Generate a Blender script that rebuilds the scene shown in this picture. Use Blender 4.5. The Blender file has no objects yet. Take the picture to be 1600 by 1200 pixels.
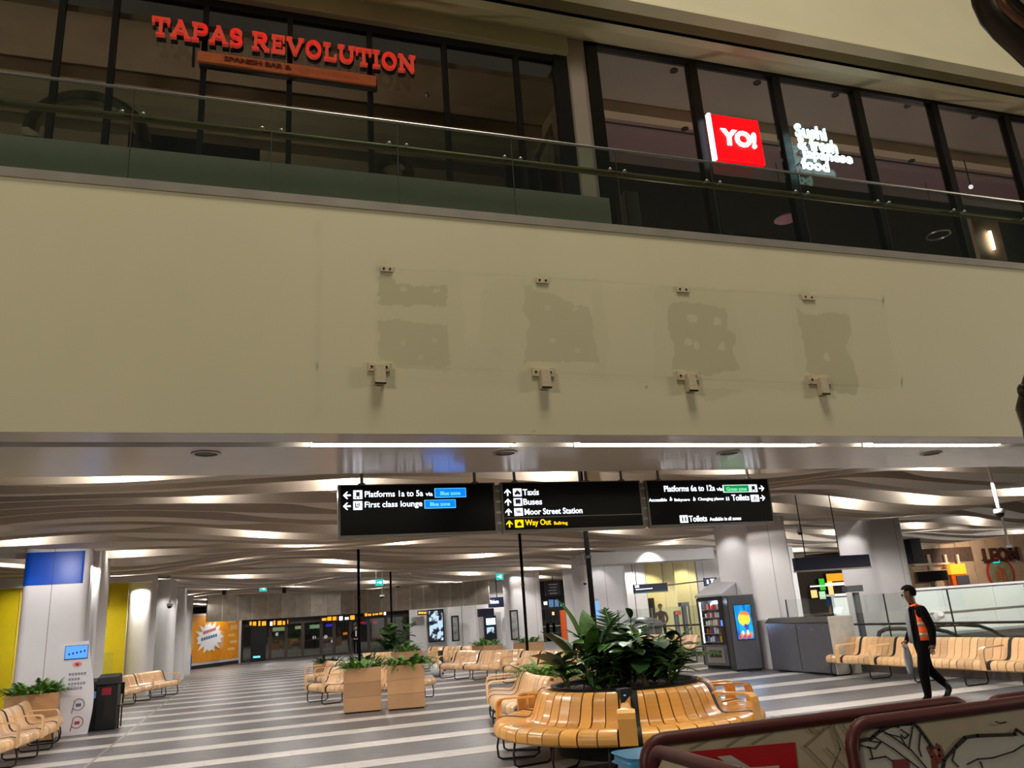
import bpy, math, random
import numpy as np
from mathutils import Matrix, Vector
random.seed(7)
S = bpy.context.scene
COL = S.collection
PI = math.pi
# ---------------- camera (x along the balcony front, y into the concourse, z up; metres) ----------------
F = 1228.0; CX, CY = 800.0, 600.0; CAMH = 1.75
ROLL = math.atan(.0695); PITCH = math.atan(361 * math.cos(ROLL) / F); YAW = math.radians(90 - 71.315)
_h = np.array([math.sin(YAW), math.cos(YAW), 0]); _r0 = np.array([math.cos(YAW), -math.sin(YAW), 0]); _z = np.array([0, 0, 1.])
FW = _h * math.cos(PITCH) + _z * math.sin(PITCH); _u0 = -_h * math.sin(PITCH) + _z * math.cos(PITCH)
RT = math.cos(ROLL) * _r0 - math.sin(ROLL) * _u0; UP = math.sin(ROLL) * _r0 + math.cos(ROLL) * _u0
OC = np.array([0, 0, CAMH])
def ray(x, y): return RT * (x - CX) / F - UP * (y - CY) / F + FW
def pz(x, y, z=0.): d = ray(x, y); return OC + d * ((z - CAMH) / d[2])
def pn(x, y, n): d = ray(x, y); return OC + d * (n / d[1])
def pu(x, y, u): d = ray(x, y); return OC + d * (u / d[0])
def pd(x, y, dist): d = ray(x, y); return OC + d * (dist / math.hypot(d[0], d[1]))
cd = bpy.data.cameras.new('camera'); cam = bpy.data.objects.new('camera', cd); COL.objects.link(cam)
M = Matrix.Identity(4)
for i in range(3):
    M[i][0] = RT[i]; M[i][1] = UP[i]; M[i][2] = -FW[i]; M[i][3] = OC[i]
cam.matrix_world = M
cd.sensor_fit = 'HORIZONTAL'; cd.sensor_width = 36; cd.lens = F / 1600 * 36; cd.clip_start = .05; cd.clip_end = 300
S.camera = cam
# ---------------- world, exposure, large lights ----------------
S.view_settings.view_transform = 'Standard'; S.view_settings.look = 'None'
S.view_settings.exposure = 0.0; S.view_settings.gamma = 1.0; S.view_settings.use_curve_mapping = False
S.cycles.max_bounces = 6; S.cycles.diffuse_bounces = 3; S.cycles.glossy_bounces = 3; S.cycles.transparent_max_bounces = 12
S.cycles.use_denoising = True; S.cycles.sample_clamp_indirect = 4.0; S.cycles.caustics_reflective = False; S.cycles.caustics_refractive = False
W = bpy.data.worlds.new('world'); S.world = W; W.use_nodes = True
W.node_tree.nodes['Background'].inputs[0].default_value = (1.0, .92, .8, 1); W.node_tree.nodes['Background'].inputs[1].default_value = .035
def light(name, kind, loc, power, color=(1, 1, 1), aim=None, size=.05, angle=None, blend=.5):
    l = bpy.data.lights.new(name, kind); l.energy = power; l.color = color
    o = bpy.data.objects.new(name, l); COL.objects.link(o); o.location = loc
    if kind == 'AREA': l.shape = 'SQUARE'; l.size = size
    else: l.shadow_soft_size = size
    if angle: l.spot_size = angle; l.spot_blend = blend
    if aim is not None: o.rotation_euler = (Vector(aim) - Vector(loc)).to_track_quat('-Z', 'Y').to_euler()
    return o
WARM = (1.0, .88, .66)
light('atrium_area_light', 'AREA', (4, 1.5, 21.5), 1900, (1.0, .92, .75), (4.5, 7.0, 4), 5)
for _u in (-4.5, -1.5, 1.5, 4.5, 7.5, 10.5, 13.5): light('wash_spot', 'SPOT', (_u, 5.6, 11.2), 14, (1, .92, .75), (_u, 7.7, 6.0), .03, math.radians(110), .8)  # unseen spot row added to light the balcony front from above
light('atrium_area_light', 'AREA', (-15, -6, 7.0), 1050, (1.0, .92, .75), (3, 8, 7.5), 3)  # side area light added out of view to light the upper bulkhead
light('atrium_area_light', 'AREA', (29, -3, 7.0), 1350, (1.0, .91, .75), (8, 8, 7.5), 3)  # opposite side light, likewise added out of view
for _u in (17.5, 21, 25, 29, 33): light('void_fill_spot', 'SPOT', (_u, 22.3, 3.4), 420, (1, .98, .95), (_u, 25.5, .2), .08, math.radians(140), .6)  # spots added over the void to brighten its white wall
def spot_grid():
    for j in range(11):
        n = 12.2 + j * 4.4
        for i in range(-2, 7):
            u = i * 4.6 + (2.3 if j % 2 else 0) + 1.0
            if u < -.33 * n - 2 or u > 1.15 * n + 2 or u > 23 or u < -6.4: continue
            light('ceiling_spot', 'SPOT', (u, n, 3.5), 150, (1, .96, .91), (u, n, 0), .05, math.radians(162), .35)
spot_grid()
for _u in (-3, 1, 5, 9, 13): light('ceiling_spot', 'SPOT', (_u, 11.3, 3.55), 170, (1, .96, .9), (_u, 11.0, 0), .05, math.radians(160), .35)  # extra spot row added to brighten the round bench, floor and soffit
# ---------------- materials ----------------
def lin(c):
    c = c / 255.0
    return c / 12.92 if c <= .04045 else ((c + .055) / 1.055) ** 2.4
MATS = {}
def mat(name, rgb, rough=.5, metal=0., var=.06, scale=8., emit=0., ergb=None, bump=0., spec=None, coat=0.):
    if name in MATS: return MATS[name]
    m = bpy.data.materials.new(name); m.use_nodes = True; MATS[name] = m
    nt = m.node_tree; b = nt.nodes['Principled BSDF']
    c = [lin(v) for v in rgb]
    b.inputs['Roughness'].default_value = rough; b.inputs['Metallic'].default_value = metal
    if spec is not None: b.inputs['Specular IOR Level'].default_value = spec
    if coat: b.inputs['Coat Weight'].default_value = coat; b.inputs['Coat Roughness'].default_value = .12
    if var > 0 or bump:
        tc = nt.nodes.new('ShaderNodeTexCoord'); nz = nt.nodes.new('ShaderNodeTexNoise'); nz.inputs['Scale'].default_value = scale
        nz.inputs['Detail'].default_value = 4
        nt.links.new(tc.outputs['Object'], nz.inputs['Vector'])
    if var > 0:
        rp = nt.nodes.new('ShaderNodeValToRGB'); nt.links.new(nz.outputs['Fac'], rp.inputs[0])
        rp.color_ramp.elements[0].position = .3; rp.color_ramp.elements[1].position = .7
        rp.color_ramp.elements[0].color = [max(0, v * (1 - var)) for v in c] + [1]
        rp.color_ramp.elements[1].color = [min(1, v * (1 + var)) for v in c] + [1]
        nt.links.new(rp.outputs[0], b.inputs['Base Color'])
    else: b.inputs['Base Color'].default_value = c + [1]
    if bump:
        bp = nt.nodes.new('ShaderNodeBump'); bp.inputs['Strength'].default_value = bump; bp.inputs['Distance'].default_value = .01
        nt.links.new(nz.outputs['Fac'], bp.inputs['Height']); nt.links.new(bp.outputs[0], b.inputs['Normal'])
    if emit:
        e = [lin(v) for v in (ergb or rgb)]
        b.inputs['Emission Color'].default_value = e + [1]; b.inputs['Emission Strength'].default_value = emit
    return m
def wood(name, rgb, rough=.35, dark=.75, scale=(1, 1, 14), coat=.3):
    if name in MATS: return MATS[name]
    m = mat(name, rgb, rough, 0, 0, coat=coat); nt = m.node_tree; b = nt.nodes['Principled BSDF']; c = [lin(v) for v in rgb]
    tc = nt.nodes.new('ShaderNodeTexCoord'); mp = nt.nodes.new('ShaderNodeMapping'); mp.inputs['Scale'].default_value = scale
    nz = nt.nodes.new('ShaderNodeTexNoise'); nz.inputs['Scale'].default_value = 6; nz.inputs['Detail'].default_value = 6
    oi = nt.nodes.new('ShaderNodeObjectInfo'); ad = nt.nodes.new('ShaderNodeMath'); ad.operation = 'MULTIPLY_ADD'
    ad.inputs[1].default_value = .55; nt.links.new(oi.outputs['Random'], ad.inputs[2])
    rp = nt.nodes.new('ShaderNodeValToRGB'); L = nt.links.new
    L(tc.outputs['Object'], mp.inputs[0]); L(mp.outputs[0], nz.inputs['Vector']); L(nz.outputs['Fac'], ad.inputs[0]); L(ad.outputs[0], rp.inputs[0])
    rp.color_ramp.elements[0].position = .2; rp.color_ramp.elements[1].position = 1.2 if False else 1.0
    rp.color_ramp.elements[0].color = [v * dark for v in c] + [1]; rp.color_ramp.elements[1].color = [min(1, v * 1.12) for v in c] + [1]
    L(rp.outputs[0], b.inputs['Base Color'])
    return m
def glass(name, tint=(.85, .92, .88), refl=.12, rough=.03):
    if name in MATS: return MATS[name]
    m = bpy.data.materials.new(name); m.use_nodes = True; MATS[name] = m
    nt = m.node_tree; nt.nodes.clear(); L = nt.links.new
    o = nt.nodes.new('ShaderNodeOutputMaterial'); mx = nt.nodes.new('ShaderNodeMixShader'); t = nt.nodes.new('ShaderNodeBsdfTransparent')
    g = nt.nodes.new('ShaderNodeBsdfGlossy'); fr = nt.nodes.new('ShaderNodeLayerWeight'); fr.inputs[0].default_value = .5; pw = nt.nodes.new('ShaderNodeMath'); pw.operation = 'POWER'; pw.inputs[1].default_value = 5
    ml = nt.nodes.new('ShaderNodeMath'); ml.operation = 'MULTIPLY_ADD'; ml.use_clamp = True
    t.inputs[0].default_value = (*tint, 1); g.inputs['Roughness'].default_value = rough
    g.inputs[0].default_value = (.9, .95, .92, 1)
    ml.inputs[1].default_value = .9; ml.inputs[2].default_value = .03 + refl * .3
    L(fr.outputs['Facing'], pw.inputs[0]); L(pw.outputs[0], ml.inputs[0]); L(ml.outputs[0], mx.inputs[0]); L(t.outputs[0], mx.inputs[1]); L(g.outputs[0], mx.inputs[2]); L(mx.outputs[0], o.inputs[0])
    return m
CREAM = mat('cream_paint', (214, 205, 172), .55, var=.02, scale=2)
SOFFIT = mat('satin_soffit_panel', (240, 236, 233), .2, .0, var=.02, scale=3)
WHITE = mat('white_panel', (226, 222, 224), .35, var=.015, scale=3)
WHITE2 = mat('white_wall', (222, 220, 220), .5, var=.02, scale=3)
STEEL = mat('brushed_steel', (172, 168, 162), .32, .9, var=.08, scale=20)
DARKSTEEL = mat('dark_steel', (70, 66, 62), .4, .8, var=.06)
BLACK = mat('black_paint', (14, 14, 15), .4, var=.1)
BLACKM = mat('matt_black', (20, 20, 20), .7, var=.1)
CHARC = mat('charcoal_frame', (38, 38, 40), .45, .3, var=.05)
GREYM = mat('grey_coated_metal', (98, 99, 106), .38, .35, var=.04)
FIN = mat('ceiling_fin_metal', (196, 184, 170), .5, .0, var=.02)
BENCH = wood('bent_ash_wood', (232, 188, 138), .32, .72)
BENCHW = wood('honey_ash_wood', (228, 166, 84), .3, .76)
PLANTW = wood('planter_veneer', (186, 142, 100), .45, .82, (1, 1, 8), .1)
GLASS = glass('clear_glass', (.93, .965, .945), .08); GREENGLASS = glass('green_tint_glass', (.76, .83, .77), .12); DARKGLASS = glass('shopfront_glass', (.74, .72, .69), .05)
SOIL = mat('soil', (40, 30, 24), .9, var=.3, scale=40)
LEAFD = mat('leaf_dark', (40, 70, 34), .45, var=.3, scale=9, spec=.22); LEAFM = mat('leaf_mid', (72, 110, 46), .45, var=.25, scale=9, spec=.25)
LEAFB = mat('leaf_bright', (104, 140, 62), .45, var=.25, scale=9); LEAFG = mat('leaf_grey_green', (106, 124, 108), .4, var=.15, scale=9)
FERN = mat('fern_frond', (96, 142, 52), .5, var=.35, scale=6)
YELLOW = mat('yellow_wall_panel', (226, 200, 12), .4, var=.03)
ORANGE = mat('orange_hoarding', (236, 152, 14), .5, var=.08, scale=2)
NAVY = mat('navy_sign', (20, 26, 62), .4, var=.03)
BLUE = mat('blue_band', (0, 70, 178), .4, var=.03)
MAROON = mat('maroon_rail', (78, 24, 22), .5, var=.1, scale=14)
PANELB = mat('beige_barrier_panel', (190, 176, 150), .65, var=.1, scale=5)
RED = mat('red_panel', (190, 12, 24), .5, var=.04)
SIGNK = mat('sign_black', (8, 8, 9), .3, var=0., spec=.2)
E_WHITE = mat('lit_white', (255, 255, 255), .5, var=0, emit=1.6, ergb=(235, 242, 255))
E_YEL = mat('lit_yellow', (255, 220, 0), .5, var=0, emit=1.2, ergb=(255, 214, 0))
E_BLUE = mat('lit_blue', (10, 110, 240), .5, var=0, emit=1.5, ergb=(0, 112, 245))
E_GREEN = mat('lit_green', (0, 150, 80), .5, var=0, emit=1.0, ergb=(0, 150, 78))
E_CYAN = mat('lit_cyan', (120, 220, 255), .5, var=0, emit=1.2, ergb=(120, 220, 255))
E_EXIT = mat('lit_exit_green', (40, 190, 180), .5, var=0, emit=1.0, ergb=(40, 190, 180))
E_RED = mat('lit_red', (235, 0, 12), .5, var=0, emit=1.1, ergb=(240, 0, 14))
E_STRIP = mat('strip_light_lens', (255, 252, 235), .5, var=0, emit=20, ergb=(255, 246, 222))
E_NEON = mat('neon_white', (225, 255, 255), .5, var=0, emit=2.2, ergb=(205, 250, 250))
E_AMBER = mat('lit_amber', (255, 170, 40), .5, var=0, emit=1.3, ergb=(255, 160, 40))
E_SCREEN = mat('lit_screen_blue', (80, 150, 255), .4, var=0, emit=.85, ergb=(84, 150, 250))
# ---------------- mesh building ----------------
class MB:
    def __init__(s): s.v = []; s.f = []; s.m = []; s.mats = []
    def mi(s, m):
        if m not in s.mats: s.mats.append(m)
        return s.mats.index(m)
    def add(s, vs, fs, m):
        b = len(s.v); k = s.mi(m); s.v += [tuple(float(q) for q in v) for v in vs]
        for f in fs: s.f.append([b + i for i in f]); s.m.append(k)
    def hexa(s, p, m):  # p: 4 bottom, 4 top
        s.add(p, [(3, 2, 1, 0), (4, 5, 6, 7), (0, 1, 5, 4), (1, 2, 6, 5), (2, 3, 7, 6), (3, 0, 4, 7)], m)
    def box(s, x0, x1, y0, y1, z0, z1, m):
        s.hexa([(x0, y0, z0), (x1, y0, z0), (x1, y1, z0), (x0, y1, z0), (x0, y0, z1), (x1, y0, z1), (x1, y1, z1), (x0, y1, z1)], m)
    def obox(s, o, ax, ay, az, m):
        o, ax, ay, az = (np.array(q, float) for q in (o, ax, ay, az))
        s.hexa([o, o + ax, o + ax + ay, o + ay, o + az, o + ax + az, o + ax + ay + az, o + ay + az], m)
    def bar(s, p, q, w, h, m, up=(0, 0, 1)):
        p = np.array(p, float); q = np.array(q, float); d = q - p; L = np.linalg.norm(d); d /= L
        a = np.cross(np.array(up, float), d); 
        if np.linalg.norm(a) < 1e-6: a = np.array([1., 0, 0])
        a /= np.linalg.norm(a); b = np.cross(d, a)
        s.obox(p - a * w / 2 - b * h / 2, d * L, a * w, b * h, m)
    def tube(s, pts, r, m, seg=8, closed=False):
        P = [np.array(p, float) for p in pts]; n = len(P); rings = []; prev = None
        for i in range(n):
            if closed: t = P[(i + 1) % n] - P[i - 1]
            else: t = P[min(i + 1, n - 1)] - P[max(i - 1, 0)]
            t /= max(1e-9, np.linalg.norm(t))
            if prev is None:
                a = np.cross(t, (0, 0, 1.))
                if np.linalg.norm(a) < 1e-3: a = np.cross(t, (1., 0, 0))
            else: a = prev - t * (prev @ t)
            a /= np.linalg.norm(a); prev = a; b = np.cross(t, a)
            rr = r[i] if isinstance(r, (list, tuple)) else r
            rings.append([P[i] + rr * (a * math.cos(2 * PI * k / seg) + b * math.sin(2 * PI * k / seg)) for k in range(seg)])
        vs = [v for q in rings for v in q]; fs = []
        for i in range(n if closed else n - 1):
            j = (i + 1) % n
            for k in range(seg):
                l = (k + 1) % seg; fs.append((i * seg + k, i * seg + l, j * seg + l, j * seg + k))
        if not closed: fs += [tuple(range(seg))[::-1], tuple((n - 1) * seg + k for k in range(seg))]
        s.add(vs, fs, m)
    def lathe(s, prof, c, m, seg=20, axis=None):
        vs = []; fs = []; n = len(prof)
        for r, z in prof:
            for k in range(seg): vs.append((c[0] + r * math.cos(2 * PI * k / seg), c[1] + r * math.sin(2 * PI * k / seg), c[2] + z))
        for i in range(n - 1):
            for k in range(seg):
                l = (k + 1) % seg; fs.append((i * seg + k, i * seg + l, (i + 1) * seg + l, (i + 1) * seg + k))
        fs += [tuple(range(seg))[::-1], tuple((n - 1) * seg + k for k in range(seg))]
        s.add(vs, fs, m)
    def slab(s, poly, off, m):  # planar polygon (3D) extruded by off
        P = [np.array(p, float) for p in poly]; off = np.array(off, float); n = len(P)
        vs = P + [p + off for p in P]
        fs = [tuple(range(n)), tuple(range(2 * n - 1, n - 1, -1))] + [(i, i + n, (i + 1) % n + n, (i + 1) % n)[::-1] for i in range(n)]
        s.add(vs, fs, m)
    def sheet(s, grid, m, thick=None):
        n = len(grid); k = len(grid[0]); vs = [p for r in grid for p in r]
        s.add(vs, [(i * k + j, i * k + j + 1, (i + 1) * k + j + 1, (i + 1) * k + j) for i in range(n - 1) for j in range(k - 1)], m)
    def ball(s, c, r, m, seg=10, rings=7, sc=(1, 1, 1), rot=None):
        vs = []; fs = []
        for i in range(rings + 1):
            t = PI * i / rings
            for k in range(seg):
                a = 2 * PI * k / seg; q = Vector((r * sc[0] * math.sin(t) * math.cos(a), r * sc[1] * math.sin(t) * math.sin(a), r * sc[2] * math.cos(t)))
                if rot: q = rot @ q
                vs.append((c[0] + q.x, c[1] + q.y, c[2] + q.z))
        for i in range(rings):
            for k in range(seg):
                l = (k + 1) % seg; fs.append((i * seg + k, (i + 1) * seg + k, (i + 1) * seg + l, i * seg + l))
        s.add(vs, fs, m)
    def mesh(s, name, smooth=False, inv=None):
        me = bpy.data.meshes.new(name)
        v = s.v if inv is None else [tuple(inv @ Vector(p)) for p in s.v]
        me.from_pydata(v, [], s.f)
        for m in s.mats: me.materials.append(m)
        me.polygons.foreach_set('material_index', s.m)
        if smooth: me.polygons.foreach_set('use_smooth', [True] * len(s.f))
        me.update(); return me
    def build(s, name, parent=None, smooth=False, loc=None, bevel=0., local=False):
        inv = None
        if parent is not None and not local: inv = wm(parent).inverted()
        elif loc is not None: inv = Matrix.Translation(loc).inverted()
        o = bpy.data.objects.new(name, s.mesh(name, smooth, inv)); COL.objects.link(o)
        if parent is not None: o.parent = parent
        elif loc is not None: o.location = loc
        if smooth:
            o.data.polygons.foreach_set('use_smooth', [True] * len(o.data.polygons))
            try: o.data.set_sharp_from_angle(angle=math.radians(38))
            except Exception: pass
        if bevel:
            md = o.modifiers.new('bevel', 'BEVEL'); md.width = bevel; md.segments = 2; md.limit_method = 'ANGLE'
        return o
def wm(o):
    m = o.matrix_basis.copy(); return wm(o.parent) @ m if o.parent else m
def inst(name, me, parent, M):
    o = bpy.data.objects.new(name, me); COL.objects.link(o); o.parent = parent; o.matrix_basis = M; return o
def tag(o, label, cat, group=None):
    o['label'] = label; o['category'] = cat
    if group: o['group'] = group
    return o
def thing(name, label, cat, loc=(0, 0, 0), rz=0., group=None):
    o = bpy.data.objects.new(name, None); COL.objects.link(o); o.location = tuple(float(q) for q in loc); o.rotation_euler = (0, 0, rz)
    o.empty_display_size = .1
    return tag(o, label, cat, group)
def struct(o):
    o['kind'] = 'structure'; return o
def rootstruct(name, loc=(0, 0, 0)):
    o = bpy.data.objects.new(name, None); COL.objects.link(o); o.location = loc; o['kind'] = 'structure'; return o
# flat lettering, queued and turned into meshes at the end
TEXTS = []
def text(name, s, parent, o, xd, zd, width, height, depth, m, shear=0., bold=.0, align='L'):
    TEXTS.append((name, s, parent, np.array(o, float), np.array(xd, float), np.array(zd, float), width, height, depth, m, shear, bold))
def flush_texts():
    objs = []
    for t in TEXTS:
        c = bpy.data.curves.new('lettering_source', 'FONT'); c.body = t[1]; c.size = 1; c.extrude = .02; c.offset = t[11]; c.resolution_u = 3; c.shear = t[10]
        c.space_line = .95
        ob = bpy.data.objects.new('lettering_source', c); COL.objects.link(ob); objs.append(ob)
    bpy.context.view_layer.update(); dg = bpy.context.evaluated_depsgraph_get()
    for t, ob in zip(TEXTS, objs):
        me = bpy.data.meshes.new_from_object(ob.evaluated_get(dg)); me.name = t[0]
        n = len(me.vertices); a = np.empty(n * 3); me.vertices.foreach_get('co', a); a = a.reshape(-1, 3)
        mn = a.min(0); mx = a.max(0); a = (a - mn) / np.maximum(mx - mn, 1e-6)
        nd = np.cross(t[4], t[5]); nd /= np.linalg.norm(nd)
        w = t[3] + a[:, :1] * t[6] * t[4] + a[:, 1:2] * t[7] * t[5] + a[:, 2:3] * t[8] * nd
        inv = np.array(wm(t[2]).inverted()) if t[2] is not None else np.eye(4)
        w = w @ inv[:3, :3].T + inv[:3, 3]
        me.vertices.foreach_set('co', w.ravel()); me.materials.clear(); me.materials.append(t[9]); me.update()
        o = bpy.data.objects.new(t[0], me); COL.objects.link(o)
        if t[2] is not None: o.parent = t[2]
    for ob in objs:
        c = ob.data; bpy.data.objects.remove(ob); bpy.data.curves.remove(c)
# ======================= floor =======================
FLOORM = mat('dark_granite_tile', (96, 93, 95), .4, var=.16, scale=5); STRIPEM = mat('pale_granite_stripe', (196, 189, 183), .45, var=.08, scale=6)
JOINTM = mat('steel_floor_joint', (150, 142, 134), .4, .5)
def tile_grid(m, sx, sy, dark):
    nt = m.node_tree; b = nt.nodes['Principled BSDF']; L = nt.links.new
    src = b.inputs['Base Color'].links[0].from_socket
    tc = nt.nodes.new('ShaderNodeTexCoord'); br = nt.nodes.new('ShaderNodeTexBrick'); br.inputs['Scale'].default_value = 1
    br.inputs['Brick Width'].default_value = sx; br.inputs['Row Height'].default_value = sy; br.inputs['Mortar Size'].default_value = .006
    br.inputs['Color1'].default_value = (1, 1, 1, 1); br.inputs['Color2'].default_value = (.86, .86, .86, 1); br.inputs['Mortar'].default_value = (dark, dark, dark, 1)
    mx = nt.nodes.new('ShaderNodeMix'); mx.data_type = 'RGBA'; mx.blend_type = 'MULTIPLY'; mx.inputs[0].default_value = 1
    L(tc.outputs['Object'], br.inputs['Vector']); L(src, mx.inputs[6]); L(br.outputs['Color'], mx.inputs[7]); L(mx.outputs[2], b.inputs['Base Color'])
tile_grid(FLOORM, 1.2, .585, .6); tile_grid(STRIPEM, 1.2, .58, .75)
mb = MB(); mb.box(-16, 15.0, -3, 64, -.25, 0, FLOORM); mb.box(15.0, 40, 24, 64, -.25, 0, FLOORM)
floor = struct(mb.build('floor'))
k = 0; n = 9.42
while n < 50:
    x1 = 13.5 if n < 24 else 30
    m_ = MB(); m_.box(-12, x1, n, n + .52, -.02, .003, STRIPEM); m_.build('floor_stripe', floor); n += 1.755
m_ = MB(); m_.box(-2.34, -2.29, 3, 60, -.02, .004, JOINTM); m_.build('expansion_joint', floor)
m_ = MB(); m_.box(7.6, 7.65, 3, 60, -.02, .004, JOINTM); m_.build('expansion_joint', floor)
# ======================= balcony front (fascia) =======================
ZS = 3.6; NF = 7.8; ZT = 6.16
CREAMF = mat('stained_cream_paint', (214, 205, 172), .6, var=0)
def build_fascia():
    du = .018; U0, U1, Z0, Z1 = -4.2, 12.6, ZS, ZT
    us = np.arange(U0, U1 + du, du); zs = np.linspace(Z0, Z1, 144); A, B = np.meshgrid(us, zs)
    q = np.stack([A, np.full_like(A, NF), B], -1) - OC
    w = q @ FW; px = CX + F * (q @ RT) / w; py = CY - F * (q @ UP) / w
    rng = np.random.RandomState(3)
    def noise(sc, amp):
        g = rng.rand(int(260 / sc) + 3, int(1700 / sc) + 3); x = px / sc; y = (py - 240) / sc * .6
        x = np.clip(x, 0, g.shape[1] - 2.01); y = np.clip(y, 0, g.shape[0] - 2.01); i = x.astype(int); j = y.astype(int); fx = x - i; fy = y - j
        return amp * ((g[j, i] * (1 - fx) + g[j, i + 1] * fx) * (1 - fy) + (g[j + 1, i] * (1 - fx) + g[j + 1, i + 1] * fx) * fy - .5)
    jx = px + noise(9, 7) + noise(4, 3); jy = py + noise(9, 6) + noise(4, 3)
    def inside(poly, x=jx, y=jy):
        r = np.zeros(x.shape, bool); m = len(poly)
        for i in range(m):
            x0, y0 = poly[i]; x1, y1 = poly[(i + 1) % m]
            c = ((y0 > y) != (y1 > y)) & (x < (x1 - x0) * (y - y0) / (y1 - y0 + 1e-9) + x0); r ^= c
        return r
    def c5(l): return [(450 + a / 3.2, 350 + b / 3.2) for a, b in l]
    def c6(l): return [(950 + a / 2.4615, 350 + b / 2.4615) for a, b in l]
    t = np.ones(px.shape); t += noise(160, .05) + noise(40, .02)
    soft = [(c5([(440, 215), (870, 235), (880, 600), (1070, 620), (1070, 770), (440, 700)]), .965), (c5([(960, 330), (1050, 272), (1560, 275), (1600, 500), (1600, 800), (1180, 760), (960, 600)]), .965),
            (c6([(-60, 250), (170, 240), (480, 250), (900, 270), (1060, 290), (1080, 440), (1120, 620), (700, 640), (-60, 600)]), .96), (c6([(180, 240), (470, 250), (560, 600), (170, 600)]), .97),
            (c6([(700, 260), (930, 280), (950, 640), (720, 560)]), .97), (c6([(340, 630), (520, 635), (500, 650), (380, 690)]), .9), (c5([(540, 680), (800, 700), (805, 740), (560, 720)]), .95)]
    for p, f in soft: t = np.where(inside(p), t * f, t)
    hard = [c5([(450, 255), (520, 255), (545, 300), (640, 310), (800, 305), (795, 405), (720, 410), (450, 405)]), c5([(455, 488), (560, 482), (700, 500), (800, 500), (808, 705), (720, 715), (560, 700), (458, 672)]),
            c5([(1170, 305), (1215, 300), (1230, 335), (1300, 335), (1400, 385), (1500, 420), (1530, 500), (1548, 690), (1180, 690), (1205, 480), (1180, 420)]),
            c6([(230, 310), (300, 300), (450, 320), (460, 400), (490, 440), (480, 490), (510, 555), (400, 585), (245, 560), (250, 470), (240, 400)]),
            c6([(725, 318), (760, 345), (925, 345), (938, 400), (920, 480), (950, 560), (968, 610), (955, 660), (840, 640), (760, 560), (750, 460)])]
    for i, p in enumerate(hard): t = np.where(inside(p), .80 + .03 * (i in (1, 2)) + noise(30, .02), t)
    spots = [(580, 332), (745, 330), (575, 595), (660, 665), (735, 585), (1320, 578), (1305, 425), (1445, 420), (1450, 632)]
    for a, b in spots:
        x, y = 450 + a / 3.2, 350 + b / 3.2; t = np.where(((jx - x) / 5.5) ** 2 + ((jy - y) / 4) ** 2 < 1, .93, t)
    for a, b in [(322, 362), (420, 372), (335, 465), (443, 470), (838, 512), (308, 455)]:
        x, y = 950 + a / 2.4615, 350 + b / 2.4615; t = np.where(((jx - x) / 5) ** 2 + ((jy - y) / 7) ** 2 < 1, .95, t)
    # grime: vertical stain, brush lines, drips under the steel channel, dirt at the bracket fixings
    t -= .10 * np.exp(-((px - 497 - noise(20, 5)) / 6) ** 2) * (py > 345) * (py < 645) * (.55 + noise(14, .9))
    for (xa, ya, xb, yb, wd, am) in [(600, 418, 1380, 470, 1.6, .10), (590, 570, 1390, 606, 1.5, .10), (540, 590, 1400, 612, 8, .035), (490, 590, 1400, 600, 20, .02), (480, 650, 1500, 668, 16, .04)]:
        d = py - (ya + (yb - ya) * (px - xa) / (xb - xa)) - noise(50, 4); t -= am * np.exp(-(d / wd) ** 2) * (px > xa) * (px < xb) * (.6 + noise(60, 1.))
    top = 275 + .0875 * px
    for x in (505, 700, 760, 828, 930, 1010, 1090, 1180, 1260, 1395): t -= .035 * np.exp(-((px - x) / 16) ** 2) * np.exp(-(py - top) / 40)
    for x, y, r in [(602, 420, 14), (592, 580, 18), (846, 438, 12), (848, 590, 14), (1066, 452, 12), (1075, 596, 16), (1261, 464, 12), (1280, 600, 15)]:
        t -= .16 * np.exp(-((jx - x) ** 2 + ((jy - y) * 1.2) ** 2) / r ** 2)
    for x, y, rx, ry in [(495, 572, 1.6, 6), (1409, 597, 1.5, 7), (1380, 470, 1.5, 6), (597, 608, 2, 2), (834, 674, 1.4, 1.4), (1010, 605, 2, 2)]:
        t -= .6 * np.exp(-((px - x) / rx) ** 2 - ((py - y) / ry) ** 2)
    t = np.clip(t, .12, 1.1)
    nv, nu = A.shape; co = np.stack([A, np.full_like(A, NF), B], -1).reshape(-1, 3)
    idx = np.arange(nv * nu).reshape(nv, nu); fc = np.stack([idx[:-1, :-1], idx[:-1, 1:], idx[1:, 1:], idx[1:, :-1]], -1).reshape(-1, 4)
    me = bpy.data.meshes.new('wall_front'); me.vertices.add(len(co)); me.vertices.foreach_set('co', co.ravel())
    me.loops.add(fc.size); me.loops.foreach_set('vertex_index', fc.ravel().astype(np.int32)); me.polygons.add(len(fc))
    me.polygons.foreach_set('loop_start', np.arange(0, fc.size, 4, dtype=np.int32)); me.update(calc_edges=True)
    at = me.color_attributes.new('stain', 'FLOAT_COLOR', 'POINT'); c = np.ones((nv * nu, 4), np.float32); c[:, :3] = t.reshape(-1, 1); c[:, 2] *= 1 - .35 * (1 - np.clip(t.reshape(-1), 0, 1)); at.data.foreach_set('color', c.ravel())
    nt = CREAMF.node_tree; b = nt.nodes['Principled BSDF']; vc = nt.nodes.new('ShaderNodeVertexColor'); vc.layer_name = 'stain'
    mx = nt.nodes.new('ShaderNodeMix'); mx.data_type = 'RGBA'; mx.blend_type = 'MULTIPLY'; mx.inputs[0].default_value = 1
    mx.inputs[6].default_value = [lin(v) for v in (206, 197, 164)] + [1]; nt.links.new(vc.outputs[0], mx.inputs[7]); nt.links.new(mx.outputs[2], b.inputs['Base Color'])
    me.materials.append(CREAMF); o = bpy.data.objects.new('wall_front', me); COL.objects.link(o); return struct(o)
wall_front = build_fascia()
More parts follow.
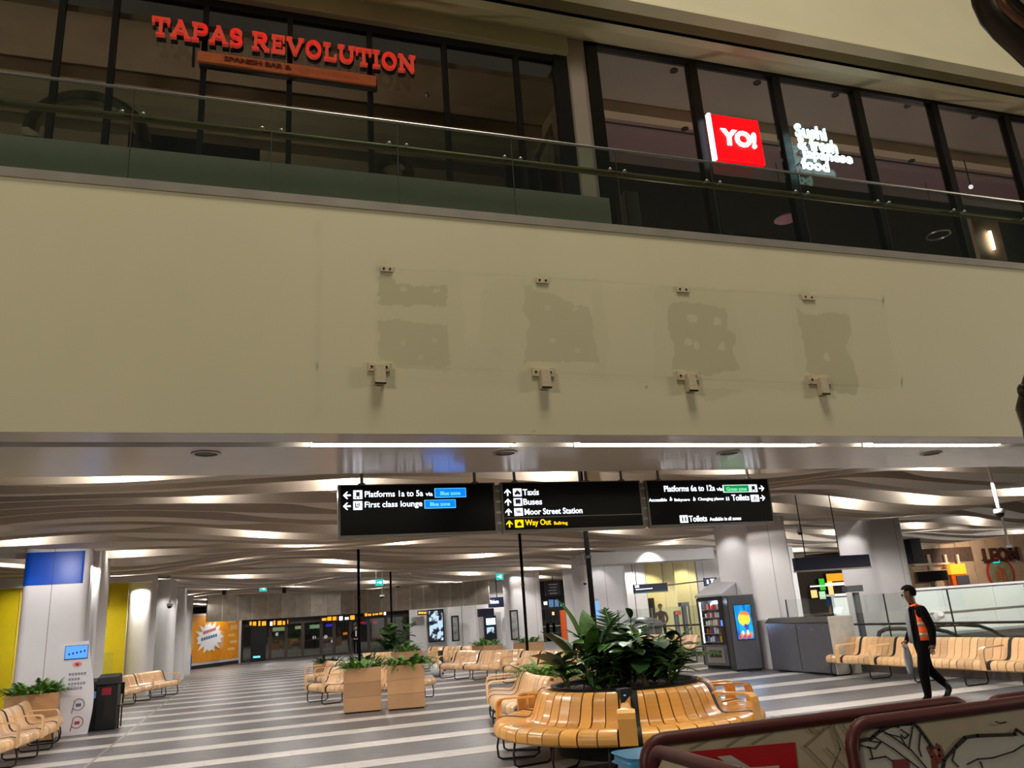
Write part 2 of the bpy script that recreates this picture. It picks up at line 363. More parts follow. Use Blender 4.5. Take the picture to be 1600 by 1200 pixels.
mb = MB(); mb.box(-9, -4.2, NF, NF + .3, ZS, ZT, CREAM); mb.box(12.6, 19, NF, NF + .3, ZS, ZT, CREAM); mb.box(-9, 19, NF + .05, NF + .3, ZS + .07, ZT - .02, CREAM); mb.build('return_panel', wall_front)
# soffit under the balcony, in panels either side of a light slot, and the balcony floor slab
sof = rootstruct('ceiling_soffit')
for a, b, z in [(NF + .012, 8.20, ZS), (8.42, 10.0, ZS)]:
    m_ = MB(); m_.box(-9, 19, a, b, z, z + .06, SOFFIT); m_.build('soffit_panel', sof, bevel=.004)
m_ = MB(); m_.box(-9, 19, 8.18, 8.44, ZS + .05, ZS + .1, SOFFIT); m_.build('light_slot_back', sof)
m_ = MB(); m_.box(-9, 19, 9.94, 10.0, ZS + .06, 5.9, CREAM); m_.box(-9, 19, NF + .3, 10.0, 5.85, 6.0, CREAM); m_.build('balcony_slab', sof)
slots = [(488, 802, 695, 694, 'lit linear soffit light above the Platforms 1a to 5a sign'), (905, 1272, 694, 696, 'longest lit linear soffit light, above the Moor Street Station sign'), (1355, 1556, 696, 697, 'lit linear soffit light at the right end of the balcony underside')]
for xa, xb, ya, yb, lb in slots:
    a = pz(xa, ya, ZS)[0]; b = pz(xb, yb, ZS)[0]
    t = thing('linear_light', lb, 'light', ((a + b) / 2, 8.31, ZS), 0, 'linear lights in the balcony soffit')
    m_ = MB(); m_.box(a, b, 8.225, 8.395, ZS + .012, ZS + .045, E_STRIP); m_.build('lens', t)
    m_ = MB(); m_.box(a - .01, b + .01, 8.205, 8.222, ZS - .004, ZS + .05, STEEL); m_.box(a - .01, b + .01, 8.398, 8.415, ZS - .004, ZS + .05, STEEL); m_.build('housing', t)
for x, y, lb in [(322, 708, 'unlit recessed soffit downlight left of all the black signs'), (789, 707, 'unlit recessed soffit downlight above the gap between Platforms 1a sign and Taxis sign'), (1138, 707, 'unlit recessed soffit downlight above the Green zone box'), (1455, 708, 'unlit recessed soffit downlight nearest the right end of the soffit')]:
    p = pz(x, y, ZS); t = thing('downlight', lb, 'light', p, 0, 'unlit soffit downlights')
    m_ = MB(); m_.lathe([(.15, 0), (.15, -.012), (.115, -.012), (.115, 0)], (p[0], p[1], ZS - .001), STEEL, 24); m_.build('trim_ring', t, True)
    m_ = MB(); m_.lathe([(.112, -.004), (.06, -.008), (.0, -.008)], (p[0], p[1], ZS), CHARC, 20); m_.build('reflector', t, True)
# wall brackets left from the removed sign
def bracket(x, y, w, h, holes, stub, lb, grp):
    c = pn(x, y, NF); s = abs(pn(x + w, y, NF)[0] - c[0]) / 2; hh = abs(pn(x, y + h, NF)[2] - c[2]) / 2
    t = thing('wall_bracket', lb, 'bracket', (c[0], NF, c[2]), 0, grp)
    BR = mat('bracket_cream', (196, 180, 150), .6, var=.12, scale=30)
    m_ = MB(); m_.box(c[0] - s, c[0] + s, NF - .02, NF, c[2] - hh, c[2] + hh, BR); m_.build('plate', t, bevel=.003)
    for i in range(holes):
        q = c[0] - s + 2 * s * (i + .5) / holes; m_ = MB(); m_.tube([(q, NF - .026, c[2]), (q, NF - .018, c[2])], .013, DARKSTEEL, 8); m_.build('bolt_hole', t)
    if stub:
        m_ = MB(); m_.box(c[0] - .055, c[0] + .055, NF - .10, NF - .01, c[2] - hh - .15, c[2] + hh * .2, BR); m_.box(c[0] - .06, c[0] + .06, NF - .105, NF - .09, c[2] - hh - .16, c[2] - hh - .135, DARKSTEEL)
        m_.build('tube_stub', t, bevel=.012)
for x, y, lb in [(604, 421, 'small two-hole bracket above the E-shaped filler patch'), (847, 439, 'small two-hole bracket above the second filler patch from the left'), (1066, 453, 'small two-hole bracket above the third filler patch from the left'), (1262, 465, 'small two-hole bracket above the rightmost filler patch')]:
    bracket(x, y, 19, 9, 2, False, lb, 'upper wall brackets')
for x, y, lb in [(592, 574, 'three-hole bracket with block stub below the E-shaped filler patch'), (848, 582, 'three-hole bracket with block stub below the second filler patch from the left'), (1074, 588, 'three-hole bracket with block stub below the third filler patch from the left'), (1279, 594, 'three-hole bracket with block stub below the rightmost filler patch')]:
    bracket(x, y, 34, 14, 3, True, lb, 'lower wall brackets')
# ======================= balcony balustrade =======================
CHS = mat('channel_steel', (186, 178, 166), .3, .55, var=.1, scale=3)
bal = thing('glass_balustrade', 'long clear glass balustrade with steel channel along the upper balcony edge', 'balustrade', (4, NF + .05, ZT))
m_ = MB(); m_.box(-9, 19, NF - .012, NF + .12, ZT, ZT + .07, CHS); m_.box(-9, 19, NF - .02, NF - .005, ZT - .03, ZT + .072, CHS); m_.build('base_channel', bal)
for i in range(-4, 11):
    a = .075 + 1.39 * i
    m_ = MB(); m_.box(a + .006, a + 1.384, NF + .045, NF + .057, ZT + .05, 7.33, GREENGLASS); m_.build('glass_panel', bal)
    m_ = MB(); m_.box(a - .005, a + .005, NF + .047, NF + .055, ZT + .07, 7.32, BLACKM); m_.build('glass_joint', bal)
m_ = MB(); m_.tube([(-9, NF + .05, 7.335), (19, NF + .05, 7.335)], .018, STEEL, 8); m_.build('top_rail', bal, True)
RAILB = mat('bronze_handrail', (120, 100, 74), .4, .25, var=.05)
m_ = MB(); m_.tube([(-9, NF + .15, 7.05), (19, NF + .15, 7.05)], .042, RAILB, 10); m_.build('handrail', bal, True)
for i in range(-3, 10):
    for d in (-.1, .1):
        q = .075 + 1.39 * i + d
        m_ = MB(); m_.tube([(q, NF + .02, 7.04), (q, NF + .15, 7.04)], .009, STEEL, 8); m_.lathe([(.024, -.01), (.026, 0), (.02, .012), (0, .016)], (q, NF + .035, 7.035), STEEL, 10); m_.build('stud', bal, True)
# ======================= upper shopfronts =======================
NW = 9.4
upw = rootstruct('wall_upper')
ZE3 = 9.65; UPC = CREAM
zw = pn(1000, 75, NW)[2]
m_ = MB(); m_.box(-9, 19, 7.6, 7.75, 9.5, 14.5, CREAM); m_.build('upper_panel', upw)
m_ = MB(); m_.box(-9, 19, 7.57, 7.78, 9.48, 9.52, CREAM); m_.build('shadow_lip', upw)
m_ = MB(); m_.box(-9, 19, 8.2, 8.35, ZE3, 10.6, CREAM); m_.build('bulkhead_face', upw)
m_ = MB(); m_.hexa([(-9, 8.2, ZE3), (19, 8.2, ZE3), (19, NW + .1, zw), (-9, NW + .1, zw), (-9, 8.2, ZE3 + .06), (19, 8.2, ZE3 + .06), (19, NW + .1, zw + .06), (-9, NW + .1, zw + .06)], CREAM); m_.build('bulkhead_underside', upw)
ul = 4.42  # division between the two shops
zl = pn(800, 67, NW - .15)[2]
m_ = MB(); m_.box(-9, ul, NW - .15, NW + .1, zl, zw + .05, CREAM); m_.build('header_panel', upw, bevel=.01)
PINK = mat('pale_pier_panel', (200, 184, 170), .5, var=.02)
m_ = MB(); m_.box(ul, ul + .33, NW - .02, NW + .2, 5.9, zw + .05, PINK); m_.build('dividing_pier', upw)
ZB = 5.95
# left shop (window_1)
w1 = struct(thing('window_1', 'x', 'x', (1, NW, ZB))); del w1['label']; del w1['category']
m_ = MB(); m_.box(-9, ul, NW - .04, NW + .06, zl - .12, zl, CHARC); m_.build('window_frame', w1)
ml = [pn(x, 130, NW)[0] for x in (85, 172, 317, 452, 578, 696, 808)]; ml = [ml[0] - 1.15 * i for i in (3, 2, 1)] + ml
for a in ml:
    m_ = MB(); m_.box(a - .035, a + .035, NW - .05, NW + .05, ZB, zl - .12, CHARC); m_.build('mullion', w1)
m_ = MB(); m_.box(ul - .22, ul, NW - .06, NW + .06, ZB, zl, CHARC); m_.build('end_post', w1)
ed = ml + [ul - .2]
for a, b in zip(ed[:-1], ed[1:]):
    m_ = MB(); m_.box(a + .035, b - .035, NW - .006, NW + .006, ZB, zl - .12, DARKGLASS); m_.build('pane', w1)
m_ = MB(); m_.box(-9, ul + .4, NW - .16, NW - .12, ZB, pn(500, 263, NW - .14)[2], mat('frosted_kick_panel', (150, 150, 138), .4, var=.04)); m_.build('frosted_panel', w1)
# right shop (window_2)
w2 = struct(thing('window_2', 'x', 'x', (9, NW, ZB))); del w2['label']; del w2['category']
uf = ul + .34
m_ = MB(); m_.box(uf, 19, NW - .05, NW + .08, zw - .16, zw - .0, BLACK); m_.box(uf, uf + .2, NW - .05, NW + .08, ZB, zw, BLACK); m_.build('window_frame', w2)
mr = [pn(x, y, NW)[0] for x, y in ((1086, 150), (1213, 150), (1340, 170), (1462, 190), (1577, 215))]; mr += [mr[-1] + 2.0, mr[-1] + 4]
for a in mr:
    m_ = MB(); m_.box(a - .075, a + .075, NW - .06, NW + .08, ZB, zw - .16, BLACK); m_.build('mullion', w2)
ed = [uf + .2] + mr
for a, b in zip(ed[:-1], ed[1:]):
    m_ = MB(); m_.box(a, b, NW - .006, NW + .006, ZB, zw - .16, DARKGLASS); m_.build('pane', w2)
# shop interiors
INTC = mat('shop_ceiling', (168, 158, 148), .6, var=.03, scale=2); INTP = mat('shop_mauve_wall', (140, 118, 122), .6, var=.04, scale=2); INTB = mat('shop_beam', (206, 190, 160), .6, var=.02)
INTL = mat('restaurant_ceiling', (146, 132, 114), .7, var=.1, scale=3); INTD = mat('restaurant_dark', (50, 45, 40), .7, var=.15)
shr = rootstruct('ceiling_upper_shops'); ZC = zw - .06; NBM = pz(1000, 163, ZC)[1]; ZBM = pn(1000, 180, NBM)[2]
m_ = MB(); m_.box(ul + .2, 19, NW + .1, NBM, ZC, ZC + .1, INTC); m_.build('front_ceiling', shr)
m_ = MB(); m_.box(ul + .2, 19, NBM, NBM + .2, ZBM, ZC + .1, INTB); m_.build('ceiling_beam', shr)
m_ = MB(); m_.box(ul + .2, 19, NBM + .2, 16, ZBM, ZBM + .08, INTP); m_.build('rear_ceiling', shr)
m_ = MB(); NRW = pz(1000, 258, ZBM)[1]; m_.box(ul + .2, 19, NRW, NRW + .1, 6, ZBM + .05, INTD); m_.box(ul + .2, 19, NRW - 1.2, NRW - 1.17, ZBM - .02, ZBM + .01, INTD); m_.build('rear_wall', shr)
m_ = MB(); m_.box(-9, ul, NW + .1, 16, 9.55, 9.65, INTL); m_.build('left_ceiling', shr)
for q in (10.6, 11.9, 13.2):
    m_ = MB(); m_.box(-9, ul, q, q + .35, 9.35, 9.55, INTL); m_.build('ceiling_plank', shr)
m_ = MB(); m_.box(-9, ul, 13.6, 13.7, 6, 9.6, INTD); m_.build('left_rear_wall', shr)
m_ = MB(); m_.box(ul, ul + .2, NW + .1, 16, 6, 10.2, INTL); m_.box(-9, -8.9, NW, 16, 6, 10, INTL); m_.box(19, 19.1, NW, 16, 6, 10.2, INTP); m_.build('side_wall', shr)
m_ = MB(); m_.box(-9, 19, NW - .2, 16, 5.86, 5.95, INTD); m_.build('shop_floor', shr)
light('restaurant_fill_light', 'POINT', (0, 11.4, 6.5), 110, (1, .85, .65), size=.2); light('restaurant_fill_light', 'POINT', (-4, 11.4, 6.5), 110, (1, .85, .65), size=.2)  # fill lights added low and out of sight to brighten the restaurant
light('shop_lamp', 'POINT', (6.5, 11, 6.4), 130, (1, .9, .86), size=.2); light('shop_lamp', 'POINT', (10.5, 11, 6.4), 130, (1, .88, .84), size=.2); light('shop_lamp', 'POINT', (15, 12, 6.4), 130, (1, .84, .84), size=.2)  # added fill lights, hidden low to light the shop ceiling evenly
for x, y, z, lb in [(1053, 110, ZC, 'in the first pane right of the pier'), (1183, 129, ZC, 'above the red square sign'), (1305, 148, ZC, 'above the white neon words'), (1418, 165, ZC, 'in the fourth pane right of the pier'), (1523, 182, ZC, 'in the fifth pane right of the pier'), (1070, 201, ZBM, 'in the rear mauve ceiling left of the red square sign'), (1424, 251, ZBM, 'in the rear mauve ceiling right of the neon words')]:
    p = pz(x, y, z); m_ = MB(); m_.lathe([(.07, 0), (.07, -.015), (.045, -.015), (.04, -.002), (0, -.002)], (p[0], p[1], z), CHARC, 14); o = m_.build('ceiling_speaker', None, True, loc=p)  # dark downlight openings in the shop ceilings
    tag(o, 'small dark round ceiling fitting ' + lb, 'fitting', 'round fittings in the upper shop ceiling')
p = pz(668, 147, 9.55); m_ = MB(); m_.ball(p, .05, E_WHITE if False else STEEL); tag(m_.build('ceiling_sensor', None, True, loc=p), 'small round silver sensor on the restaurant ceiling right of the red lettering', 'sensor')
# furniture glimpsed behind the balcony glass
def arch(name, lb, cat, x0, x1, yb, n, r, m):
    a = pn(x0, yb, n); b = pn(x1, yb, n); c = (a + b) / 2; R = (b[0] - a[0]) / 2
    mb = MB(); mb.tube([(c[0] + R * math.cos(t), n, 6.0 + (c[2] - 6.0) + R * .9 * math.sin(t)) for t in np.linspace(0, PI, 14)], r, m, 8)
    mb.box(a[0] - .05, a[0] + .12, n - .05, n + .05, 5.95, a[2], m); mb.box(b[0] - .12, b[0] + .05, n - .05, n + .05, 5.95, b[2], m)
    tag(mb.build(name, None, True, loc=(c[0], n, 5.95)), lb, cat)
SEATM = mat('booth_leather', (120, 110, 92), .5, var=.1)
arch('arched_booth', 'large dim arched booth back behind the glass at the left end of the balcony', 'booth', 45, 225, 215, 9.9, .1, SEATM)
arch('arched_booth', 'smaller dim arched booth back behind the glass below the right end of the red lettering', 'booth', 590, 640, 270, 9.9, .08, SEATM)
a = pn(840, 245, 10.2); b = pn(897, 125, 10.2); mb = MB(); mb.bar(a, b, .06, .08, STEEL); mb.bar((b[0] + .05, 10.2, 5.95), (b[0] + .05, 10.2, b[2]), .05, .05, STEEL); mb.bar((a[0], 10.2, 5.95), a, .05, .05, STEEL)
tag(mb.build('stair_rail', None, loc=(a[0], 10.2, 5.95)), 'sloping metal stair rail behind the last restaurant window before the pier', 'rail')
a = pn(990, 330, 9.8); mb = MB(); mb.box(a[0] - .12, a[0] + .12, 9.8, 9.95, 5.95, a[2] + .35, mat('pale_totem', (150, 156, 150), .5)); mb.box(a[0] - .1, a[0] + .1, 9.79, 9.8, 6.0, a[2] + .3, mat('pale_totem', (150, 156, 150), .5))
tag(mb.build('menu_board', None, loc=(a[0], 9.8, 5.95)), 'pale upright menu board behind the first window right of the pier', 'board')
mb = MB(); p = pn(1228, 343, 11.0); mb.lathe([(.02, .12), (.1, .1), (.22, 0), (.2, 0), (.08, .08)], p, mat('pink_shade', (190, 130, 150), .4), 18); mb.tube([p + np.array([0, 0, .1]), (p[0], 11, 9.74)], .008, BLACKM, 6)
tag(mb.build('pendant_lamp', None, True, loc=p), 'small pink pendant lamp hanging behind the windows below the red square sign', 'lamp')
mb = MB(); p = pn(1466, 367, 11.0); mb.tube([(p[0] + .22 * math.cos(t), 11 + .22 * math.sin(t), p[2]) for t in np.linspace(0, 2 * PI, 20)[:-1]], .02, STEEL, 6, True); mb.tube([(p[0], 11, p[2] + .25), (p[0], 11, 9.74)], .008, BLACKM, 6)
for t in (0, 2.1, 4.2): mb.tube([(p[0] + .22 * math.cos(t), 11 + .22 * math.sin(t), p[2]), (p[0], 11, p[2] + .25)], .006, BLACKM, 6)
tag(mb.build('pendant_lamp', None, True, loc=p), 'pale ring-shaped pendant lamp hanging behind the lower right shop window', 'lamp')
a = pn(1541, 361, 9.9); b = pn(1554, 391, 9.9)
t = thing('wall_light', 'bright white tube light on a pinkish post at the right end of the upper shop', 'light', (a[0], 9.9, 5.95))
mb = MB(); mb.box(a[0] - .25, a[0] + .42, 9.95, 10.2, 5.95, a[2] + .35, mat('pink_post', (196, 160, 140), .6, var=.1)); mb.build('post', t)
mb = MB(); mb.tube([(a[0] + .08, 9.9, a[2]), (a[0] + .08, 9.9, b[2] + .02)], .028, E_STRIP, 8); mb.build('tube', t, True)
p = pn(1577, 197, 11.); mb = MB(); mb.ball(p, .05, E_WHITE); mb.tube([p, (p[0], 11, 10.12)], .03, STEEL, 8); tag(mb.build('spot_lamp', None, True, loc=p), 'tiny lit spot lamp behind the upper windows at the right edge', 'lamp')
p = pn(1517, 292, 10.6); mb = MB(); mb.ball(p, .045, E_WHITE); mb.tube([p, (p[0], 10.6, 10.12)], .012, BLACKM, 6); tag(mb.build('spot_lamp', None, True, loc=p), 'tiny lit spot lamp just above the balcony rail right of the white neon words', 'lamp')
for i, (x, y, w, lb) in enumerate([(260, 225, .9, 'below the start of the red restaurant lettering'), (360, 240, .8, 'below the orange sign plank'), (830, 270, 1.0, 'beside the sloping stair rail'), (1100, 370, .7, 'below and left of the red square sign'), (1160, 375, .6, 'straight below the red square sign'), (1250, 385, .8, 'below the white neon words')]):
    p = pn(x, y, 10.4); mb = MB(); mb.box(p[0] - w / 2, p[0] + w / 2, 10.2, 10.28, 6.35, p[2], INTD); mb.box(p[0] - w / 2, p[0] + w / 2, 10.2, 10.7, 6.3, 6.4, INTD)
    for sx in (-1, 1):
        for yy in (10.22, 10.66): mb.box(p[0] + sx * (w / 2 - .04) - .02, p[0] + sx * (w / 2 - .04) + .02, yy, yy + .04, 5.95, 6.32, BLACKM)
    tag(mb.build('dark_chair', None, loc=(p[0], 10.4, 5.95)), 'dim dark chair behind the balcony glass ' + lb, 'chair', 'chairs behind the balcony glass')
# ======================= shop signs upstairs =======================
REDL = mat('dull_red_letter', (240, 100, 82), .45, var=.08, emit=.22, ergb=(232, 74, 56)); ORL = mat('orange_board', (214, 116, 72), .5, var=.1)  # slight emission added to the red to lift the letters' brightness
def arc(cx, cy, rx, ry, a0, a1, k=10): return [(cx + rx * math.cos(math.radians(a0 + (a1 - a0) * i / k)), cy + ry * math.sin(math.radians(a0 + (a1 - a0) * i / k))) for i in range(k + 1)]
SL = {'T': (.84, [[(.42, .06), (.42, .93)], [(.04, .92), (.8, .92)]], [(.22, .62, .06), (0, .12, .78, .3), (.72, .84, .78, .3)]),
 'A': (.96, [[(.14, .08), (.47, .95), (.82, .08)], [(.28, .36), (.68, .36)]], [(0, .3, .06), (.66, .96, .06), (.34, .54, .94)]),
 'P': (.8, [[(.18, .06), (.18, .94)], [(.18, .92)] + arc(.48, .70, .22, .22, 90, -90) + [(.18, .48)]], [(0, .36, .06), (0, .3, .94)]),
 'S': (.66, [arc(.33, .72, .23, .21, 35, 270, 10) + arc(.33, .29, .24, .22, 90, -145, 10)], [(.52, .62, .7, .3), (.04, .14, .14, .3)]),
 'R': (.9, [[(.18, .06), (.18, .94)], [(.18, .92)] + arc(.48, .72, .2, .2, 90, -90) + [(.18, .52)], [(.45, .5), (.74, .07)]], [(0, .36, .06), (0, .3, .94), (.62, .9, .06)]),
 'E': (.76, [[(.18, .06), (.18, .94)], [(.1, .92), (.68, .92)], [(.18, .5), (.5, .5)], [(.1, .08), (.7, .08)]], [(.62, .72, .8, .26), (.62, .74, .2, .28), (.46, .54, .5, .24)]),
 'V': (.92, [[(.14, .93), (.46, .07), (.78, .93)]], [(0, .3, .94), (.62, .92, .94)]),
 'O': (.92, [arc(.46, .5, .33, .43, 0, 360, 20)], []),
 'L': (.74, [[(.2, .06), (.2, .94)], [(.1, .08), (.66, .08)]], [(0, .4, .94), (.6, .72, .22, .32)]),
 'U': (.94, [[(.18, .94), (.18, .4)] + arc(.47, .38, .28, .3, 180, 360, 10) + [(.75, .94)]], [(0, .36, .94), (.58, .94, .94)]),
 'I': (.44, [[(.22, .06), (.22, .94)]], [(.02, .42, .06), (.02, .42, .94)]),
 'N': (1.0, [[(.18, .06), (.18, .94)], [(.18, .9), (.8, .1)], [(.8, .06), (.8, .94)]], [(0, .36, .06), (0, .26, .94), (.62, .98, .94)])}
def slab_word(mbf, s, o, sc, sx, dep, m, grow=0.):
    x = 0
    for ch in s:
        if ch == ' ': x += .42; continue
        w, st, se = SL[ch]; mb = mbf(ch)
        for pl in st:
            for p, q in zip(pl[:-1], pl[1:]):
                P = np.array([o[0] + (x + p[0]) * sx, o[1], o[2] + p[1] * sc]); Q = np.array([o[0] + (x + q[0]) * sx, o[1], o[2] + q[1] * sc])
                d = Q - P; L = np.linalg.norm(d); d /= L; P = P - d * .05 * sc; L += .1 * sc; a = np.array([-d[2], 0, d[0]]); tk = (.145 + grow) * sc
                mb.obox(P - a * tk / 2, d * L, a * tk, (0, dep, 0), m)
        for q in se:
            x0, x1, zc = q[:3]; hh = q[3] if len(q) > 3 else .13
            mb.box(o[0] + (x + x0) * sx - grow * sc / 2, o[0] + (x + x1) * sx + grow * sc / 2, o[1], o[1] + dep, o[2] + (zc - hh / 2 - grow / 2) * sc, o[2] + (zc + hh / 2 + grow / 2) * sc, m)
        x += w + .05
    return x
NSG = NW - .24
o = pn(236, 51, NSG); e = pn(652, 111, NSG); sc = pn(250, 26, NSG)[2] - pn(250, 54, NSG)[2]; zbase = (pn(245, 53, NSG)[2] + pn(640, 111, NSG)[2]) / 2
o = np.array([o[0], NSG, zbase])
t = thing('restaurant_sign', 'dull red slab-serif restaurant lettering on the dark upper left shopfront', 'sign', (o[0], NSG, zbase))
tot = slab_word(lambda c: MB(), 'TAPAS REVOLUTION', o, sc, 1, .01, REDL); sx = (e[0] - o[0]) / tot
parts = []
def newl(c): q = MB(); parts.append(q); return q
slab_word(newl, 'TAPAS REVOLUTION', o, sc, sx, .06, REDL)
for q in parts: q.build('letter', t)
parts = []; slab_word(newl, 'TAPAS REVOLUTION', o + np.array([.01, .06, -.025]), sc, sx, .05, BLACKM, .03)  # black letter copies set lower, standing in for the letters' shadow
for q in parts: q.build('letter_shadow', t)
t2 = thing('sign_plank', 'orange horizontal plank reading SPANISH BAR & below the red restaurant letters', 'sign', pn(308, 93, NSG))
a = pn(308, 97, NSG); b = pn(588, 130, NSG); z0 = (a[2] + b[2]) / 2; z1 = z0 + (pn(308, 80, NSG)[2] - pn(308, 97, NSG)[2]) * .92
mb = MB(); mb.box(a[0], b[0], NSG, NSG + .07, z0, z1, ORL); mb.build('plank', t2, bevel=.006)
mb = MB(); mb.box(a[0] + .02, b[0] + .02, NSG + .05, NSG + .12, z0 - .03, z1 - .02, BLACKM); mb.build('plank_shadow', t2)  # black copy shifted down behind the plank as its shadow
q = pn(350, 100, NSG); text('lettering', 'SPANISH BAR &', t2, (q[0], NSG - .001, z0 + (z1 - z0) * .25), (1, 0, 0), (0, 0, 1), pn(455, 107, NSG)[0] - q[0], (z1 - z0) * .5, .012, mat('faded_brown_letter', (112, 48, 34), .6), bold=.02)
mb = MB(); qq = pn(465, 110, NSG)
for i in range(11): mb.box(qq[0] + .075 * i, qq[0] + .075 * i + .05, NSG - .006, NSG, z0 + (z1 - z0) * .3, z0 + (z1 - z0) * .66, mat('worn_letter', (206, 108, 74), .5, var=0))
mb.build('worn_lettering', t2)
for xx in (o[0] + .5, e[0] - .6):
    mb = MB(); mb.box(xx - .015, xx + .015, NSG + .1, NSG + .16, z0, zbase + sc * .8, BLACKM); mb.box(xx - .015, xx + .015, NSG + .12, NW - .05, zbase + .1, zbase + .14, BLACKM); mb.build('bracket', t)
# red illuminated square
NY = NW - .2
a = pn(1121, 250, NY); b = pn(1197, 257, NY); top = pn(1157, 184, NY)[2]; bot = pn(1157, 253, NY)[2]
t = thing('illuminated_sign', 'glowing red square sign with white letters on the upper right shopfront', 'sign', ((a[0] + b[0]) / 2, NY, bot))
mb = MB(); mb.box(a[0] + .01, b[0], NY, NY + .08, bot, top, E_RED); mb.build('red_face', t, bevel=.02)
mb = MB(); mb.box(a[0] - .04, a[0] + .01, NY + .005, NY + .08, bot, top + .01, E_WHITE); mb.build('white_edge', t)
mb = MB(); mb.box(a[0] + .2, b[0] - .2, NY + .08, NW - .01, bot + .3, bot + .36, BLACKM); mb.build('bracket', t)
q = pn(1132, 229, NY); z0 = bot + (top - bot) * .33
text('lettering', 'YO!', t, (a[0] + .14, NY - .001, z0), (1, 0, 0), (0, 0, 1), (b[0] - a[0]) * .72, (top - bot) * .36, .02, E_WHITE, shear=.08, bold=.055)
# neon words
t = thing('neon_sign', 'white neon words Sushi & fresh Japanese food on the dark shop window', 'sign', pn(1245, 265, NY))
for s, x0, y0, x1, hh in [('Sushi', 1243, 214, 1291, 20), ('& fresh', 1247, 233, 1308, 20), ('Japanese', 1253, 251, 1332, 20), ('food', 1253, 264, 1295, 16)]:
    p = pn(x0, y0, NY); w = pn(x1, y0 + (x1 - x0) * .09, NY)[0] - p[0]; h = pn(x0, y0 - hh, NY)[2] - p[2]
    text('lettering', s, t, p, (1, 0, 0), (0, 0, 1), w, h, .03, E_NEON, bold=.018)
mb = MB()
for y in (205, 225, 244, 259):
    p = pn(1262, y, NY + .05); mb.tube([p, (p[0], NW - .05, p[2])], .012, BLACKM, 6)
mb.build('standoffs', t)
# ======================= hanging direction signs =======================
NG = 10.6; FR = mat('sign_frame_grey', (128, 124, 118), .4, .5, var=.04)
def sg(x, y): return pn(x, y, NG - .062)
def hsign(u0, u1, z0, z1, lb, hang):
    t = thing('direction_sign', lb, 'sign', ((u0 + u1) / 2, NG, z0), 0, 'hanging direction signs')
    mb = MB(); mb.box(u0 - .02, u1 + .02, NG - .05, NG + .06, z0 - .03, z1 + .012, FR); mb.build('case', t, bevel=.006)
    mb = MB(); mb.box(u0 + .012, u1 - .012, NG - .06, NG - .045, z0 + .012, z1 - .004, SIGNK); mb.build('black_face', t)
    for h in hang:
        mb = MB(); mb.tube([(h, NG, z1), (h, NG, 4.05)], .022, FR, 8); mb.lathe([(.05, 0), (.05, .02), (.02, .03)], (h, NG, z1 + .01), FR, 10); mb.build('hanger', t, True)
    return t
ZG0, ZG1 = 2.875, 3.545
g1 = hsign(1.06, 3.19, ZG0, ZG1, 'black hanging sign reading Platforms 1a to 5a and First class lounge', (1.36, 2.93))
g2 = hsign(3.31, 5.46, ZG0, ZG1, 'middle black hanging sign reading Taxis, Buses, Moor Street Station and yellow Way Out', (3.52, 4.63, 5.2))
g3 = hsign(5.58, 7.72, ZG0, ZG1, 'black hanging sign reading Platforms 6a to 12a with a green zone box', (5.82, 7.4))
for a in (3.25, 5.52):
    mb = MB(); mb.box(a - .045, a + .045, NG - .02, NG + .03, ZG0, ZG1 - .02, FR)
    for i in range(4): mb.box(a - .05, a + .05, NG - .03, NG + .035, ZG0 + .1 + .15 * i, ZG0 + .13 + .15 * i, STEEL)
    mb.build('joining_strip', g2)
def st(g, s, x0, y0, x1, cap, m, bold=.012):
    p = sg(x0, y0); w = sg(x1, y0 - (x1 - x0) * .0405)[0] - p[0]; h = sg(x0, y0 - cap)[2] - p[2]
    text('lettering', s, g, p, (1, 0, 0), (0, 0, 1), w, h, .006, m, bold=bold)
def plate(g, x0, y0, x1, y1, m, nm='icon_plate'):
    a = sg(x0, y1); b = sg(x1, y0); mb = MB(); mb.box(a[0], b[0], NG - .068, NG - .06, a[2], b[2], m); mb.build(nm, g, bevel=.004); return a[0], b[0], a[2], b[2]
DK = mat('icon_ink', (70, 110, 160), .5, var=0); DKR = mat('icon_ink_red', (200, 60, 110), .5, var=0); DKY = mat('icon_ink_amber', (70, 50, 0), .5, var=0)
def icon(g, pl, kind, m=DK):
    a, b, c, d = pl; X = lambda f: a + (b - a) * f; Z = lambda f: c + (d - c) * f; mb = MB(); n0, n1 = NG - .071, NG - .067
    B = lambda x0, x1, z0, z1: mb.box(X(x0), X(x1), n0, n1, Z(z0), Z(z1), m)
    if kind == 'train': B(.3, .7, .3, .8); B(.25, .4, .15, .25); B(.6, .75, .15, .25); B(.2, .8, .1, .15)
    elif kind == 'seat': B(.2, .32, .3, .8); B(.2, .6, .25, .38); B(.6, .7, .4, .8); B(.42, .55, .5, .7)
    elif kind == 'taxi': B(.15, .85, .25, .5); B(.28, .72, .5, .68); B(.4, .6, .7, .8); B(.22, .36, .15, .25); B(.64, .78, .15, .25)
    elif kind == 'bus': B(.2, .8, .3, .85); B(.28, .4, .18, .28); B(.6, .72, .18, .28)
    elif kind == 'rail': B(.15, .75, .56, .66); B(.25, .85, .36, .46); B(.35, .45, .46, .56); B(.55, .65, .46, .56)
    elif kind == 'out': B(.25, .75, .2, .55); B(.35, .65, .55, .68); B(.44, .56, .68, .78)
    elif kind == 'wheel': B(.4, .5, .35, .85); B(.4, .7, .5, .58); B(.62, .7, .2, .5); B(.28, .36, .2, .5); B(.28, .62, .16, .24)
    elif kind == 'people': B(.22, .4, .2, .7); B(.25, .37, .74, .86); B(.6, .78, .2, .7); B(.63, .75, .74, .86)
    mb.build('icon', g)
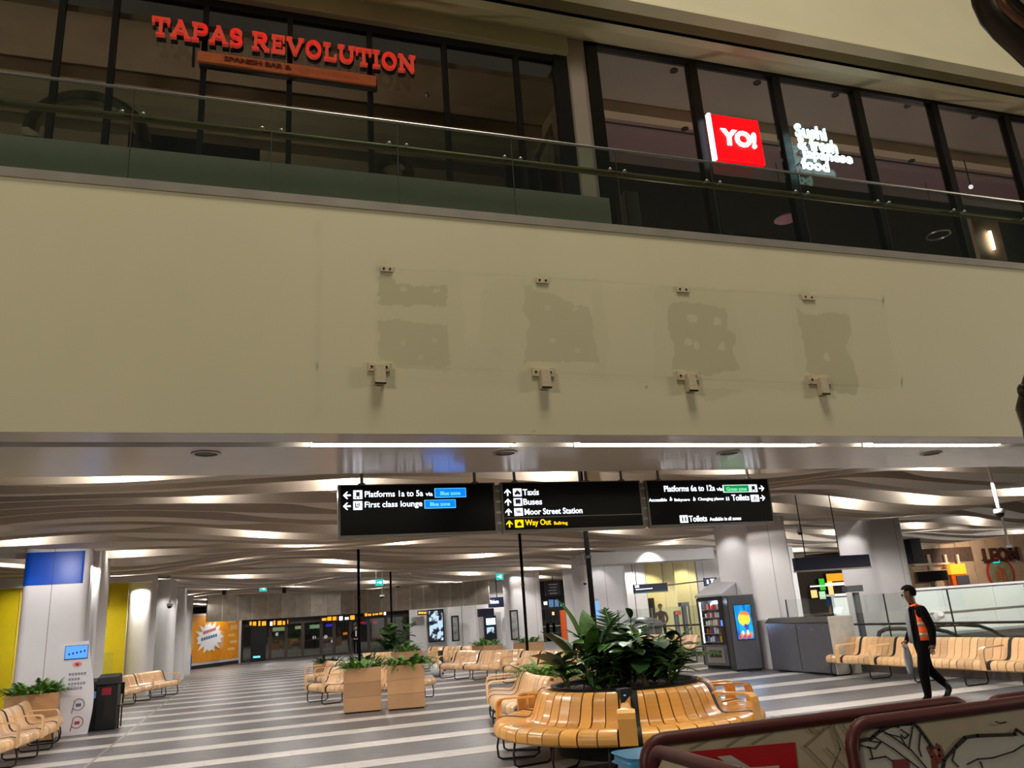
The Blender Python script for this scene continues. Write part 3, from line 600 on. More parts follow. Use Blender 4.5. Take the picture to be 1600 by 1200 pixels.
def arrow(g, x, y, dirx, m, s=7.):
    c = sg(x, y); r = abs(sg(x, y - s)[2] - c[2]); n0 = NG - .066
    base = [(-1, 0), (-.15, .9), (-.15, .45), (.15, .45), (-.2, .16), (1, .16), (1, -.16), (-.2, -.16), (.15, -.45), (-.15, -.9)]
    base = [(-1, 0), (-.05, .95), (.3, .95), (-.25, .2), (1, .2), (1, -.2), (-.25, -.2), (.3, -.95), (-.05, -.95)]
    def tr(p):
        if dirx == 'L': return p
        if dirx == 'R': return (-p[0], p[1])
        return (p[1], -p[0])
    P = [(c[0] + tr(p)[0] * r, n0, c[2] + tr(p)[1] * r) for p in base]
    if dirx == 'R': P = P[::-1]
    mb = MB(); mb.slab(P, (0, .006, 0), m); mb.build('arrow', g)
arrow(g1, 542, 774, 'L', E_WHITE, 6); arrow(g1, 542, 791, 'L', E_WHITE, 6)
icon(g1, plate(g1, 552, 766, 566, 780, E_WHITE), 'train'); icon(g1, plate(g1, 552, 783, 566, 797, E_WHITE), 'seat')
st(g1, 'Platforms 1a to 5a', 570, 777, 661, 9.5, E_WHITE); st(g1, 'via', 665, 775, 676, 6, E_WHITE)
st(g1, 'First class lounge', 570, 796, 660, 12, E_WHITE)
for (x0, y0, x1, y1, tx, ty) in [(680, 763, 727, 777, 688, 774), (664, 781, 711, 794, 672, 791)]:
    plate(g1, x0 - .7, y0 - .7, x1 + .7, y1 + .7, E_CYAN, 'zone_box_edge'); a = sg(x0, y1); b = sg(x1, y0)
    mb = MB(); mb.box(a[0], b[0], NG - .071, NG - .066, a[2], b[2], E_BLUE); mb.build('zone_box', g1)
    p = sg(tx, ty); w = sg(tx + 31, ty - 1.2)[0] - p[0]; text('lettering', 'Blue zone', g1, p + np.array([0, -.011, 0]), (1, 0, 0), (0, 0, 1), w, abs(sg(tx, ty - 6)[2] - p[2]), .004, E_CYAN, bold=.01)
for i, (tx, x0, y0, x1, cap, ic) in enumerate([('Taxis', 817, 774, 842, 9.5, 'taxi'), ('Buses', 818, 789, 847, 9.5, 'bus'), ('Moor Street Station', 820, 804.5, 910, 9.5, 'rail')]):
    y = y0 - 4.5; arrow(g2, 793 + i * .8, y, 'U', E_WHITE, 5.5); icon(g2, plate(g2, 802 + i, y - 6.2, 814.5 + i, y + 6.2, E_WHITE), ic, DKR if ic == 'rail' else DK)
    st(g2, tx, x0, y0, x1, cap, E_WHITE)
arrow(g2, 796, 818.5, 'U', E_YEL, 5.5); icon(g2, plate(g2, 805, 812, 817.5, 824.5, E_YEL), 'out', DKY)
st(g2, 'Way Out', 821, 824, 861.5, 12, E_YEL); st(g2, 'Bullring', 866, 821.5, 887, 6.5, E_YEL, .01)
a = sg(786, 809.5); b = sg(999, 805); mb = MB(); mb.box(3.32, 5.45, NG - .064, NG - .058, a[2] - .006, a[2] + .006, FR); mb.build('divider', g2)
st(g3, 'Platforms 6a to 12a', 1038, 768.5, 1117, 9.5, E_WHITE); st(g3, 'via', 1120, 767, 1129, 5.5, E_WHITE)
plate(g3, 1130.3, 757.3, 1169.7, 769.7, E_WHITE, 'zone_box_edge'); a = sg(1131.2, 769); b = sg(1168.8, 758); mb = MB(); mb.box(a[0], b[0], NG - .071, NG - .066, a[2], b[2], E_GREEN); mb.build('zone_box', g3)
p = sg(1135, 767.4); text('lettering', 'Green zone', g3, p + np.array([0, -.011, 0]), (1, 0, 0), (0, 0, 1), sg(1166, 766)[0] - p[0], abs(sg(1135, 761.5)[2] - p[2]), .004, mat('lit_pale_green', (150, 235, 190), .5, var=0, emit=1), bold=.01)
icon(g3, plate(g3, 1171, 757, 1182, 769, E_WHITE), 'train'); arrow(g3, 1190, 763, 'R', E_WHITE, 4.6); arrow(g3, 1191.5, 778, 'R', E_WHITE, 4.6)
st(g3, 'Accessible', 1014, 784, 1042, 5, E_WHITE, .012); st(g3, 'Babycare', 1054, 784.5, 1078, 5.5, E_WHITE, .012); st(g3, 'Changing places', 1091, 783.5, 1131, 6, E_WHITE, .012); st(g3, 'Toilets', 1144, 782.5, 1171, 9.5, E_WHITE)
for x, k_ in ((1044.5, 'wheel'), (1081, 'wheel'), (1133, 'people')):
    a = sg(x, 784); b = sg(x + 7, 775); icon(g3, (a[0], b[0], a[2], b[2]), k_, E_WHITE)
icon(g3, plate(g3, 1174, 773, 1185, 784, E_WHITE), 'wheel')
icon(g3, plate(g3, 1063, 805, 1074, 817, E_WHITE), 'people'); st(g3, 'Toilets', 1077, 815.5, 1105, 9.5, E_WHITE); st(g3, 'Available in all zones', 1109, 814, 1158, 5.5, E_WHITE, .01)
# ======================= wavy ceiling =======================
ceil = rootstruct('ceiling'); rnd = random.Random(11)
FINU = FIN
m_ = MB(); m_.box(-14, 40, 10.0, 66, 4.3, 4.4, FIN); m_.build('ceiling_slab', ceil)
n = 10.15; k = 0; ph = rnd.random() * 6; NLAMP = 0
def wob(u, k): return .34 * math.sin(u / 2.7 + k * .37 + .6) + .2 * math.sin(u / 1.6 - k * .23)
def gap(u, k):
    s_ = math.sin(u / 1.45 + k * 1.9 + 1.2 * math.sin(k * .7)) * .6 + .4 * math.sin(u / 2.4 - k * .8)
    return .04 + .25 * max(0., s_ + .35) ** 1.2
def base(u, k): return 3.84 + .15 * math.sin(u / 2.1 + k * .47) + .07 * math.sin(u / 1.3 - k * .36)
while n < 62:
    s = 1.0 + .012 * (n - 10); s = min(s, 1.5)
    lo = max(-.34 * n - 1.5, -13); hi = min(1.2 * n + 2, 36)
    us = np.arange(lo, hi, .22); lamp_last = None
    r0 = []; r1 = []; r2 = []; r3 = []; gs = [gap(u, k + 1) for u in us]
    for u, g in zip(us, gs):
        y0 = n + wob(u, k); y1 = n + s + wob(u, k + 1); zb = base(u, k)
        r0.append((u, y0, zb + gap(u, k) + .2)); r1.append((u, y0 + .012, zb)); r2.append((u, y0 + .05, zb - .004)); r3.append((u, y1 - .26, base(u, k + 1) + g - .012 - .35 * 0))
    # front face, rounded lip and underside of this fin; the face is what the hidden lamps wash
    mb = MB(); mb.sheet([r0, r1, r2, r3], FINU); o_ = mb.build('ceiling_fin', ceil, True)
    for i in range(2, len(us) - 2):
        g0 = gap(us[i], k); 
        if g0 > .11 and g0 >= gap(us[i - 1], k) and g0 > gap(us[i + 1], k):
            if lamp_last is not None and us[i] - lamp_last < 2.2: continue
            if rnd.random() < .12 or n > 50 and rnd.random() < .4: continue
            lamp_last = us[i]
            if k > 0:
                light('cove_lamp', 'POINT', (us[i], n + wob(us[i], k) - .27, base(us[i], k) + g0 + .06), 48 if n < 30 else 60, (1, .94, .86), size=.03); NLAMP += 1
    n += s; k += 1
print('cove lamps', NLAMP, 'fins', k)
# ======================= columns and lower walls =======================
def rbox_pts(x0, x1, y0, y1, r, k=5):
    P = []
    for cx, cy, a in ((x1 - r, y0 + r, -90), (x1 - r, y1 - r, 0), (x0 + r, y1 - r, 90), (x0 + r, y0 + r, 180)):
        for i in range(k + 1):
            t = math.radians(a + 90 * i / k); P.append((cx + r * math.cos(t), cy + r * math.sin(t)))
    return P
SEAM = mat('panel_seam', (120, 116, 116), .6, var=0)
def column(name, x0, x1, y0, y1, z1, r=.12, seams_x=(), seams_y=(), plinth=None, band=None):
    c = rootstruct(name, ((x0 + x1) / 2, (y0 + y1) / 2, 0))
    mb = MB(); mb.slab([(p[0], p[1], 0) for p in rbox_pts(x0, x1, y0, y1, r)], (0, 0, z1), WHITE); mb.build('column_shaft', c, True)
    for q in seams_x:
        mb = MB(); mb.box(q - .006, q + .006, y0 - .002, y0 + .01, 0, z1, SEAM); mb.build('panel_joint', c)
    for q in seams_y:
        mb = MB(); mb.box(x0 - .002, x0 + .01, q - .006, q + .006, 0, z1, SEAM); mb.build('panel_joint', c)
    if plinth:
        mb = MB(); mb.slab([(p[0], p[1], 0) for p in rbox_pts(x0 - .02, x1 + .02, y0 - .02, y1 + .02, r)], (0, 0, plinth), STEEL); mb.build('plinth', c, True)
    return c
nl = 20.7; xl0 = pn(29, 960, nl)[0]; xl1 = pn(131, 960, nl)[0]
cl = column('column', xl0, xl1 + .04, nl, nl + 1.9, 4.05, .16, ((xl0 + xl1) / 2 - .05,), ())
zb0, zb1 = pn(88, 913, nl)[2], pn(88, 862, nl)[2]
mb = MB(); mb.slab([(p[0], p[1], zb0) for p in rbox_pts(xl0 - .008, xl1 + .02, nl - .008, nl + 1.0, .16)], (0, 0, zb1 - zb0), BLUE); mb.build('blue_band', cl, True)
mb = MB(); mb.box((xl0 + xl1) / 2 - .056, (xl0 + xl1) / 2 - .044, nl - .010, nl, zb0, zb1, mat('blue_joint', (0, 50, 130), .5, var=0)); mb.build('band_joint', cl)
mb = MB(); mb.slab([(p[0], p[1], 0) for p in rbox_pts(xl1 - .3, xl1 + .2, nl + .5, nl + 1.9, .1)], (0, 0, 3.9), WHITE2); mb.build('column_return', cl, True)
cr = column('column', 12.45, 13.75, 18.3, 19.9, 3.9, .1, (13.15,), (), .42)
mb = MB(); mb.box(12.42, 13.0, 17.72, 18.35, 0, 1.22, WHITE); mb.build('white_plinth_block', cr, bevel=.03)
c2 = column('column', 17.25, 18.75, 19.3, 20.8, 3.95, .3, (18.35,), ())
# far columns: (left px, right px, top px, plane)
for x0, x1, yt, n_, sm in [(915, 985, 870, 31, (950,)), (798, 848, 893, 41, (838,))]:
    a = pn(x0, 950, n_)[0]; b = pn(x1, 950, n_)[0]; column('column', a, b, n_, n_ + 1.4, 3.9, .25, tuple(pn(s_, 950, n_)[0] for s_ in sm), ())
# facing walls given by photograph measurements on a plane
def facing(name, x0, x1, yt, yb, n_, m, parent=None, d=.12, z0=None, z1=None, yref=None):
    ym = (yt + yb) / 2; xm = (x0 + x1) / 2
    a = pn(x0, ym, n_)[0]; b = pn(x1, ym, n_)[0]
    zt = pn(xm, yt, n_)[2] if z1 is None else z1; zb = pn(xm, yb, n_)[2] if z0 is None else z0
    mb = MB(); mb.box(a, b, n_, n_ + d, zb, zt, m); o = mb.build(name, parent); return o, a, b, zb, zt
wl = rootstruct('wall_left')
facing('yellow_panel', -60, 22, 918, 1100, 29.0, YELLOW, wl, z0=0)
facing('pale_yellow_panel', 22, 60, 918, 1100, 29.1, mat('pale_yellow_panel', (232, 214, 96), .4, var=.03), wl, z0=0)
facing('yellow_panel', 60, 165, 912, 1070, 28.9, mat('bright_yellow_panel', (240, 220, 20), .4, var=.03), wl, z0=0)
facing('yellow_panel', 160, 196, 910, 1065, 28.6, YELLOW, wl, z0=0)
mb = MB(); mb.box(-14, pn(236, 950, 28.4)[0], 28.2, 28.5, pn(100, 915, 28.2)[2], 4.2, WHITE2); mb.build('frieze', wl)
for x0, x1, n_ in [(196, 234, 30.2), (238, 268, 33.5), (269, 286, 38.5)]:
    a = pn(x0, 980, n_)[0]; b = pn(x1, 980, n_)[0]
    mb = MB(); mb.slab([(p[0], p[1], 0) for p in rbox_pts(a, b, n_, n_ + 2.0, min(.3, (b - a) / 2.2))], (0, 0, 3.95), WHITE2); mb.build('white_lining', wl, True)
facing('back_lining', 150, 300, 900, 1060, 44, WHITE2, wl, z0=0, z1=3.9)
t = thing('recessed_locker', 'dark outlined recess with black screen in the yellow wall right of the blue banded column', 'wall unit', (pn(157, 960, 28.55)[0], 28.5, 0))
for nm, x0, x1, y0, y1, m in [('niche_frame', 154, 168, 916, 946, CHARC), ('niche', 156, 167, 918, 944, YELLOW), ('black_screen', 149, 164, 962, 978, BLACK), ('grey_panel', 147, 157, 990, 1007, GREYM)]:
    facing(nm, x0, x1, y0, y1, 28.55 if nm != 'niche' else 28.53, m, t, .03)
# ---- far end: orange hoarding, glazed doors, steel bulkhead band ----
NH = 50.0
wb = rootstruct('wall_back')
mb = MB(); mb.box(-20, 40, 62, 62.2, 0, 4.3, mat('back_wall_dark', (66, 60, 56), .7, var=.1)); mb.build('end_wall', wb)
p0 = pz(284, 1040, 0); p1 = pz(376, 1030, 0)
p0 = pn(283, 1036, 49.5); p1 = pn(376, 1026, 55.0)
t = thing('advertising_hoarding', 'orange poster hoarding with a white starburst at the far left of the concourse', 'hoarding', (p0[0], 49.5, 0))
dx = np.array([p1[0] - p0[0], 5.5, 0]); Lh = np.linalg.norm(dx); ex = dx / Lh; nn = np.array([ex[1], -ex[0], 0])
hz0 = .35; hz1 = pn(283, 963, 49.5)[2]
OH = np.array([p0[0], 49.5, 0])
mb = MB(); mb.obox(OH + np.array([0, 0, 0]), dx, -nn * .25, (0, 0, hz1 + .12), WHITE2); mb.build('frame', t)
mb = MB(); mb.obox(OH + ex * .15 + nn * .0 + np.array([0, 0, hz0]), ex * (Lh - .5), nn * .03, (0, 0, hz1 - hz0), ORANGE); mb.build('poster', t)
mb = MB(); mb.obox(OH + ex * .1 + nn * .03, ex * (Lh - .4), nn * .01, (0, 0, .2), CHARC); mb.build('kickboard', t)
def hp(f, z, off=.035): return OH + ex * (f * Lh) + nn * off + np.array([0, 0, z])
cxf, cz = .42, (hz0 + hz1) / 2 + .05; star = []
for i in range(32):
    a_ = 2 * PI * i / 32; r_ = (.95 if i % 2 == 0 else .68) * (1 + .12 * math.sin(i * 2.3)); star.append(hp(cxf + r_ * 1.55 * math.cos(a_) / Lh, cz + r_ * .95 * math.sin(a_)))
mb = MB(); mb.slab(star, nn * .02, mat('starburst_white', (240, 240, 242), .5)); mb.build('starburst', t)
mb = MB()
for f0, f1, z_, m in [(.31, .52, .18, mat('poster_red_words', (180, 50, 60), .5)), (.28, .55, -.18, mat('poster_blue_words', (60, 110, 150), .5))]:
    for j in range(7):
        ff = f0 + (f1 - f0) * j / 7; mb.obox(hp(ff, cz + z_ + .03 * j, .056), ex * (f1 - f0) / 9 * Lh, nn * .004, (0, 0, .17), m)
mb.build('blurred_words', t)
mb = MB()
for q in range(5):
    mb.obox(hp(.74 + .04 * (q % 2), cz + .75 - .4 * q, .032), ex * Lh * .13, nn * .004, (0, 0, .16 + .14 * (q == 1)), mat('poster_pale_words', (240, 190, 110), .5))
mb.build('pale_words', t)
mb = MB()
for f in (.12, .62):
    mb.slab([hp(f + .055 * math.cos(x), cz - .2 + .55 * math.sin(x), .032) for x in np.linspace(0, 2 * PI, 13)[:-1]], nn * .004, mat('poster_peach', (232, 170, 110), .5))
mb.build('peach_figures', t)
# glazed door line
ND = 56.0
DFR = mat('door_frame_bronze', (84, 76, 70), .4, .5); DGL = glass('door_glass', (.55, .56, .55), .5)
xa = pn(378, 1000, ND)[0]; xb = pn(640, 1000, ND)[0]; zd = pn(470, 974, ND)[2]
dl = [378, 422, 447, 473, 502, 522, 548, 576, 603, 632]
dr = rootstruct('door_1', (xa, ND, 0))
mb = MB(); mb.box(xa, xb, ND - .06, ND + .1, zd, zd + .16, DFR); mb.box(xa, xb, ND + .0, ND + .06, zd + .16, 3.1, BLACKM); mb.build('door_head', dr)
us = [pn(x, 1000, ND)[0] for x in dl]
for a in us:
    mb = MB(); mb.box(a - .1, a + .1, ND - .06, ND + .08, 0, zd, DFR); mb.build('door_post', dr)
for a, b in zip(us[:-1], us[1:]):
    mb = MB(); mb.box(a + .1, b - .1, ND - .01, ND + .01, .12, zd, DGL); mb.build('door_leaf', dr)
    mb = MB(); mb.box(a + .1, b - .1, ND - .03, ND + .03, 0, .12, DFR); mb.box((a + b) / 2 - .03, (a + b) / 2 + .03, ND - .03, ND + .03, 0, zd, DFR) if b - a > 1.25 else None; mb.build('door_rail', dr)
# lit displays seen through and above the doors
def glow(nm, lb, cat, x0, x1, y0, y1, n_, m, grp=None, d=.08, foot=0.):
    ym = (y0 + y1) / 2; xm = (x0 + x1) / 2; a = pn(x0, ym, n_)[0]; b = pn(x1, ym, n_)[0]; zt = pn(xm, y0, n_)[2]; zb = pn(xm, y1, n_)[2]
    mb = MB(); mb.box(a, b, n_, n_ + d, zb, zt, m); mb.box(a - .03, b + .03, n_ + d * .5, n_ + d * 1.3, zb - .03, zt + .03, BLACKM); mb.box((a + b) / 2 - .03, (a + b) / 2 + .03, n_ + d, n_ + d + .06, foot, zb, BLACKM) if foot is not None else mb.box((a + b) / 2 - .03, (a + b) / 2 + .03, n_ + d, n_ + .34, zb, zt, BLACKM); o = mb.build(nm, None, loc=((a + b) / 2, n_, zb)); return tag(o, lb, cat, grp)
def amber(x0, x1, y0, y1, lb, n_=55.6, seed=1, white=()):
    r = random.Random(seed); t = thing('led_departure_sign', lb, 'sign', pn(x0, y1, n_), 0, 'amber led signs above the far doors'); ym = (y0 + y1) / 2
    a = pn(x0, ym, n_)[0]; b = pn(x1, ym, n_)[0]; zb = pn((x0 + x1) / 2, y1, n_)[2]; zt = pn((x0 + x1) / 2, y0, n_)[2]
    mb = MB(); mb.box(a - .1, b + .1, n_ + .02, n_ + .2, zb - .06, zt + .06, BLACK); mb.build('case', t)
    mb = MB()
    for f in (.1, .9): mb.tube([(a + (b - a) * f, n_ + .1, zt), (a + (b - a) * f, n_ + .1, 4.2)], .02, BLACKM, 5)
    mb.build('hanging_rods', t)
    x = a; i = 0
    while x < b:
        w = r.uniform(.1, .3); h0 = r.uniform(0, .25); h1 = r.uniform(.7, 1)
        mb = MB(); mb.box(x, min(b, x + w), n_, n_ + .02, zb + (zt - zb) * h0, zb + (zt - zb) * h1, E_WHITE if i in white else E_AMBER); mb.build('lit_characters', t); x += w + r.uniform(.05, .16); i += 1
amber(390, 418, 970, 978, 'amber led sign over the leftmost far doors beside the orange hoarding', 55.5, 1, (5,)); amber(422, 450, 969, 977, 'amber and white led sign second from left over the far doors', 55.6, 4, (0,))
amber(503, 527, 963, 971, 'amber led sign over the far doors near the middle pair', 55.6, 2); amber(530, 554, 962, 970, 'amber led sign with white start just left of the thin black pole', 55.6, 5, (0, 1)); amber(570, 603, 957, 962, 'dim small amber led sign right of the thin black pole over the far doors', 55.6, 7, (5,))
for x0, x1, y0, y1, m, lb in [(426, 445, 980, 986, mat('lit_peach_green', (190, 220, 150), .5, var=0, emit=.9), 'pale green lit panel behind the second far door'), (461, 470, 978, 983, mat('lit_lemon', (225, 235, 160), .5, var=0, emit=.9), 'lemon lit panel behind the third far door'),
        (484, 499, 976, 982, mat('lit_mint', (190, 230, 190), .5, var=0, emit=.9), 'mint lit panel behind the fourth far door'), (509, 523, 975, 979, mat('lit_violet_blue', (70, 60, 255), .5, var=0, emit=1.2), 'violet blue lit sign behind the fifth far door'),
        (563, 570, 971, 975, E_RED, 'left red lit sign behind the far doors right of the black pole'), (572, 578, 970, 976, mat('lit_deep_blue', (30, 40, 240), .5, var=0, emit=1.2), 'deep blue lit sign behind the far doors'), (583, 589, 970, 975, E_RED, 'right red lit sign behind the far doors'),
        (536, 543, 988, 992, E_AMBER, 'small amber lit sign low behind the far doors left of the dark suited person')]:
    glow('lit_shop_sign', lb, 'sign', x0, x1, y0, y1, 57.5, m, 'lit signs behind the far doors')
for x, y, lb in ((433, 991, 'first from the left'), (491, 996, 'second from the left'), (509, 995, 'third from the left'), (520, 1002, 'lowest, fourth from the left')):
    p = pn(x, y, 58); mb = MB(); mb.ball(p, .12, E_WHITE, 8, 5); mb.bar(p, (p[0], 58, 3.9), .03, .03, BLACKM); tag(mb.build('bulkhead_lamp', None, loc=p), 'small white lamp glimpsed through the far glazed doors, ' + lb, 'lamp', 'lamps beyond the far doors')
t = thing('digital_kiosk', 'tall black advertising screen standing by the far left doors', 'screen', pz(404, 1030, 0) * [1, 0, 1] + [0, 52, 0]); KX = [pn(x, 1005, 52)[0] for x in (392, 416)]
mb = MB(); mb.box(KX[0], KX[1], 52, 52.25, 0, pn(404, 978, 52)[2], BLACK); mb.build('body', t, bevel=.02)
mb = MB(); mb.box(KX[0] + .15, KX[0] + .55, 51.98, 52, .32, .42, E_CYAN); mb.build('lit_logo', t)
mb = MB(); mb.box(KX[0] - .05, KX[1] + .05, 51.9, 52.3, 0, .09, STEEL); mb.build('base', t)
# steel bulkhead: panels along a gentle curve
bk = thing('steel_bulkhead', 'long curved band of dull steel panels hanging below the ceiling at the far end', 'bulkhead', (3, 45, 2.5))
PXS = [324, 348, 372, 395, 419, 442, 465, 487, 510, 532, 553, 575, 597, 620, 642, 663, 684, 705, 725, 745, 766]
for i in range(len(PXS) - 1):
    na = 43.5 + 3.5 * math.sin(PI * i / 20); nb = 43.5 + 3.5 * math.sin(PI * (i + 1) / 20)
    a = pn(PXS[i], 950, na); b = pn(PXS[i + 1], 950, nb); d = b - a; d[2] = 0; L = np.linalg.norm(d); d /= L; nr = np.array([-d[1], d[0], 0])
    z0 = pn(PXS[i], 974 - (PXS[i] - 324) * .064, na)[2]; z1 = pn(PXS[i], 938 - (PXS[i] - 324) * .062, na)[2]
    mb = MB(); mb.obox((a[0], a[1], 2.42), d * (L - .035), nr * .08, (0, 0, 1.3), mat('bulkhead_steel', (160, 150, 138), .3, .9, var=.15, scale=3)); mb.build('panel', bk)
    mb = MB(); mb.obox((a[0] + d[0] * (L - .035), a[1] + d[1] * (L - .035), 2.42), d * .035, nr * .02, (0, 0, 1.3), mat('bulkhead_joint', (190, 184, 176), .35, .7)); mb.build('joint_strip', bk)
    if i % 4 == 1:
        mb = MB(); mb.obox((a[0], a[1] + .03, 3.72), d * .18, nr * .1, (0, 0, .3), BLACKM); mb.build('hanger', bk)
light('bulkhead_uplight', 'SPOT', (pn(498, 940, 44.5)[0], 44.0, 3.9), 60, (1, .95, .85), (pn(498, 940, 46)[0], 46.6, 2.4), .05, math.radians(50), .8)
light('bulkhead_uplight', 'SPOT', (pn(619, 940, 44.5)[0], 44.0, 3.9), 60, (1, .95, .85), (pn(619, 940, 46)[0], 46.4, 2.4), .05, math.radians(50), .8)
# right back: white walls, ticket machine, dark shop, lift lobby
wr = rootstruct('wall_right')
facing('white_lining', 640, 700, 930, 1006, 50.0, WHITE2, wr, z0=0, z1=3.9)
for a, b in ((700, 722), (722, 744), (744, 800)): facing('white_lining', a + .4, b - .4, 930, 1006, 49.0, WHITE2, wr, z0=0, z1=3.9)
facing('white_lining', 884, 920, 880, 1004, 37.0, WHITE2, wr, z0=0, z1=3.9)
facing('white_lining', 968, 1012, 870, 1004, 35.0, WHITE2, wr, z0=0, z1=3.9)
for x in (975, 993): facing('panel_joint', x, x + 1, 880, 1004, 34.98, SEAM, wr, .03, z0=0)
LY = mat('lift_lobby_panel', (240, 230, 178), .4, var=.02)
xs = [985, 1012, 1040, 1058]
for a, b in zip(xs[:-1], xs[1:]): facing('lobby_panel', a, b - .5, 860, 1004, 36.5, LY, wr, z0=0, z1=3.8)
for a, b in ((1058, 1080), (1080.5, 1094)): facing('lobby_side_panel', a, b, 860, 1004, 34.6, LY, wr, z0=0, z1=3.8)
for a, b in ((1094, 1104), (1104.5, 1150)): facing('white_lining', a, b, 860, 1010, 32.0, WHITE2, wr, z0=0, z1=3.8)
mb = MB(); a = pn(905, 880, 30); b = pn(1130, 865, 28.5); mb.box(a[0], b[0], 29.2, 30.4, pn(1010, 878, 29.2)[2], 3.9, WHITE2); mb.build('frieze', wr)
mb = MB(); mb.box(14, 40, 52, 52.2, 0, 4, mat('shop_dark_back', (34, 32, 34), .7)); mb.build('shop_back', wr)
light('lobby_downlight', 'SPOT', (pn(1020, 880, 35.6)[0], 35.4, 3.75), 160, (1, .88, .55), (pn(1020, 880, 35.6)[0], 36.3, 0), .05, math.radians(110), .5)
light('lobby_downlight', 'SPOT', (pn(1075, 880, 33.9)[0], 33.7, 3.75), 110, (1, .88, .55), (pn(1075, 880, 33.9)[0], 34.5, 0), .05, math.radians(110), .5)
light('wash_spot', 'SPOT', (pn(1018, 860, 28.9)[0], 28.75, 3.85), 60, (1, .97, .92), (pn(1018, 860, 29)[0], 29.6, 2.6), .04, math.radians(110), .5)
for x, y, n_ in [(942, 880, 30.5), (905, 885, 36.2), (780, 905, 48), (815, 905, 40.3)]:
    p = pn(x, y, n_ - .1); light('wash_spot', 'SPOT', (p[0], p[1], 3.85), 90, (1, .97, .93), (p[0], p[1] + .7, 0), .04, math.radians(80), .5)
for x, y, n_ in [(215, 900, 29.0), (255, 930, 32.6)]:
    p = pn(x, y, n_); light('wash_spot', 'SPOT', (p[0], p[1], 3.75), 65, (1, .97, .93), (p[0], p[1] + 1.2, 0), .04, math.radians(90), .5)
p = pn(80, 880, 19.6); light('wash_spot', 'SPOT', (p[0], 18.9, 3.6), 110, (1, .97, .94), (p[0], 20.9, .6), .04, math.radians(150), .5)
light('wash_spot', 'SPOT', (11.4, 19.1, 3.7), 60, (1, .97, .93), (12.7, 19.1, .6), .04, math.radians(110), .4)
light('wash_spot', 'SPOT', (16.2, 20.1, 3.7), 60, (1, .97, .93), (17.5, 20.1, .6), .04, math.radians(110), .4)
light('yellow_wall_lamp', 'SPOT', (pn(60, 900, 27)[0], 27.0, 3.6), 170, (1, .96, .8), (pn(60, 900, 27)[0], 29, .5), .04, math.radians(130), .5)
# ======================= benches of bent slats =======================
PROF = [(.035, .285), (.006, .31), (0, .36), (.012, .405), (.05, .44), (.12, .455), (.26, .445), (.40, .43), (.465, .442), (.51, .49), (.545, .58), (.58, .68), (.615, .75), (.655, .785), (.70, .79), (.735, .765), (.745, .72)]
SLATS = {}
def slat_mesh(w, wb, m):
    key = (round(w, 3), round(wb, 2), m.name)
    if key in SLATS: return SLATS[key]
    vs = []; fs = []; n = len(PROF); th = .02
    for i, (y, z) in enumerate(PROF):
        a = PROF[max(i - 1, 0)]; b = PROF[min(i + 1, n - 1)]; t = Vector((b[0] - a[0], b[1] - a[1])).normalized(); nx, nz = t.y, -t.x
        hw = (w + (wb - w) * (y / .745)) / 2
        vs += [(-hw, y, z), (hw, y, z), (hw, y + nx * th, z + nz * th), (-hw, y + nx * th, z + nz * th)]
    for i in range(n - 1):
        a = 4 * i; b = a + 4
        for j in range(4): k_ = (j + 1) % 4; fs.append((a + j, b + j, b + k_, a + k_))
    fs += [(0, 1, 2, 3), (4 * n - 1, 4 * n - 2, 4 * n - 3, 4 * n - 4)]
    mb = MB(); mb.add(vs, fs, m); me = mb.mesh('slat', True)
    try: me.set_sharp_from_angle(angle=math.radians(40))
    except Exception: pass
    SLATS[key] = me; return me
ARM = {}
def arm_mesh(m, wd):
    if (m.name, wd) in ARM: return ARM[(m.name, wd)]
    P = [(.0, .30), (.0, .57), (.015, .63), (.055, .665), (.11, .675), (.53, .685)]; th = .024; vs = []; fs = []
    for i, (y, z) in enumerate(P):
        a = P[max(i - 1, 0)]; b = P[min(i + 1, len(P) - 1)]; t = Vector((b[0] - a[0], b[1] - a[1])).normalized(); hw = wd / 2 * (1 if i < 4 else .55 if i == 4 else .4)
        vs += [(-hw, y, z), (hw, y, z), (hw, y + t.y * th, z - t.x * th), (-hw, y + t.y * th, z - t.x * th)]
    for i in range(len(P) - 1):
        a = 4 * i; b = a + 4
        for j in range(4): k_ = (j + 1) % 4; fs.append((a + j, b + j, b + k_, a + k_))
    fs += [(0, 1, 2, 3), (4 * len(P) - 1, 4 * len(P) - 2, 4 * len(P) - 3, 4 * len(P) - 4)]
    mb = MB(); mb.add(vs, fs, m); ARM[(m.name, wd)] = mb.mesh('armrest', False); return ARM[(m.name, wd)]
mb = MB(); mb.tube([(0, .06, .3), (0, .03, .16), (0, .04, .04), (0, .09, .015), (0, .5, .015), (0, .56, .05), (0, .55, .4)], .014, BLACKM, 6); LEG = mb.mesh('leg', True)

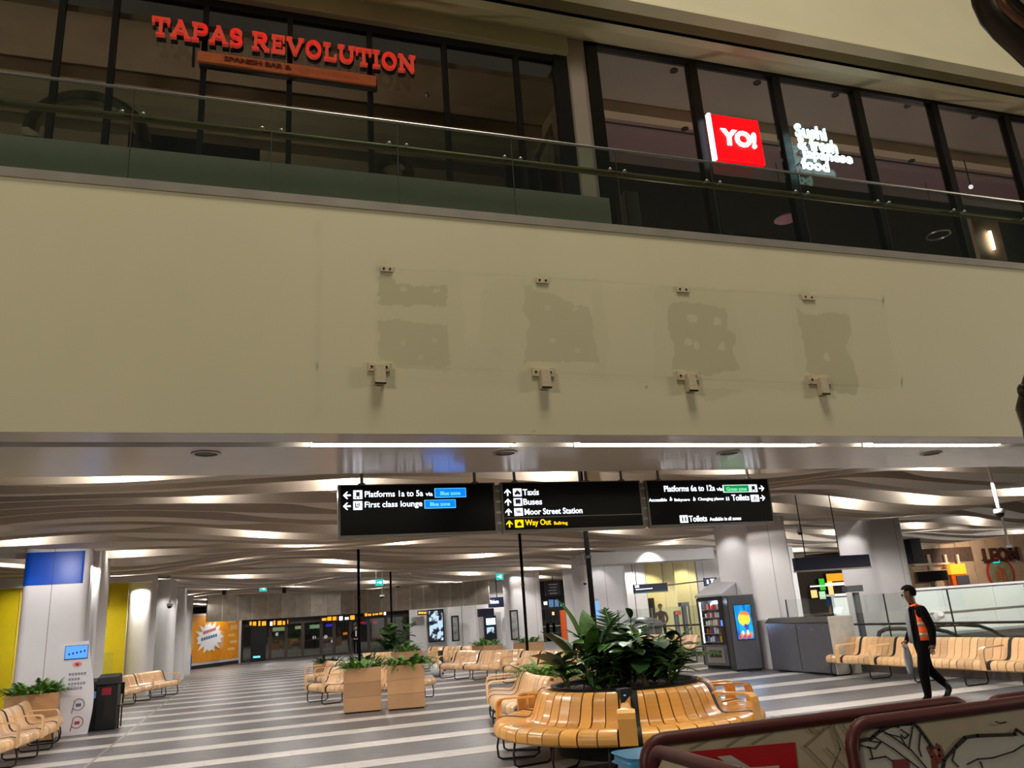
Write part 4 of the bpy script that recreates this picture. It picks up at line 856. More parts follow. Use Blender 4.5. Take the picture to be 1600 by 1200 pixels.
def resample(path, sp, closed=False):
    P = [np.array(p, float) for p in path]
    if closed: P.append(P[0])
    seg = [np.linalg.norm(b - a) for a, b in zip(P[:-1], P[1:])]; L = sum(seg); n = max(2, int(round(L / sp))); out = []
    for i in range(n if closed else n):
        d = L * (i + (0 if closed else .5)) / n; j = 0
        while j < len(seg) - 1 and d > seg[j]: d -= seg[j]; j += 1
        out.append(P[j] + (P[j + 1] - P[j]) * min(1, d / seg[j]))
    return out, L / n
def smooth_path(pts, k=8):
    P = [np.array(p, float) for p in pts]
    if len(P) < 3: return P
    P = [2 * P[0] - P[1]] + P + [2 * P[-1] - P[-2]]; out = []
    for i in range(1, len(P) - 2):
        for j in range(k):
            t = j / k; a, b, c, d = P[i - 1:i + 3]
            out.append(.5 * ((2 * b) + (c - a) * t + (2 * a - 5 * b + 4 * c - d) * t * t + (3 * b - a - 3 * c + d) * t ** 3))
    out.append(P[-2]); return out
def bench(label, path, side, m, arms=(), group=None, mod=6, closed=False, sp=.168, name='slatted_bench', armw=.1, gaps=True):
    """path: front lip on the floor plan; side +1 when the sitter faces to the left of the path direction, -1 to the right"""
    if not closed: path = smooth_path(path)
    pts, d = resample(path, sp, closed); n = len(pts); c = sum(pts) / n
    t = thing(name, label, 'bench', (c[0], c[1], 0), 0, group); legs = []; rail = []
    for i, p in enumerate(pts):
        a = pts[(i - 1) % n] if closed else pts[max(i - 1, 0)]; b = pts[(i + 1) % n] if closed else pts[min(i + 1, n - 1)]
        tg = (b - a) / np.linalg.norm(b - a); out = np.array([-tg[1], tg[0]]) * side
        # local curvature: how the spacing changes at the backrest
        if closed or 0 < i < n - 1:
            a2 = pts[(i - 2) % n] if closed else pts[max(i - 2, 0)]; b2 = pts[(i + 2) % n] if closed else pts[min(i + 2, n - 1)]
            ta = p - a2; tb = b2 - p; ang = math.atan2(ta[0] * tb[1] - ta[1] * tb[0], ta @ tb) / 2 if np.linalg.norm(ta) > 0 and np.linalg.norm(tb) > 0 else 0
        else: ang = 0
        # turning towards the sitter side widens the back
        wb = d + .745 * ang * side
        wb = min(max(wb, .05), .4)
        X = -side; xax = np.array([tg[0], tg[1]]) * X
        Mx = Matrix(((xax[0], -out[0], 0, p[0] - c[0]), (xax[1], -out[1], 0, p[1] - c[1]), (0, 0, 1, 0), (0, 0, 0, 1)))
        lastmod = gaps and (i % mod == mod - 1)
        inst('slat', slat_mesh(d - (.026 if lastmod else .013), wb - (.024 if lastmod else .011), m), t, Mx)
        M2 = Mx @ Matrix.Translation((d / 2, 0, 0))
        if i in arms:
            inst('armrest', arm_mesh(m, armw), t, Mx @ Matrix.Translation((0, -.022, 0))); inst('gap_panel', slat_mesh(.07, .07, BLACKM), t, Mx @ Matrix.Translation((d / 2, -.004, .004)))
        if i % mod == (mod // 2 if closed else 0) or (not closed and i == n - 1): inst('leg', LEG, t, Mx)
        rail.append((p[0] - out[0] * .3, p[1] - out[1] * .3, .395))
    if closed: rail.append(rail[0])
    mb = MB(); mb.tube(rail, .02, BLACKM, 6); mb.build('under_rail', t)
    return t
def fpx(l, z=.4): return [pz(x, y, z)[:2] for x, y in l]
RC = np.array([4.68, 10.12]); RR = 1.74; NSL = 66
ring = [RC + RR * np.array([math.cos(2 * PI * i / 96), math.sin(2 * PI * i / 96)]) for i in range(96)]
def ring_i(x, y, z): p = pz(x, y, z)[:2] - RC; a = math.atan2(p[1], p[0]) % (2 * PI); return int(round(a / (2 * PI) * NSL_R)) % NSL_R
_p, _d = resample(ring, .232, True); NSL_R = len(_p)
a0 = ring_i(978, 1120, .45); arms = [a0] + [ring_i(x_, y_, .45) for x_, y_ in ((1138, 1112), (1182, 1092), (815, 1118), (779, 1100))] + [(a0 + 16) % NSL_R, (a0 - 16) % NSL_R, (a0 + 22) % NSL_R]
ringb = bench('large round slatted bench circling the big leafy planter in front of the vending machine', ring, -1, BENCHW, arms, 'curved slatted benches', 3, True, armw=.2, sp=.232)
mb = MB(); p = RC + (RR - .66) * np.array([math.cos(2 * PI * a0 / NSL_R), math.sin(2 * PI * a0 / NSL_R)]); mb.box(p[0] - .08, p[0] + .08, p[1] - .07, p[1] + .07, .66, .83, BLACKM); mb.build('power_box', ringb, bevel=.01)
mb = MB(); q = p - np.array([.03, .075]); mb.box(q[0] - .012, q[0] + .012, q[1] - .002, q[1] + .004, .75, .765, mat('lit_blue_dot', (60, 110, 255), .5, var=0, emit=2)); mb.build('power_light', ringb)
# planter tub inside the ring
tub = thing('round_planter', 'round black planter tub inside the large round bench', 'planter', (RC[0], RC[1], 0))
mb = MB(); mb.lathe([(.9, 0), (.95, .1), (.95, .8), (.965, .815), (.9, .815), (.89, .74), (0, .74)], (RC[0], RC[1], 0), CHARC, 40); mb.build('tub', tub, True)
mb = MB(); mb.lathe([(.885, 0), (.885, .012), (0, .03)], (RC[0], RC[1], .742), SOIL, 28); mb.build('soil', tub)
def path_bench(label, pts, side, arms, m=BENCH, grp='curved slatted benches', mod=6, z=.4, px=True): return bench(label, fpx(pts, z) if px else pts, side, m, arms, grp, mod)
path_bench('slatted bench with two armrests just left of and behind the large round bench', [(4.35, 15.6), (3.98, 14.3), (3.75, 13.1), (3.78, 12.2)], -1, (0, 4, 9), px=False)
path_bench('front slatted bench behind the pair of tall wooden planters', [(1.3, 21.6), (1.75, 20.2), (2.6, 19.35), (3.5, 19.2), (4.25, 19.75)], -1, (0, 7, 22), px=False)
path_bench('second slatted bench of the middle cluster, behind the one at the wooden planters', [(1.55, 26.0), (1.85, 24.2), (2.5, 22.9), (3.3, 22.2), (4.1, 22.3)], -1, (0, 8), px=False)
path_bench('far slatted bench with its rounded back towards the tall wooden planters', [(3.4, 29.6), (4.4, 28.9), (5.6, 28.8)], -1, (2,), px=False)
path_bench('small far slatted bench right of the middle cluster', [(5.9, 31.0), (6.6, 29.4), (7.3, 28.6)], -1, (0, 5, 12), px=False)
path_bench('slatted bench left of the thin black pole, right of the middle cluster', [(5.55, 25.6), (5.95, 24.0), (6.5, 22.7), (7.2, 22.2)], -1, (0, 9), px=False)
path_bench('slatted bench behind the low bright ferns beside the large leafy planter', [(6.4, 21.6), (6.75, 20.3), (7.5, 19.4), (8.4, 19.3)], -1, (0, 6), px=False)
path_bench('long straight slatted bench in front of the glass balustrade by the walking person', [(12.0, 15.35), (12.0, 13.5), (12.0, 11.5), (12.0, 9.3), (12.0, 7.8)], -1, (2, 8, 24), mod=7, px=False)
path_bench('short slatted bench just left of the vending machine', [(12.6, 27.0), (12.35, 24.5), (12.3, 22.3)], -1, (5,), px=False)
path_bench('slatted bench at the left edge in front of the planter beside the white totem', [(-3.5, 14.0), (-3.35, 15.6), (-3.3, 17.0), (-3.45, 18.5)], -1, (5, 12, 19), px=False)
path_bench('slatted bench beyond the black litter bins on the left', [(-3.95, 22.8), (-3.7, 24.8), (-3.0, 27.3), (-2.2, 29.6)], -1, (8, 18, 30, 41), px=False)
# ======================= planters and plants =======================
def planter(label, c, w, h, rz):
    t = thing('wooden_planter', label, 'planter', (c[0], c[1], 0), rz, 'square wooden planters')
    ft = MB(); ft.box(-w / 2 + .03, w / 2 - .03, -w / 2 + .03, w / 2 - .03, 0, .03, BLACKM); ft.build('base', t, local=True)
    hs = h / 3
    for i in range(3):
        mb = MB(); z0 = .03 + i * hs; mb.box(-w / 2, w / 2, -w / 2, -w / 2 + .03, z0, z0 + hs - .004, PLANTW); mb.box(-w / 2, w / 2, w / 2 - .03, w / 2, z0, z0 + hs - .004, PLANTW)
        mb.box(-w / 2, -w / 2 + .03, -w / 2 + .03, w / 2 - .03, z0, z0 + hs - .004, PLANTW); mb.box(w / 2 - .03, w / 2, -w / 2 + .03, w / 2 - .03, z0, z0 + hs - .004, PLANTW); mb.build('plank_course', t, local=True)
    mb = MB(); mb.box(-w / 2 + .03, w / 2 - .03, -w / 2 + .03, w / 2 - .03, h - .1, h - .04, SOIL); mb.build('soil', t, local=True); return t
def frond_strip(mb, base, yaw, length, lift, droop, leafw, m, r, n=9):
    P = []
    for i in range(n + 1):
        f = i / n; P.append(np.array([base[0] + math.cos(yaw) * length * (f * math.cos(lift) + .25 * f * f * droop), base[1] + math.sin(yaw) * length * (f * math.cos(lift) + .25 * f * f * droop), base[2] + length * (f * math.sin(lift) - droop * f * f)]))
    side = np.array([-math.sin(yaw), math.cos(yaw), 0])
    for i in range(1, n + 1):
        f = i / n; w = leafw * math.sin(PI * min(1, f * .9 + .08)) + .004; d = P[i] - P[i - 1]; d = d / (np.linalg.norm(d) + 1e-9)
        for s in (-1, 1):
            tip = P[i] + side * s * w + d * w * .6 + np.array([0, 0, -.15 * w + r.uniform(-.2, .2) * w]); bw = length / n * .42
            mb.add([P[i] - d * bw, P[i] + d * bw, tip], [(0, 1, 2)], m)
    return P
def fern(label, c, rad, n, L, m=None, name='fern', droopmul=1., seed=0, grp=None):
    r = random.Random(seed); t = thing(name, label, 'plant', c, 0, grp); mb = MB(); st_ = MB()
    for i in range(n):
        a = r.uniform(0, 2 * PI); q = rad * math.sqrt(r.random()); mm = m or (FERN, LEAFM, LEAFB)[r.randrange(3)]
        b = (c[0] + q * math.cos(a), c[1] + q * math.sin(a), c[2])
        P = frond_strip(mb, b, a + r.uniform(-.9, .9), L * r.uniform(.6, 1.1), r.uniform(.75, 1.4), r.uniform(.35, .8) * droopmul, L * .12, mm, r, 11)
        st_.tube(P, .004, LEAFM, 3)
    o = mb.build('fronds', t); o['kind'] = 'stuff'; st_.build('stems', t); return t
rzv = lambda x, y: -math.atan2(x, y)
pA = (2.30, 18.25); pB = (3.20, 18.0)
planter('left one of the two tall square wooden planters in the middle of the concourse', pA, .78, .86, rzv(*pA)); planter('right one of the two tall square wooden planters in the middle of the concourse', pB, .78, .86, rzv(*pB))
fern('low ferny plants topping the left tall wooden planter', (pA[0], pA[1], .82), .36, 110, .5, seed=1, grp='ferns in the wooden planters'); fern('trailing ferny plants spilling over the right tall wooden planter', (pB[0], pB[1], .82), .36, 120, .58, seed=2, droopmul=1.25, grp='ferns in the wooden planters')
pC = (-4.12, 19.0); planter('square wooden planter on the left beside the white totem', pC, .9, .86, rzv(*pC) - .1); fern('feathery green plant in the planter beside the white totem', (pC[0], pC[1], .82), .4, 130, .6, seed=3, grp='ferns in the wooden planters')
pD = (4.95, 27.6); planter('far wooden planter with fern between the rounded bench backs', pD, .8, .8, .2); fern('bright fern in the far planter between the rounded bench backs', (pD[0], pD[1], .78), .34, 50, .6, seed=4, grp='ferns in the wooden planters')
pE = (8.05, 28.6); planter('wooden planter behind the benches right of the middle cluster, left of the ticket machine', pE, .8, .75, .3); fern('fern in the planter left of the ticket machine', (pE[0], pE[1], .74), .36, 50, .55, seed=5, grp='ferns in the wooden planters')
pF = (9.55, 28.4); planter('wooden planter in front of the ticket machine', pF, .8, .75, .3); fern('fern in the planter in front of the ticket machine', (pF[0], pF[1], .74), .36, 50, .55, seed=6, grp='ferns in the wooden planters')
pG = (5.15, 14.3); planter('planter of bright ferns just behind the left of the large round bench', pG, .95, .62, .1); fern('bright low ferns just behind the left of the large round bench', (pG[0], pG[1], .6), .46, 130, .62, LEAFB, seed=7, grp='ferns in the wooden planters')
for (x, y, lb, sd) in [(2.3, 26.6, 'left low dark fern behind the middle benches', 8), (3.35, 26.6, 'right low dark fern behind the middle benches beside the thin pole', 9)]:
    q = planter(lb.replace('fern', 'fern planter').replace('low dark ', 'low wooden '), (x, y), .75, .68, .2); fern(lb, (x, y, .66), .34, 50, .5, LEAFD, seed=sd, grp='dark ferns behind the middle benches')
# leaf shapes
def leaf_mesh(name, L, w, m, bend=.3, fold=.25, petiole=0., shape='oval', nx=6):
    vs = []; fs = []
    for i in range(nx + 1):
        f = i / nx; ww = w * (math.sin(PI * f ** (.8 if shape == 'oval' else 1.25 if shape == 'obov' else .6)) ** .75 if 0 < f < 1 else .02)
        x = petiole + L * f; z = -bend * L * f * f + petiole * .0
        vs += [(x, -ww / 2, z + fold * ww / 2), (x, 0, z), (x, ww / 2, z + fold * ww / 2)]
    for i in range(nx):
        a = 3 * i; fs += [(a, a + 3, a + 4, a + 1), (a + 1, a + 4, a + 5, a + 2)]
    mb = MB(); mb.add(vs, fs, m)
    if petiole: mb.tube([(0, 0, -.02), (petiole * .5, 0, .012), (petiole, 0, 0)], .008, LEAFM, 4)
    me = mb.mesh(name, True); return me
def orient(base, yaw, pitch, roll=0., s=1.):
    return Matrix.Translation(base) @ Matrix.Rotation(yaw, 4, 'Z') @ Matrix.Rotation(-pitch, 4, 'Y') @ Matrix.Rotation(roll, 4, 'X') @ Matrix.Scale(s, 4)
FIG = [leaf_mesh('leaf', .34, .22, m, .35, .2, .05, 'obov') for m in (LEAFD, LEAFD, LEAFM)]
PAD = [leaf_mesh('leaf', .62, .27, m, .22, .3, .5, 'oval', 8) for m in (LEAFM, LEAFG, LEAFD)]
LAN = [leaf_mesh('leaf', .34, .085, m, .5, .35, .03, 'oval') for m in (LEAFD, LEAFM, LEAFD)]
SM = [leaf_mesh('leaf', .22, .11, m, .3, .25, .03, 'oval') for m in (LEAFD, LEAFD, LEAFM)]
def stem_plant(name, label, c, stems, leafset, per, h, grp=None, seed=0, sz=1., spread=.25, z0=None, pitch=(.1, .9), start=.2):
    r = random.Random(seed); t = thing(name, label, 'plant', c, 0, grp)
    for s in range(stems):
        a = r.uniform(0, 2 * PI); tip = np.array([c[0] + spread * math.cos(a) * r.uniform(.4, 1), c[1] + spread * math.sin(a) * r.uniform(.4, 1), c[2] + h * r.uniform(.75, 1.05)]); b0 = np.array([c[0] + .08 * math.cos(a), c[1] + .08 * math.sin(a), c[2] - .03])
        mb = MB(); mb.tube([b0, (b0 + tip) / 2 + np.array([.03 * math.cos(a), .03 * math.sin(a), 0]), tip], [.014, .01, .006], mat('plant_stem', (84, 70, 44), .7), 5); mb.build('stem', t)
        for i in range(per):
            f = start + (1 - start) * (i + 1) / per; p = b0 + (tip - b0) * f; yaw = a + i * 2.4 + r.uniform(-.4, .4)
            inst('leaf', leafset[r.randrange(len(leafset))], t, orient(tuple(p - np.array(c)), yaw, r.uniform(*pitch), r.uniform(-.4, .4), sz * r.uniform(.75, 1.15)))
    return t
def palm(label, c, n, L, seed=0, m=LEAFD, grp=None, lw=.26, lift=(.75, 1.35)):
    r = random.Random(seed); t = thing('palm', label, 'plant', c, 0, grp)
    for i in range(n):
        mb = MB(); yaw = 2 * PI * i / n + r.uniform(-.3, .3); ln = L * r.uniform(.7, 1.05)
        P = frond_strip(mb, (c[0], c[1], c[2]), yaw, ln, r.uniform(*lift), r.uniform(.25, .6), ln * lw, m, r, 22); mb.tube(P, .007, LEAFM, 4); mb.build('frond', t)
    return t
RZ = .76; right2 = np.array([math.cos(YAW), -math.sin(YAW)]); fwd2 = np.array([math.sin(YAW), math.cos(YAW)])
def rp(a, b): q = RC + right2 * a + fwd2 * b; return (q[0], q[1], RZ)
t = thing('paddle_leaf_plant', 'tall plant with bright paddle leaves at the left of the large planter', 'plant', rp(-.38, .15), 0)
for i, (yaw, pit, s, k_) in enumerate([(2.6, 1.35, 1.1, 0), (1.2, 1.2, 1.0, 0), (3.4, .55, 1.0, 1), (3.0, .95, .9, 2), (4.4, 1.1, .85, 0), (5.4, 1.2, .95, 2), (.5, 1.0, .9, 2), (2.0, .9, .9, 2)]): inst('leaf', PAD[k_], t, orient((0, 0, 0), yaw, pit, .3, s))
palm('arching feathery palm rising at the centre of the large planter', rp(.0, .1), 24, 1.32, 21, grp='palms in the large planter'); palm('arching feathery palm at the right of the large planter in front of the lift lobby', rp(.45, .25), 22, 1.25, 22, grp='palms in the large planter', lift=(.7, 1.35))
stem_plant('fiddle_leaf_plant', 'plant with large rounded leaves at the front right of the large planter', rp(.34, -.3), 4, FIG, 9, .62, seed=31, spread=.36, pitch=(-.1, .7))
stem_plant('fiddle_leaf_plant', 'plant with large rounded leaves at the front centre of the large planter', rp(.02, -.34), 3, FIG, 8, .62, seed=32, spread=.26, pitch=(-.1, .7))
stem_plant('broad_leaf_shrub', 'dark glossy shrub at the far right rim of the large planter', rp(.66, -.02), 5, SM, 10, .6, seed=33, spread=.3, sz=1.15)
stem_plant('broad_leaf_shrub', 'dark glossy shrub at the left rim of the large planter', rp(-.62, -.12), 4, SM, 9, .42, seed=34, spread=.28, sz=1.1)
stem_plant('lance_leaf_plant', 'low plant with narrow pointed leaves at the front left of the large planter', rp(-.34, -.45), 4, LAN, 9, .3, seed=35, spread=.24, sz=.9, start=.1)
stem_plant('broad_leaf_shrub', 'dark leafy plant filling the middle of the large planter', rp(-.08, -.02), 6, FIG, 7, .6, seed=36, spread=.4, sz=.9)
stem_plant('lance_leaf_plant', 'narrow leaved plant at the back of the large planter', rp(.2, .45), 4, LAN, 9, .8, seed=37, spread=.3, sz=1.1)
stem_plant('lance_leaf_plant', 'narrow leaved plant at the front right rim of the large planter', rp(.55, -.5), 3, LAN, 8, .32, seed=38, spread=.22, sz=.9, start=.1)
t = thing('round_planter', 'round dark planter of tall leafy plants among the far benches of the middle cluster', 'planter', (5.3, 31.6, 0)); mb = MB(); mb.lathe([(.85, 0), (.9, .1), (.9, .75), (.85, .75), (.84, .68), (0, .68)], (5.3, 31.6, 0), CHARC, 28); mb.build('tub', t, True); mb = MB(); mb.lathe([(.83, 0), (0, .02)], (5.3, 31.6, .68), SOIL, 20); mb.build('soil', t)
stem_plant('broad_leaf_shrub', 'tall dark leafy shrub in the far round planter', (5.3, 31.6, .7), 7, FIG, 8, .95, seed=41, spread=.8, sz=1.2)
palm('dark feathery palm in the far round planter', (5.0, 31.8, .7), 11, 1.15, 42, grp=None)
# ======================= black poles =======================
for x, y, lb in [(5.2, 12.12, 'thick black pole rising behind the large leafy planter'), (7.38, 22.09, 'thin black pole right of centre between the benches and the dark far shop'), (3.1, 25.21, 'thin black pole rising from the middle benches behind the left tall planter'), (5.57, 34.36, 'thinnest black pole, farthest, right of the hanging exit sign')]:
    t = thing('support_pole', lb, 'pole', (x, y, 0), 0, 'black floor to ceiling poles'); r_ = .042
    mb = MB(); mb.tube([(x, y, .02), (x, y, 4.2)], r_, mat('pole_black', (8, 8, 8), .9, var=0, spec=.1), 12); mb.build('pole', t, True); mb = MB(); mb.lathe([(.12, 0), (.12, .015), (.05, .03)], (x, y, 0), BLACK, 14); mb.build('base_plate', t); mb = MB(); mb.lathe([(r_ + .012, 0), (r_ + .012, .05)], (x, y, 2.55), BLACKM, 12); mb.build('collar', t)
# ======================= right side: machines, cabinets, balustrade =======================
VN0 = 19.05; VU = 11.93
t = thing('vending_machine', 'vending machine with lit glass front and sloping grey roof', 'vending machine', (VU + .4, VN0 + .6, 0), 0)
VL = 1.12; ang = math.radians(97); vx = np.array([math.cos(ang), math.sin(ang), 0]); vy = np.array([math.sin(ang), -math.cos(ang), 0]); VO = np.array([VU, VN0, 0])  # vx along front (away), vy depth (+u)
def vb(x0, x1, y0, y1, z0, z1, m, nm, bev=0.):
    mb = MB(); mb.obox(VO + vx * x0 + vy * y0 + np.array([0, 0, z0]), vx * (x1 - x0), vy * (y1 - y0), (0, 0, z1 - z0), m); return mb.build(nm, t, bevel=bev)
VB = mat('vending_black', (24, 25, 28), .4, var=0)
vb(0, VL, .34, .85, .08, 1.86, VB, 'cabinet'); vb(0, .2, .05, .34, .08, 1.86, VB, 'side_wall'); vb(VL - .05, VL, .05, .34, .08, 1.86, VB, 'side_wall'); vb(.2, VL - .05, .05, .34, 1.78, 1.86, VB, 'cabinet_top'); vb(.2, VL - .05, .05, .34, .08, .62, VB, 'cabinet_base'); vb(.02, VL - .02, .1, .8, 0, .08, BLACKM, 'plinth')
vb(0, .07, 0, .05, .1, 1.84, VB, 'door_frame'); vb(VL - .07, VL, 0, .05, .1, 1.84, VB, 'door_frame'); vb(.07, VL - .07, 0, .05, 1.76, 1.84, VB, 'door_frame'); vb(.07, VL - .07, 0, .05, .1, .62, GREYM, 'lower_door')
vb(.3, .9, -.008, 0, .3, .5, BLACK, 'delivery_flap'); vb(.2, VL - .2, -.012, 0, .16, .56, STEEL, 'flap_surround'); vb(.3, .8, -.016, -.01, .3, .48, VB, 'flap')
vb(.07, .2, -.006, .05, .62, 1.76, VB, 'keypad_panel'); vb(.1, .17, -.012, -.004, 1.1, 1.25, E_SCREEN, 'keypad')
mbg = MB(); mbg.obox(VO + vx * .2 + vy * .02 + np.array([0, 0, .64]), vx * (VL - .3), vy * .01, (0, 0, 1.1), glass('vending_glass', (.96, .97, .98), 0., .02)); mbg.build('glass_front', t)
vb(VL - .1, VL - .07, .03, .06, .66, 1.74, E_WHITE, 'light_tube')
vb(.2, VL - .08, .3, .32, .64, 1.76, mat('vending_back', (90, 96, 110), .5, var=0), 'inner_back')
r = random.Random(5)
for k_ in range(5):
    z = .68 + .21 * k_; vb(.2, VL - .1, .06, .3, z, z + .015, STEEL, 'shelf')
    for j in range(7):
        x = .24 + .105 * j; ci = (r.randrange(5) if k_ < 3 else r.randrange(2)); m = [mat('pack_red', (200, 40, 40), .4), mat('pack_white', (235, 235, 235), .4), mat('pack_yellow', (225, 180, 50), .4), mat('pack_blue', (40, 80, 170), .4), mat('pack_brown', (120, 70, 40), .4)][ci]
        mb = MB(); h_ = r.uniform(.1, .16); mb.obox(VO + vx * x + vy * .1 + np.array([0, 0, z + .015]), vx * .075, vy * .06, (0, 0, h_), m); o = mb.build('snack_pack', None, loc=tuple(VO + vx * x + vy * .1 + np.array([0, 0, z + .015])))
        tag(o, f"small {('red','white','yellow','blue','brown')[ci]} snack pack, {('first','second','third','fourth','fifth','sixth','seventh')[6 - j]} from the left on the {('bottom','second','middle','fourth','top')[k_]} vending shelf", 'snack', 'packs in the vending machine')
p = VO + vx * .6 + vy * .2; light('vending_tube', 'POINT', (p[0], p[1], 1.72), 30, (.85, .93, 1), size=.04)
mb = MB(); A_ = lambda x, y, z: VO + vx * x + vy * y + np.array([0, 0, z])
mb.hexa([A_(-.02, -.02, 1.86), A_(VL + .02, -.02, 1.86), A_(VL + .02, .95, 1.86), A_(-.02, .95, 1.86), A_(-.02, -.02, 1.92), A_(VL + .02, -.02, 1.92), A_(VL + .02, .95, 2.42), A_(-.02, .95, 2.42)], mat('pale_grey_metal', (176, 176, 180), .4, .2, var=.03)); mb.build('sloping_roof', t, bevel=.01)
mb = MB(); q = A_(-.025, .8, 2.1); mb.obox(q, vy * .1, -vx * .01, (0, 0, .1), GREYM); mb.build('roof_label', t)
# screen kiosk
kc = pz(1145, 1048, 0); fdir = np.array([math.sin(.36), math.cos(.36), 0]); kx = np.array([fdir[1], -fdir[0], 0]); KO = np.array([11.60, 18.28, 0])
t = thing('screen_kiosk', 'grey kiosk with a bright blue and yellow screen', 'kiosk', KO)
def kb(x0, x1, y0, y1, z0, z1, m, nm, bev=0.):
    mb = MB(); mb.obox(KO + kx * x0 + fdir * y0 + np.array([0, 0, z0]), kx * (x1 - x0), fdir * (y1 - y0), (0, 0, z1 - z0), m); return mb.build(nm, t, bevel=bev)
kb(0, .66, 0, .55, .06, 1.86, GREYM, 'cabinet', .012); kb(.03, .63, .03, .5, 0, .06, BLACKM, 'plinth'); kb(-.015, .0, .0, .55, .04, 1.86, VB, 'black_side')
kb(.12, .56, -.012, 0, .76, 1.62, VB, 'screen_bezel')
m = bpy.data.materials.new('screen_picture'); m.use_nodes = True; nt = m.node_tree; b = nt.nodes['Principled BSDF']; L_ = nt.links.new
tc = nt.nodes.new('ShaderNodeTexCoord'); sp_ = nt.nodes.new('ShaderNodeMapping'); L_(tc.outputs['Generated'], sp_.inputs[0]); wv = nt.nodes.new('ShaderNodeTexNoise'); wv.inputs['Scale'].default_value = 2.2; wv.inputs['Detail'].default_value = 1
L_(sp_.outputs[0], wv.inputs[0]); rp_ = nt.nodes.new('ShaderNodeValToRGB'); L_(wv.outputs['Fac'], rp_.inputs[0]); cr_ = rp_.color_ramp; cr_.elements[0].position = .35; cr_.elements[0].color = (0, .12, .6, 1); cr_.elements[1].position = .62; cr_.elements[1].color = (.0, .5, .95, 1)
L_(rp_.outputs[0], b.inputs['Emission Color']); b.inputs['Emission Strength'].default_value = 1.0; b.inputs['Base Color'].default_value = (0, 0, 0, 1)
kb(.135, .545, -.018, -.012, .775, 1.605, m, 'screen')
def kdisc(cx, cz, rx, rz_, m_, nm, a0=0, a1=360, off=.022):
    mb = MB(); pts = [KO + kx * (cx + rx * math.cos(math.radians(a))) + np.array([0, 0, cz + rz_ * math.sin(math.radians(a))]) - fdir * off for a in np.linspace(a0, a1, 19)]
    mb.slab(pts, fdir * .003, m_); mb.build(nm, t)
kdisc(.35, 1.27, .15, .17, mat('screen_yellow', (255, 200, 60), .5, var=0, emit=.9), 'picture_balloon'); kdisc(.36, 1.32, .14, .13, mat('screen_orange', (255, 120, 60), .5, var=0, emit=.9), 'picture_balloon', 10, 150, .025); kdisc(.31, 1.22, .1, .1, mat('screen_lime', (190, 220, 70), .5, var=0, emit=.8), 'picture_balloon', 180, 350, .024)
kdisc(.37, 1.08, .045, .06, mat('screen_purple', (90, 50, 150), .5, var=0, emit=.8), 'picture_basket', off=.025)
rr = random.Random(3)
for i in range(8):
    kdisc(.2 + .04 * i, .83 + .05 * (i % 3), .03, .05 + .015 * (i % 2), [mat('screen_red', (230, 50, 40), .5, var=0, emit=.9), mat('screen_orange', (255, 120, 60), .5), mat('screen_cream', (250, 220, 190), .5, var=0, emit=.9)][i % 3], 'picture_crowd', off=.024 + .0005 * i)
p = KO + kx * .34 - fdir * .1; light('screen_glow', 'AREA', (p[0], p[1], 1.2), 5, (.35, .6, 1), tuple(p - fdir * 2), .4)
# metal cabinets
t = thing('metal_cabinet', 'low dark grey two-door metal cabinet between the column and the long bench', 'cabinet', (12.5, 16.5, 0))
CU = 12.25; C0, C1 = 15.35, 17.7
mb = MB(); mb.box(CU, CU + .55, C0, C1, .03, 1.13, GREYM); mb.build('body', t, bevel=.008)
for a, b in ((C0 + .02, (C0 + C1) / 2 - .01), ((C0 + C1) / 2 + .01, C1 - .02)):
    mb = MB(); mb.box(CU - .02, CU, a, b, .05, 1.1, GREYM); o = mb.build('door', t, bevel=.005)
    mb = MB()
    for f, z in ((.12, 1.02), (.88, 1.02), (.5, .98)): mb.tube([(CU - .03, a + (b - a) * f, z), (CU - .015, a + (b - a) * f, z)], .022, STEEL, 8)
    mb.build('lock', o)
mb = MB(); mb.hexa([(CU - .04, C0 - .02, 1.13), (CU + .58, C0 - .02, 1.13), (CU + .58, C1 + .02, 1.13), (CU - .04, C1 + .02, 1.13), (CU + .1, C0 - .02, 1.24), (CU + .58, C0 - .02, 1.24), (CU + .58, C1 + .02, 1.24), (CU + .1, C1 + .02, 1.24)], DARKSTEEL); mb.build('sloping_top', t)
mb = MB(); mb.box(CU - .05, CU + .62, C0 - .06, C0 - .02, 0, 1.25, mat('worn_pale_panel', (186, 180, 172), .45, .2, var=.1)); mb.build('end_panel', t, bevel=.02)
# balustrade and upstand
t = thing('glass_balustrade', 'clear glass balustrade with steel handrail behind the long bench on the right', 'balustrade', (13.4, 13, 0))
mb = MB(); mb.box(13.15, 13.3, 4, 18.3, 0, .42, mat('upstand_grey', (128, 122, 118), .5, var=.04)); mb.build('upstand', t)
for i in range(8):
    n0 = 18.2 - 1.75 * i; mb = MB(); mb.box(13.28, 13.295, n0 - 1.73, n0 - .02, .42, 1.66, GLASS); mb.build('glass_panel', t)
    mb = MB(); mb.box(13.275, 13.3, n0 - .02, n0, .42, 1.66, CHARC); mb.box(13.18, 13.28, n0 - .12, n0 - .1, .98, 1.0, STEEL); mb.box(13.18, 13.28, n0 + .08, n0 + .1, .98, 1.0, STEEL); mb.build('joint_and_bracket', t)
mb = MB(); mb.tube([(13.2, 18.2, 1.02), (13.2, 4, 1.02)], .024, DARKSTEEL, 8); mb.build('handrail', t, True)
t = thing('glass_balustrade', 'clear glass balustrade in front of the lift lobby behind the large leafy planter', 'balustrade', (14.5, 26, 0)); p0 = np.array([13.3, 28.6, 0]); p1 = np.array([16.0, 22.6, 0]); d = (p1 - p0) / np.linalg.norm(p1 - p0); nr = np.array([d[1], -d[0], 0])
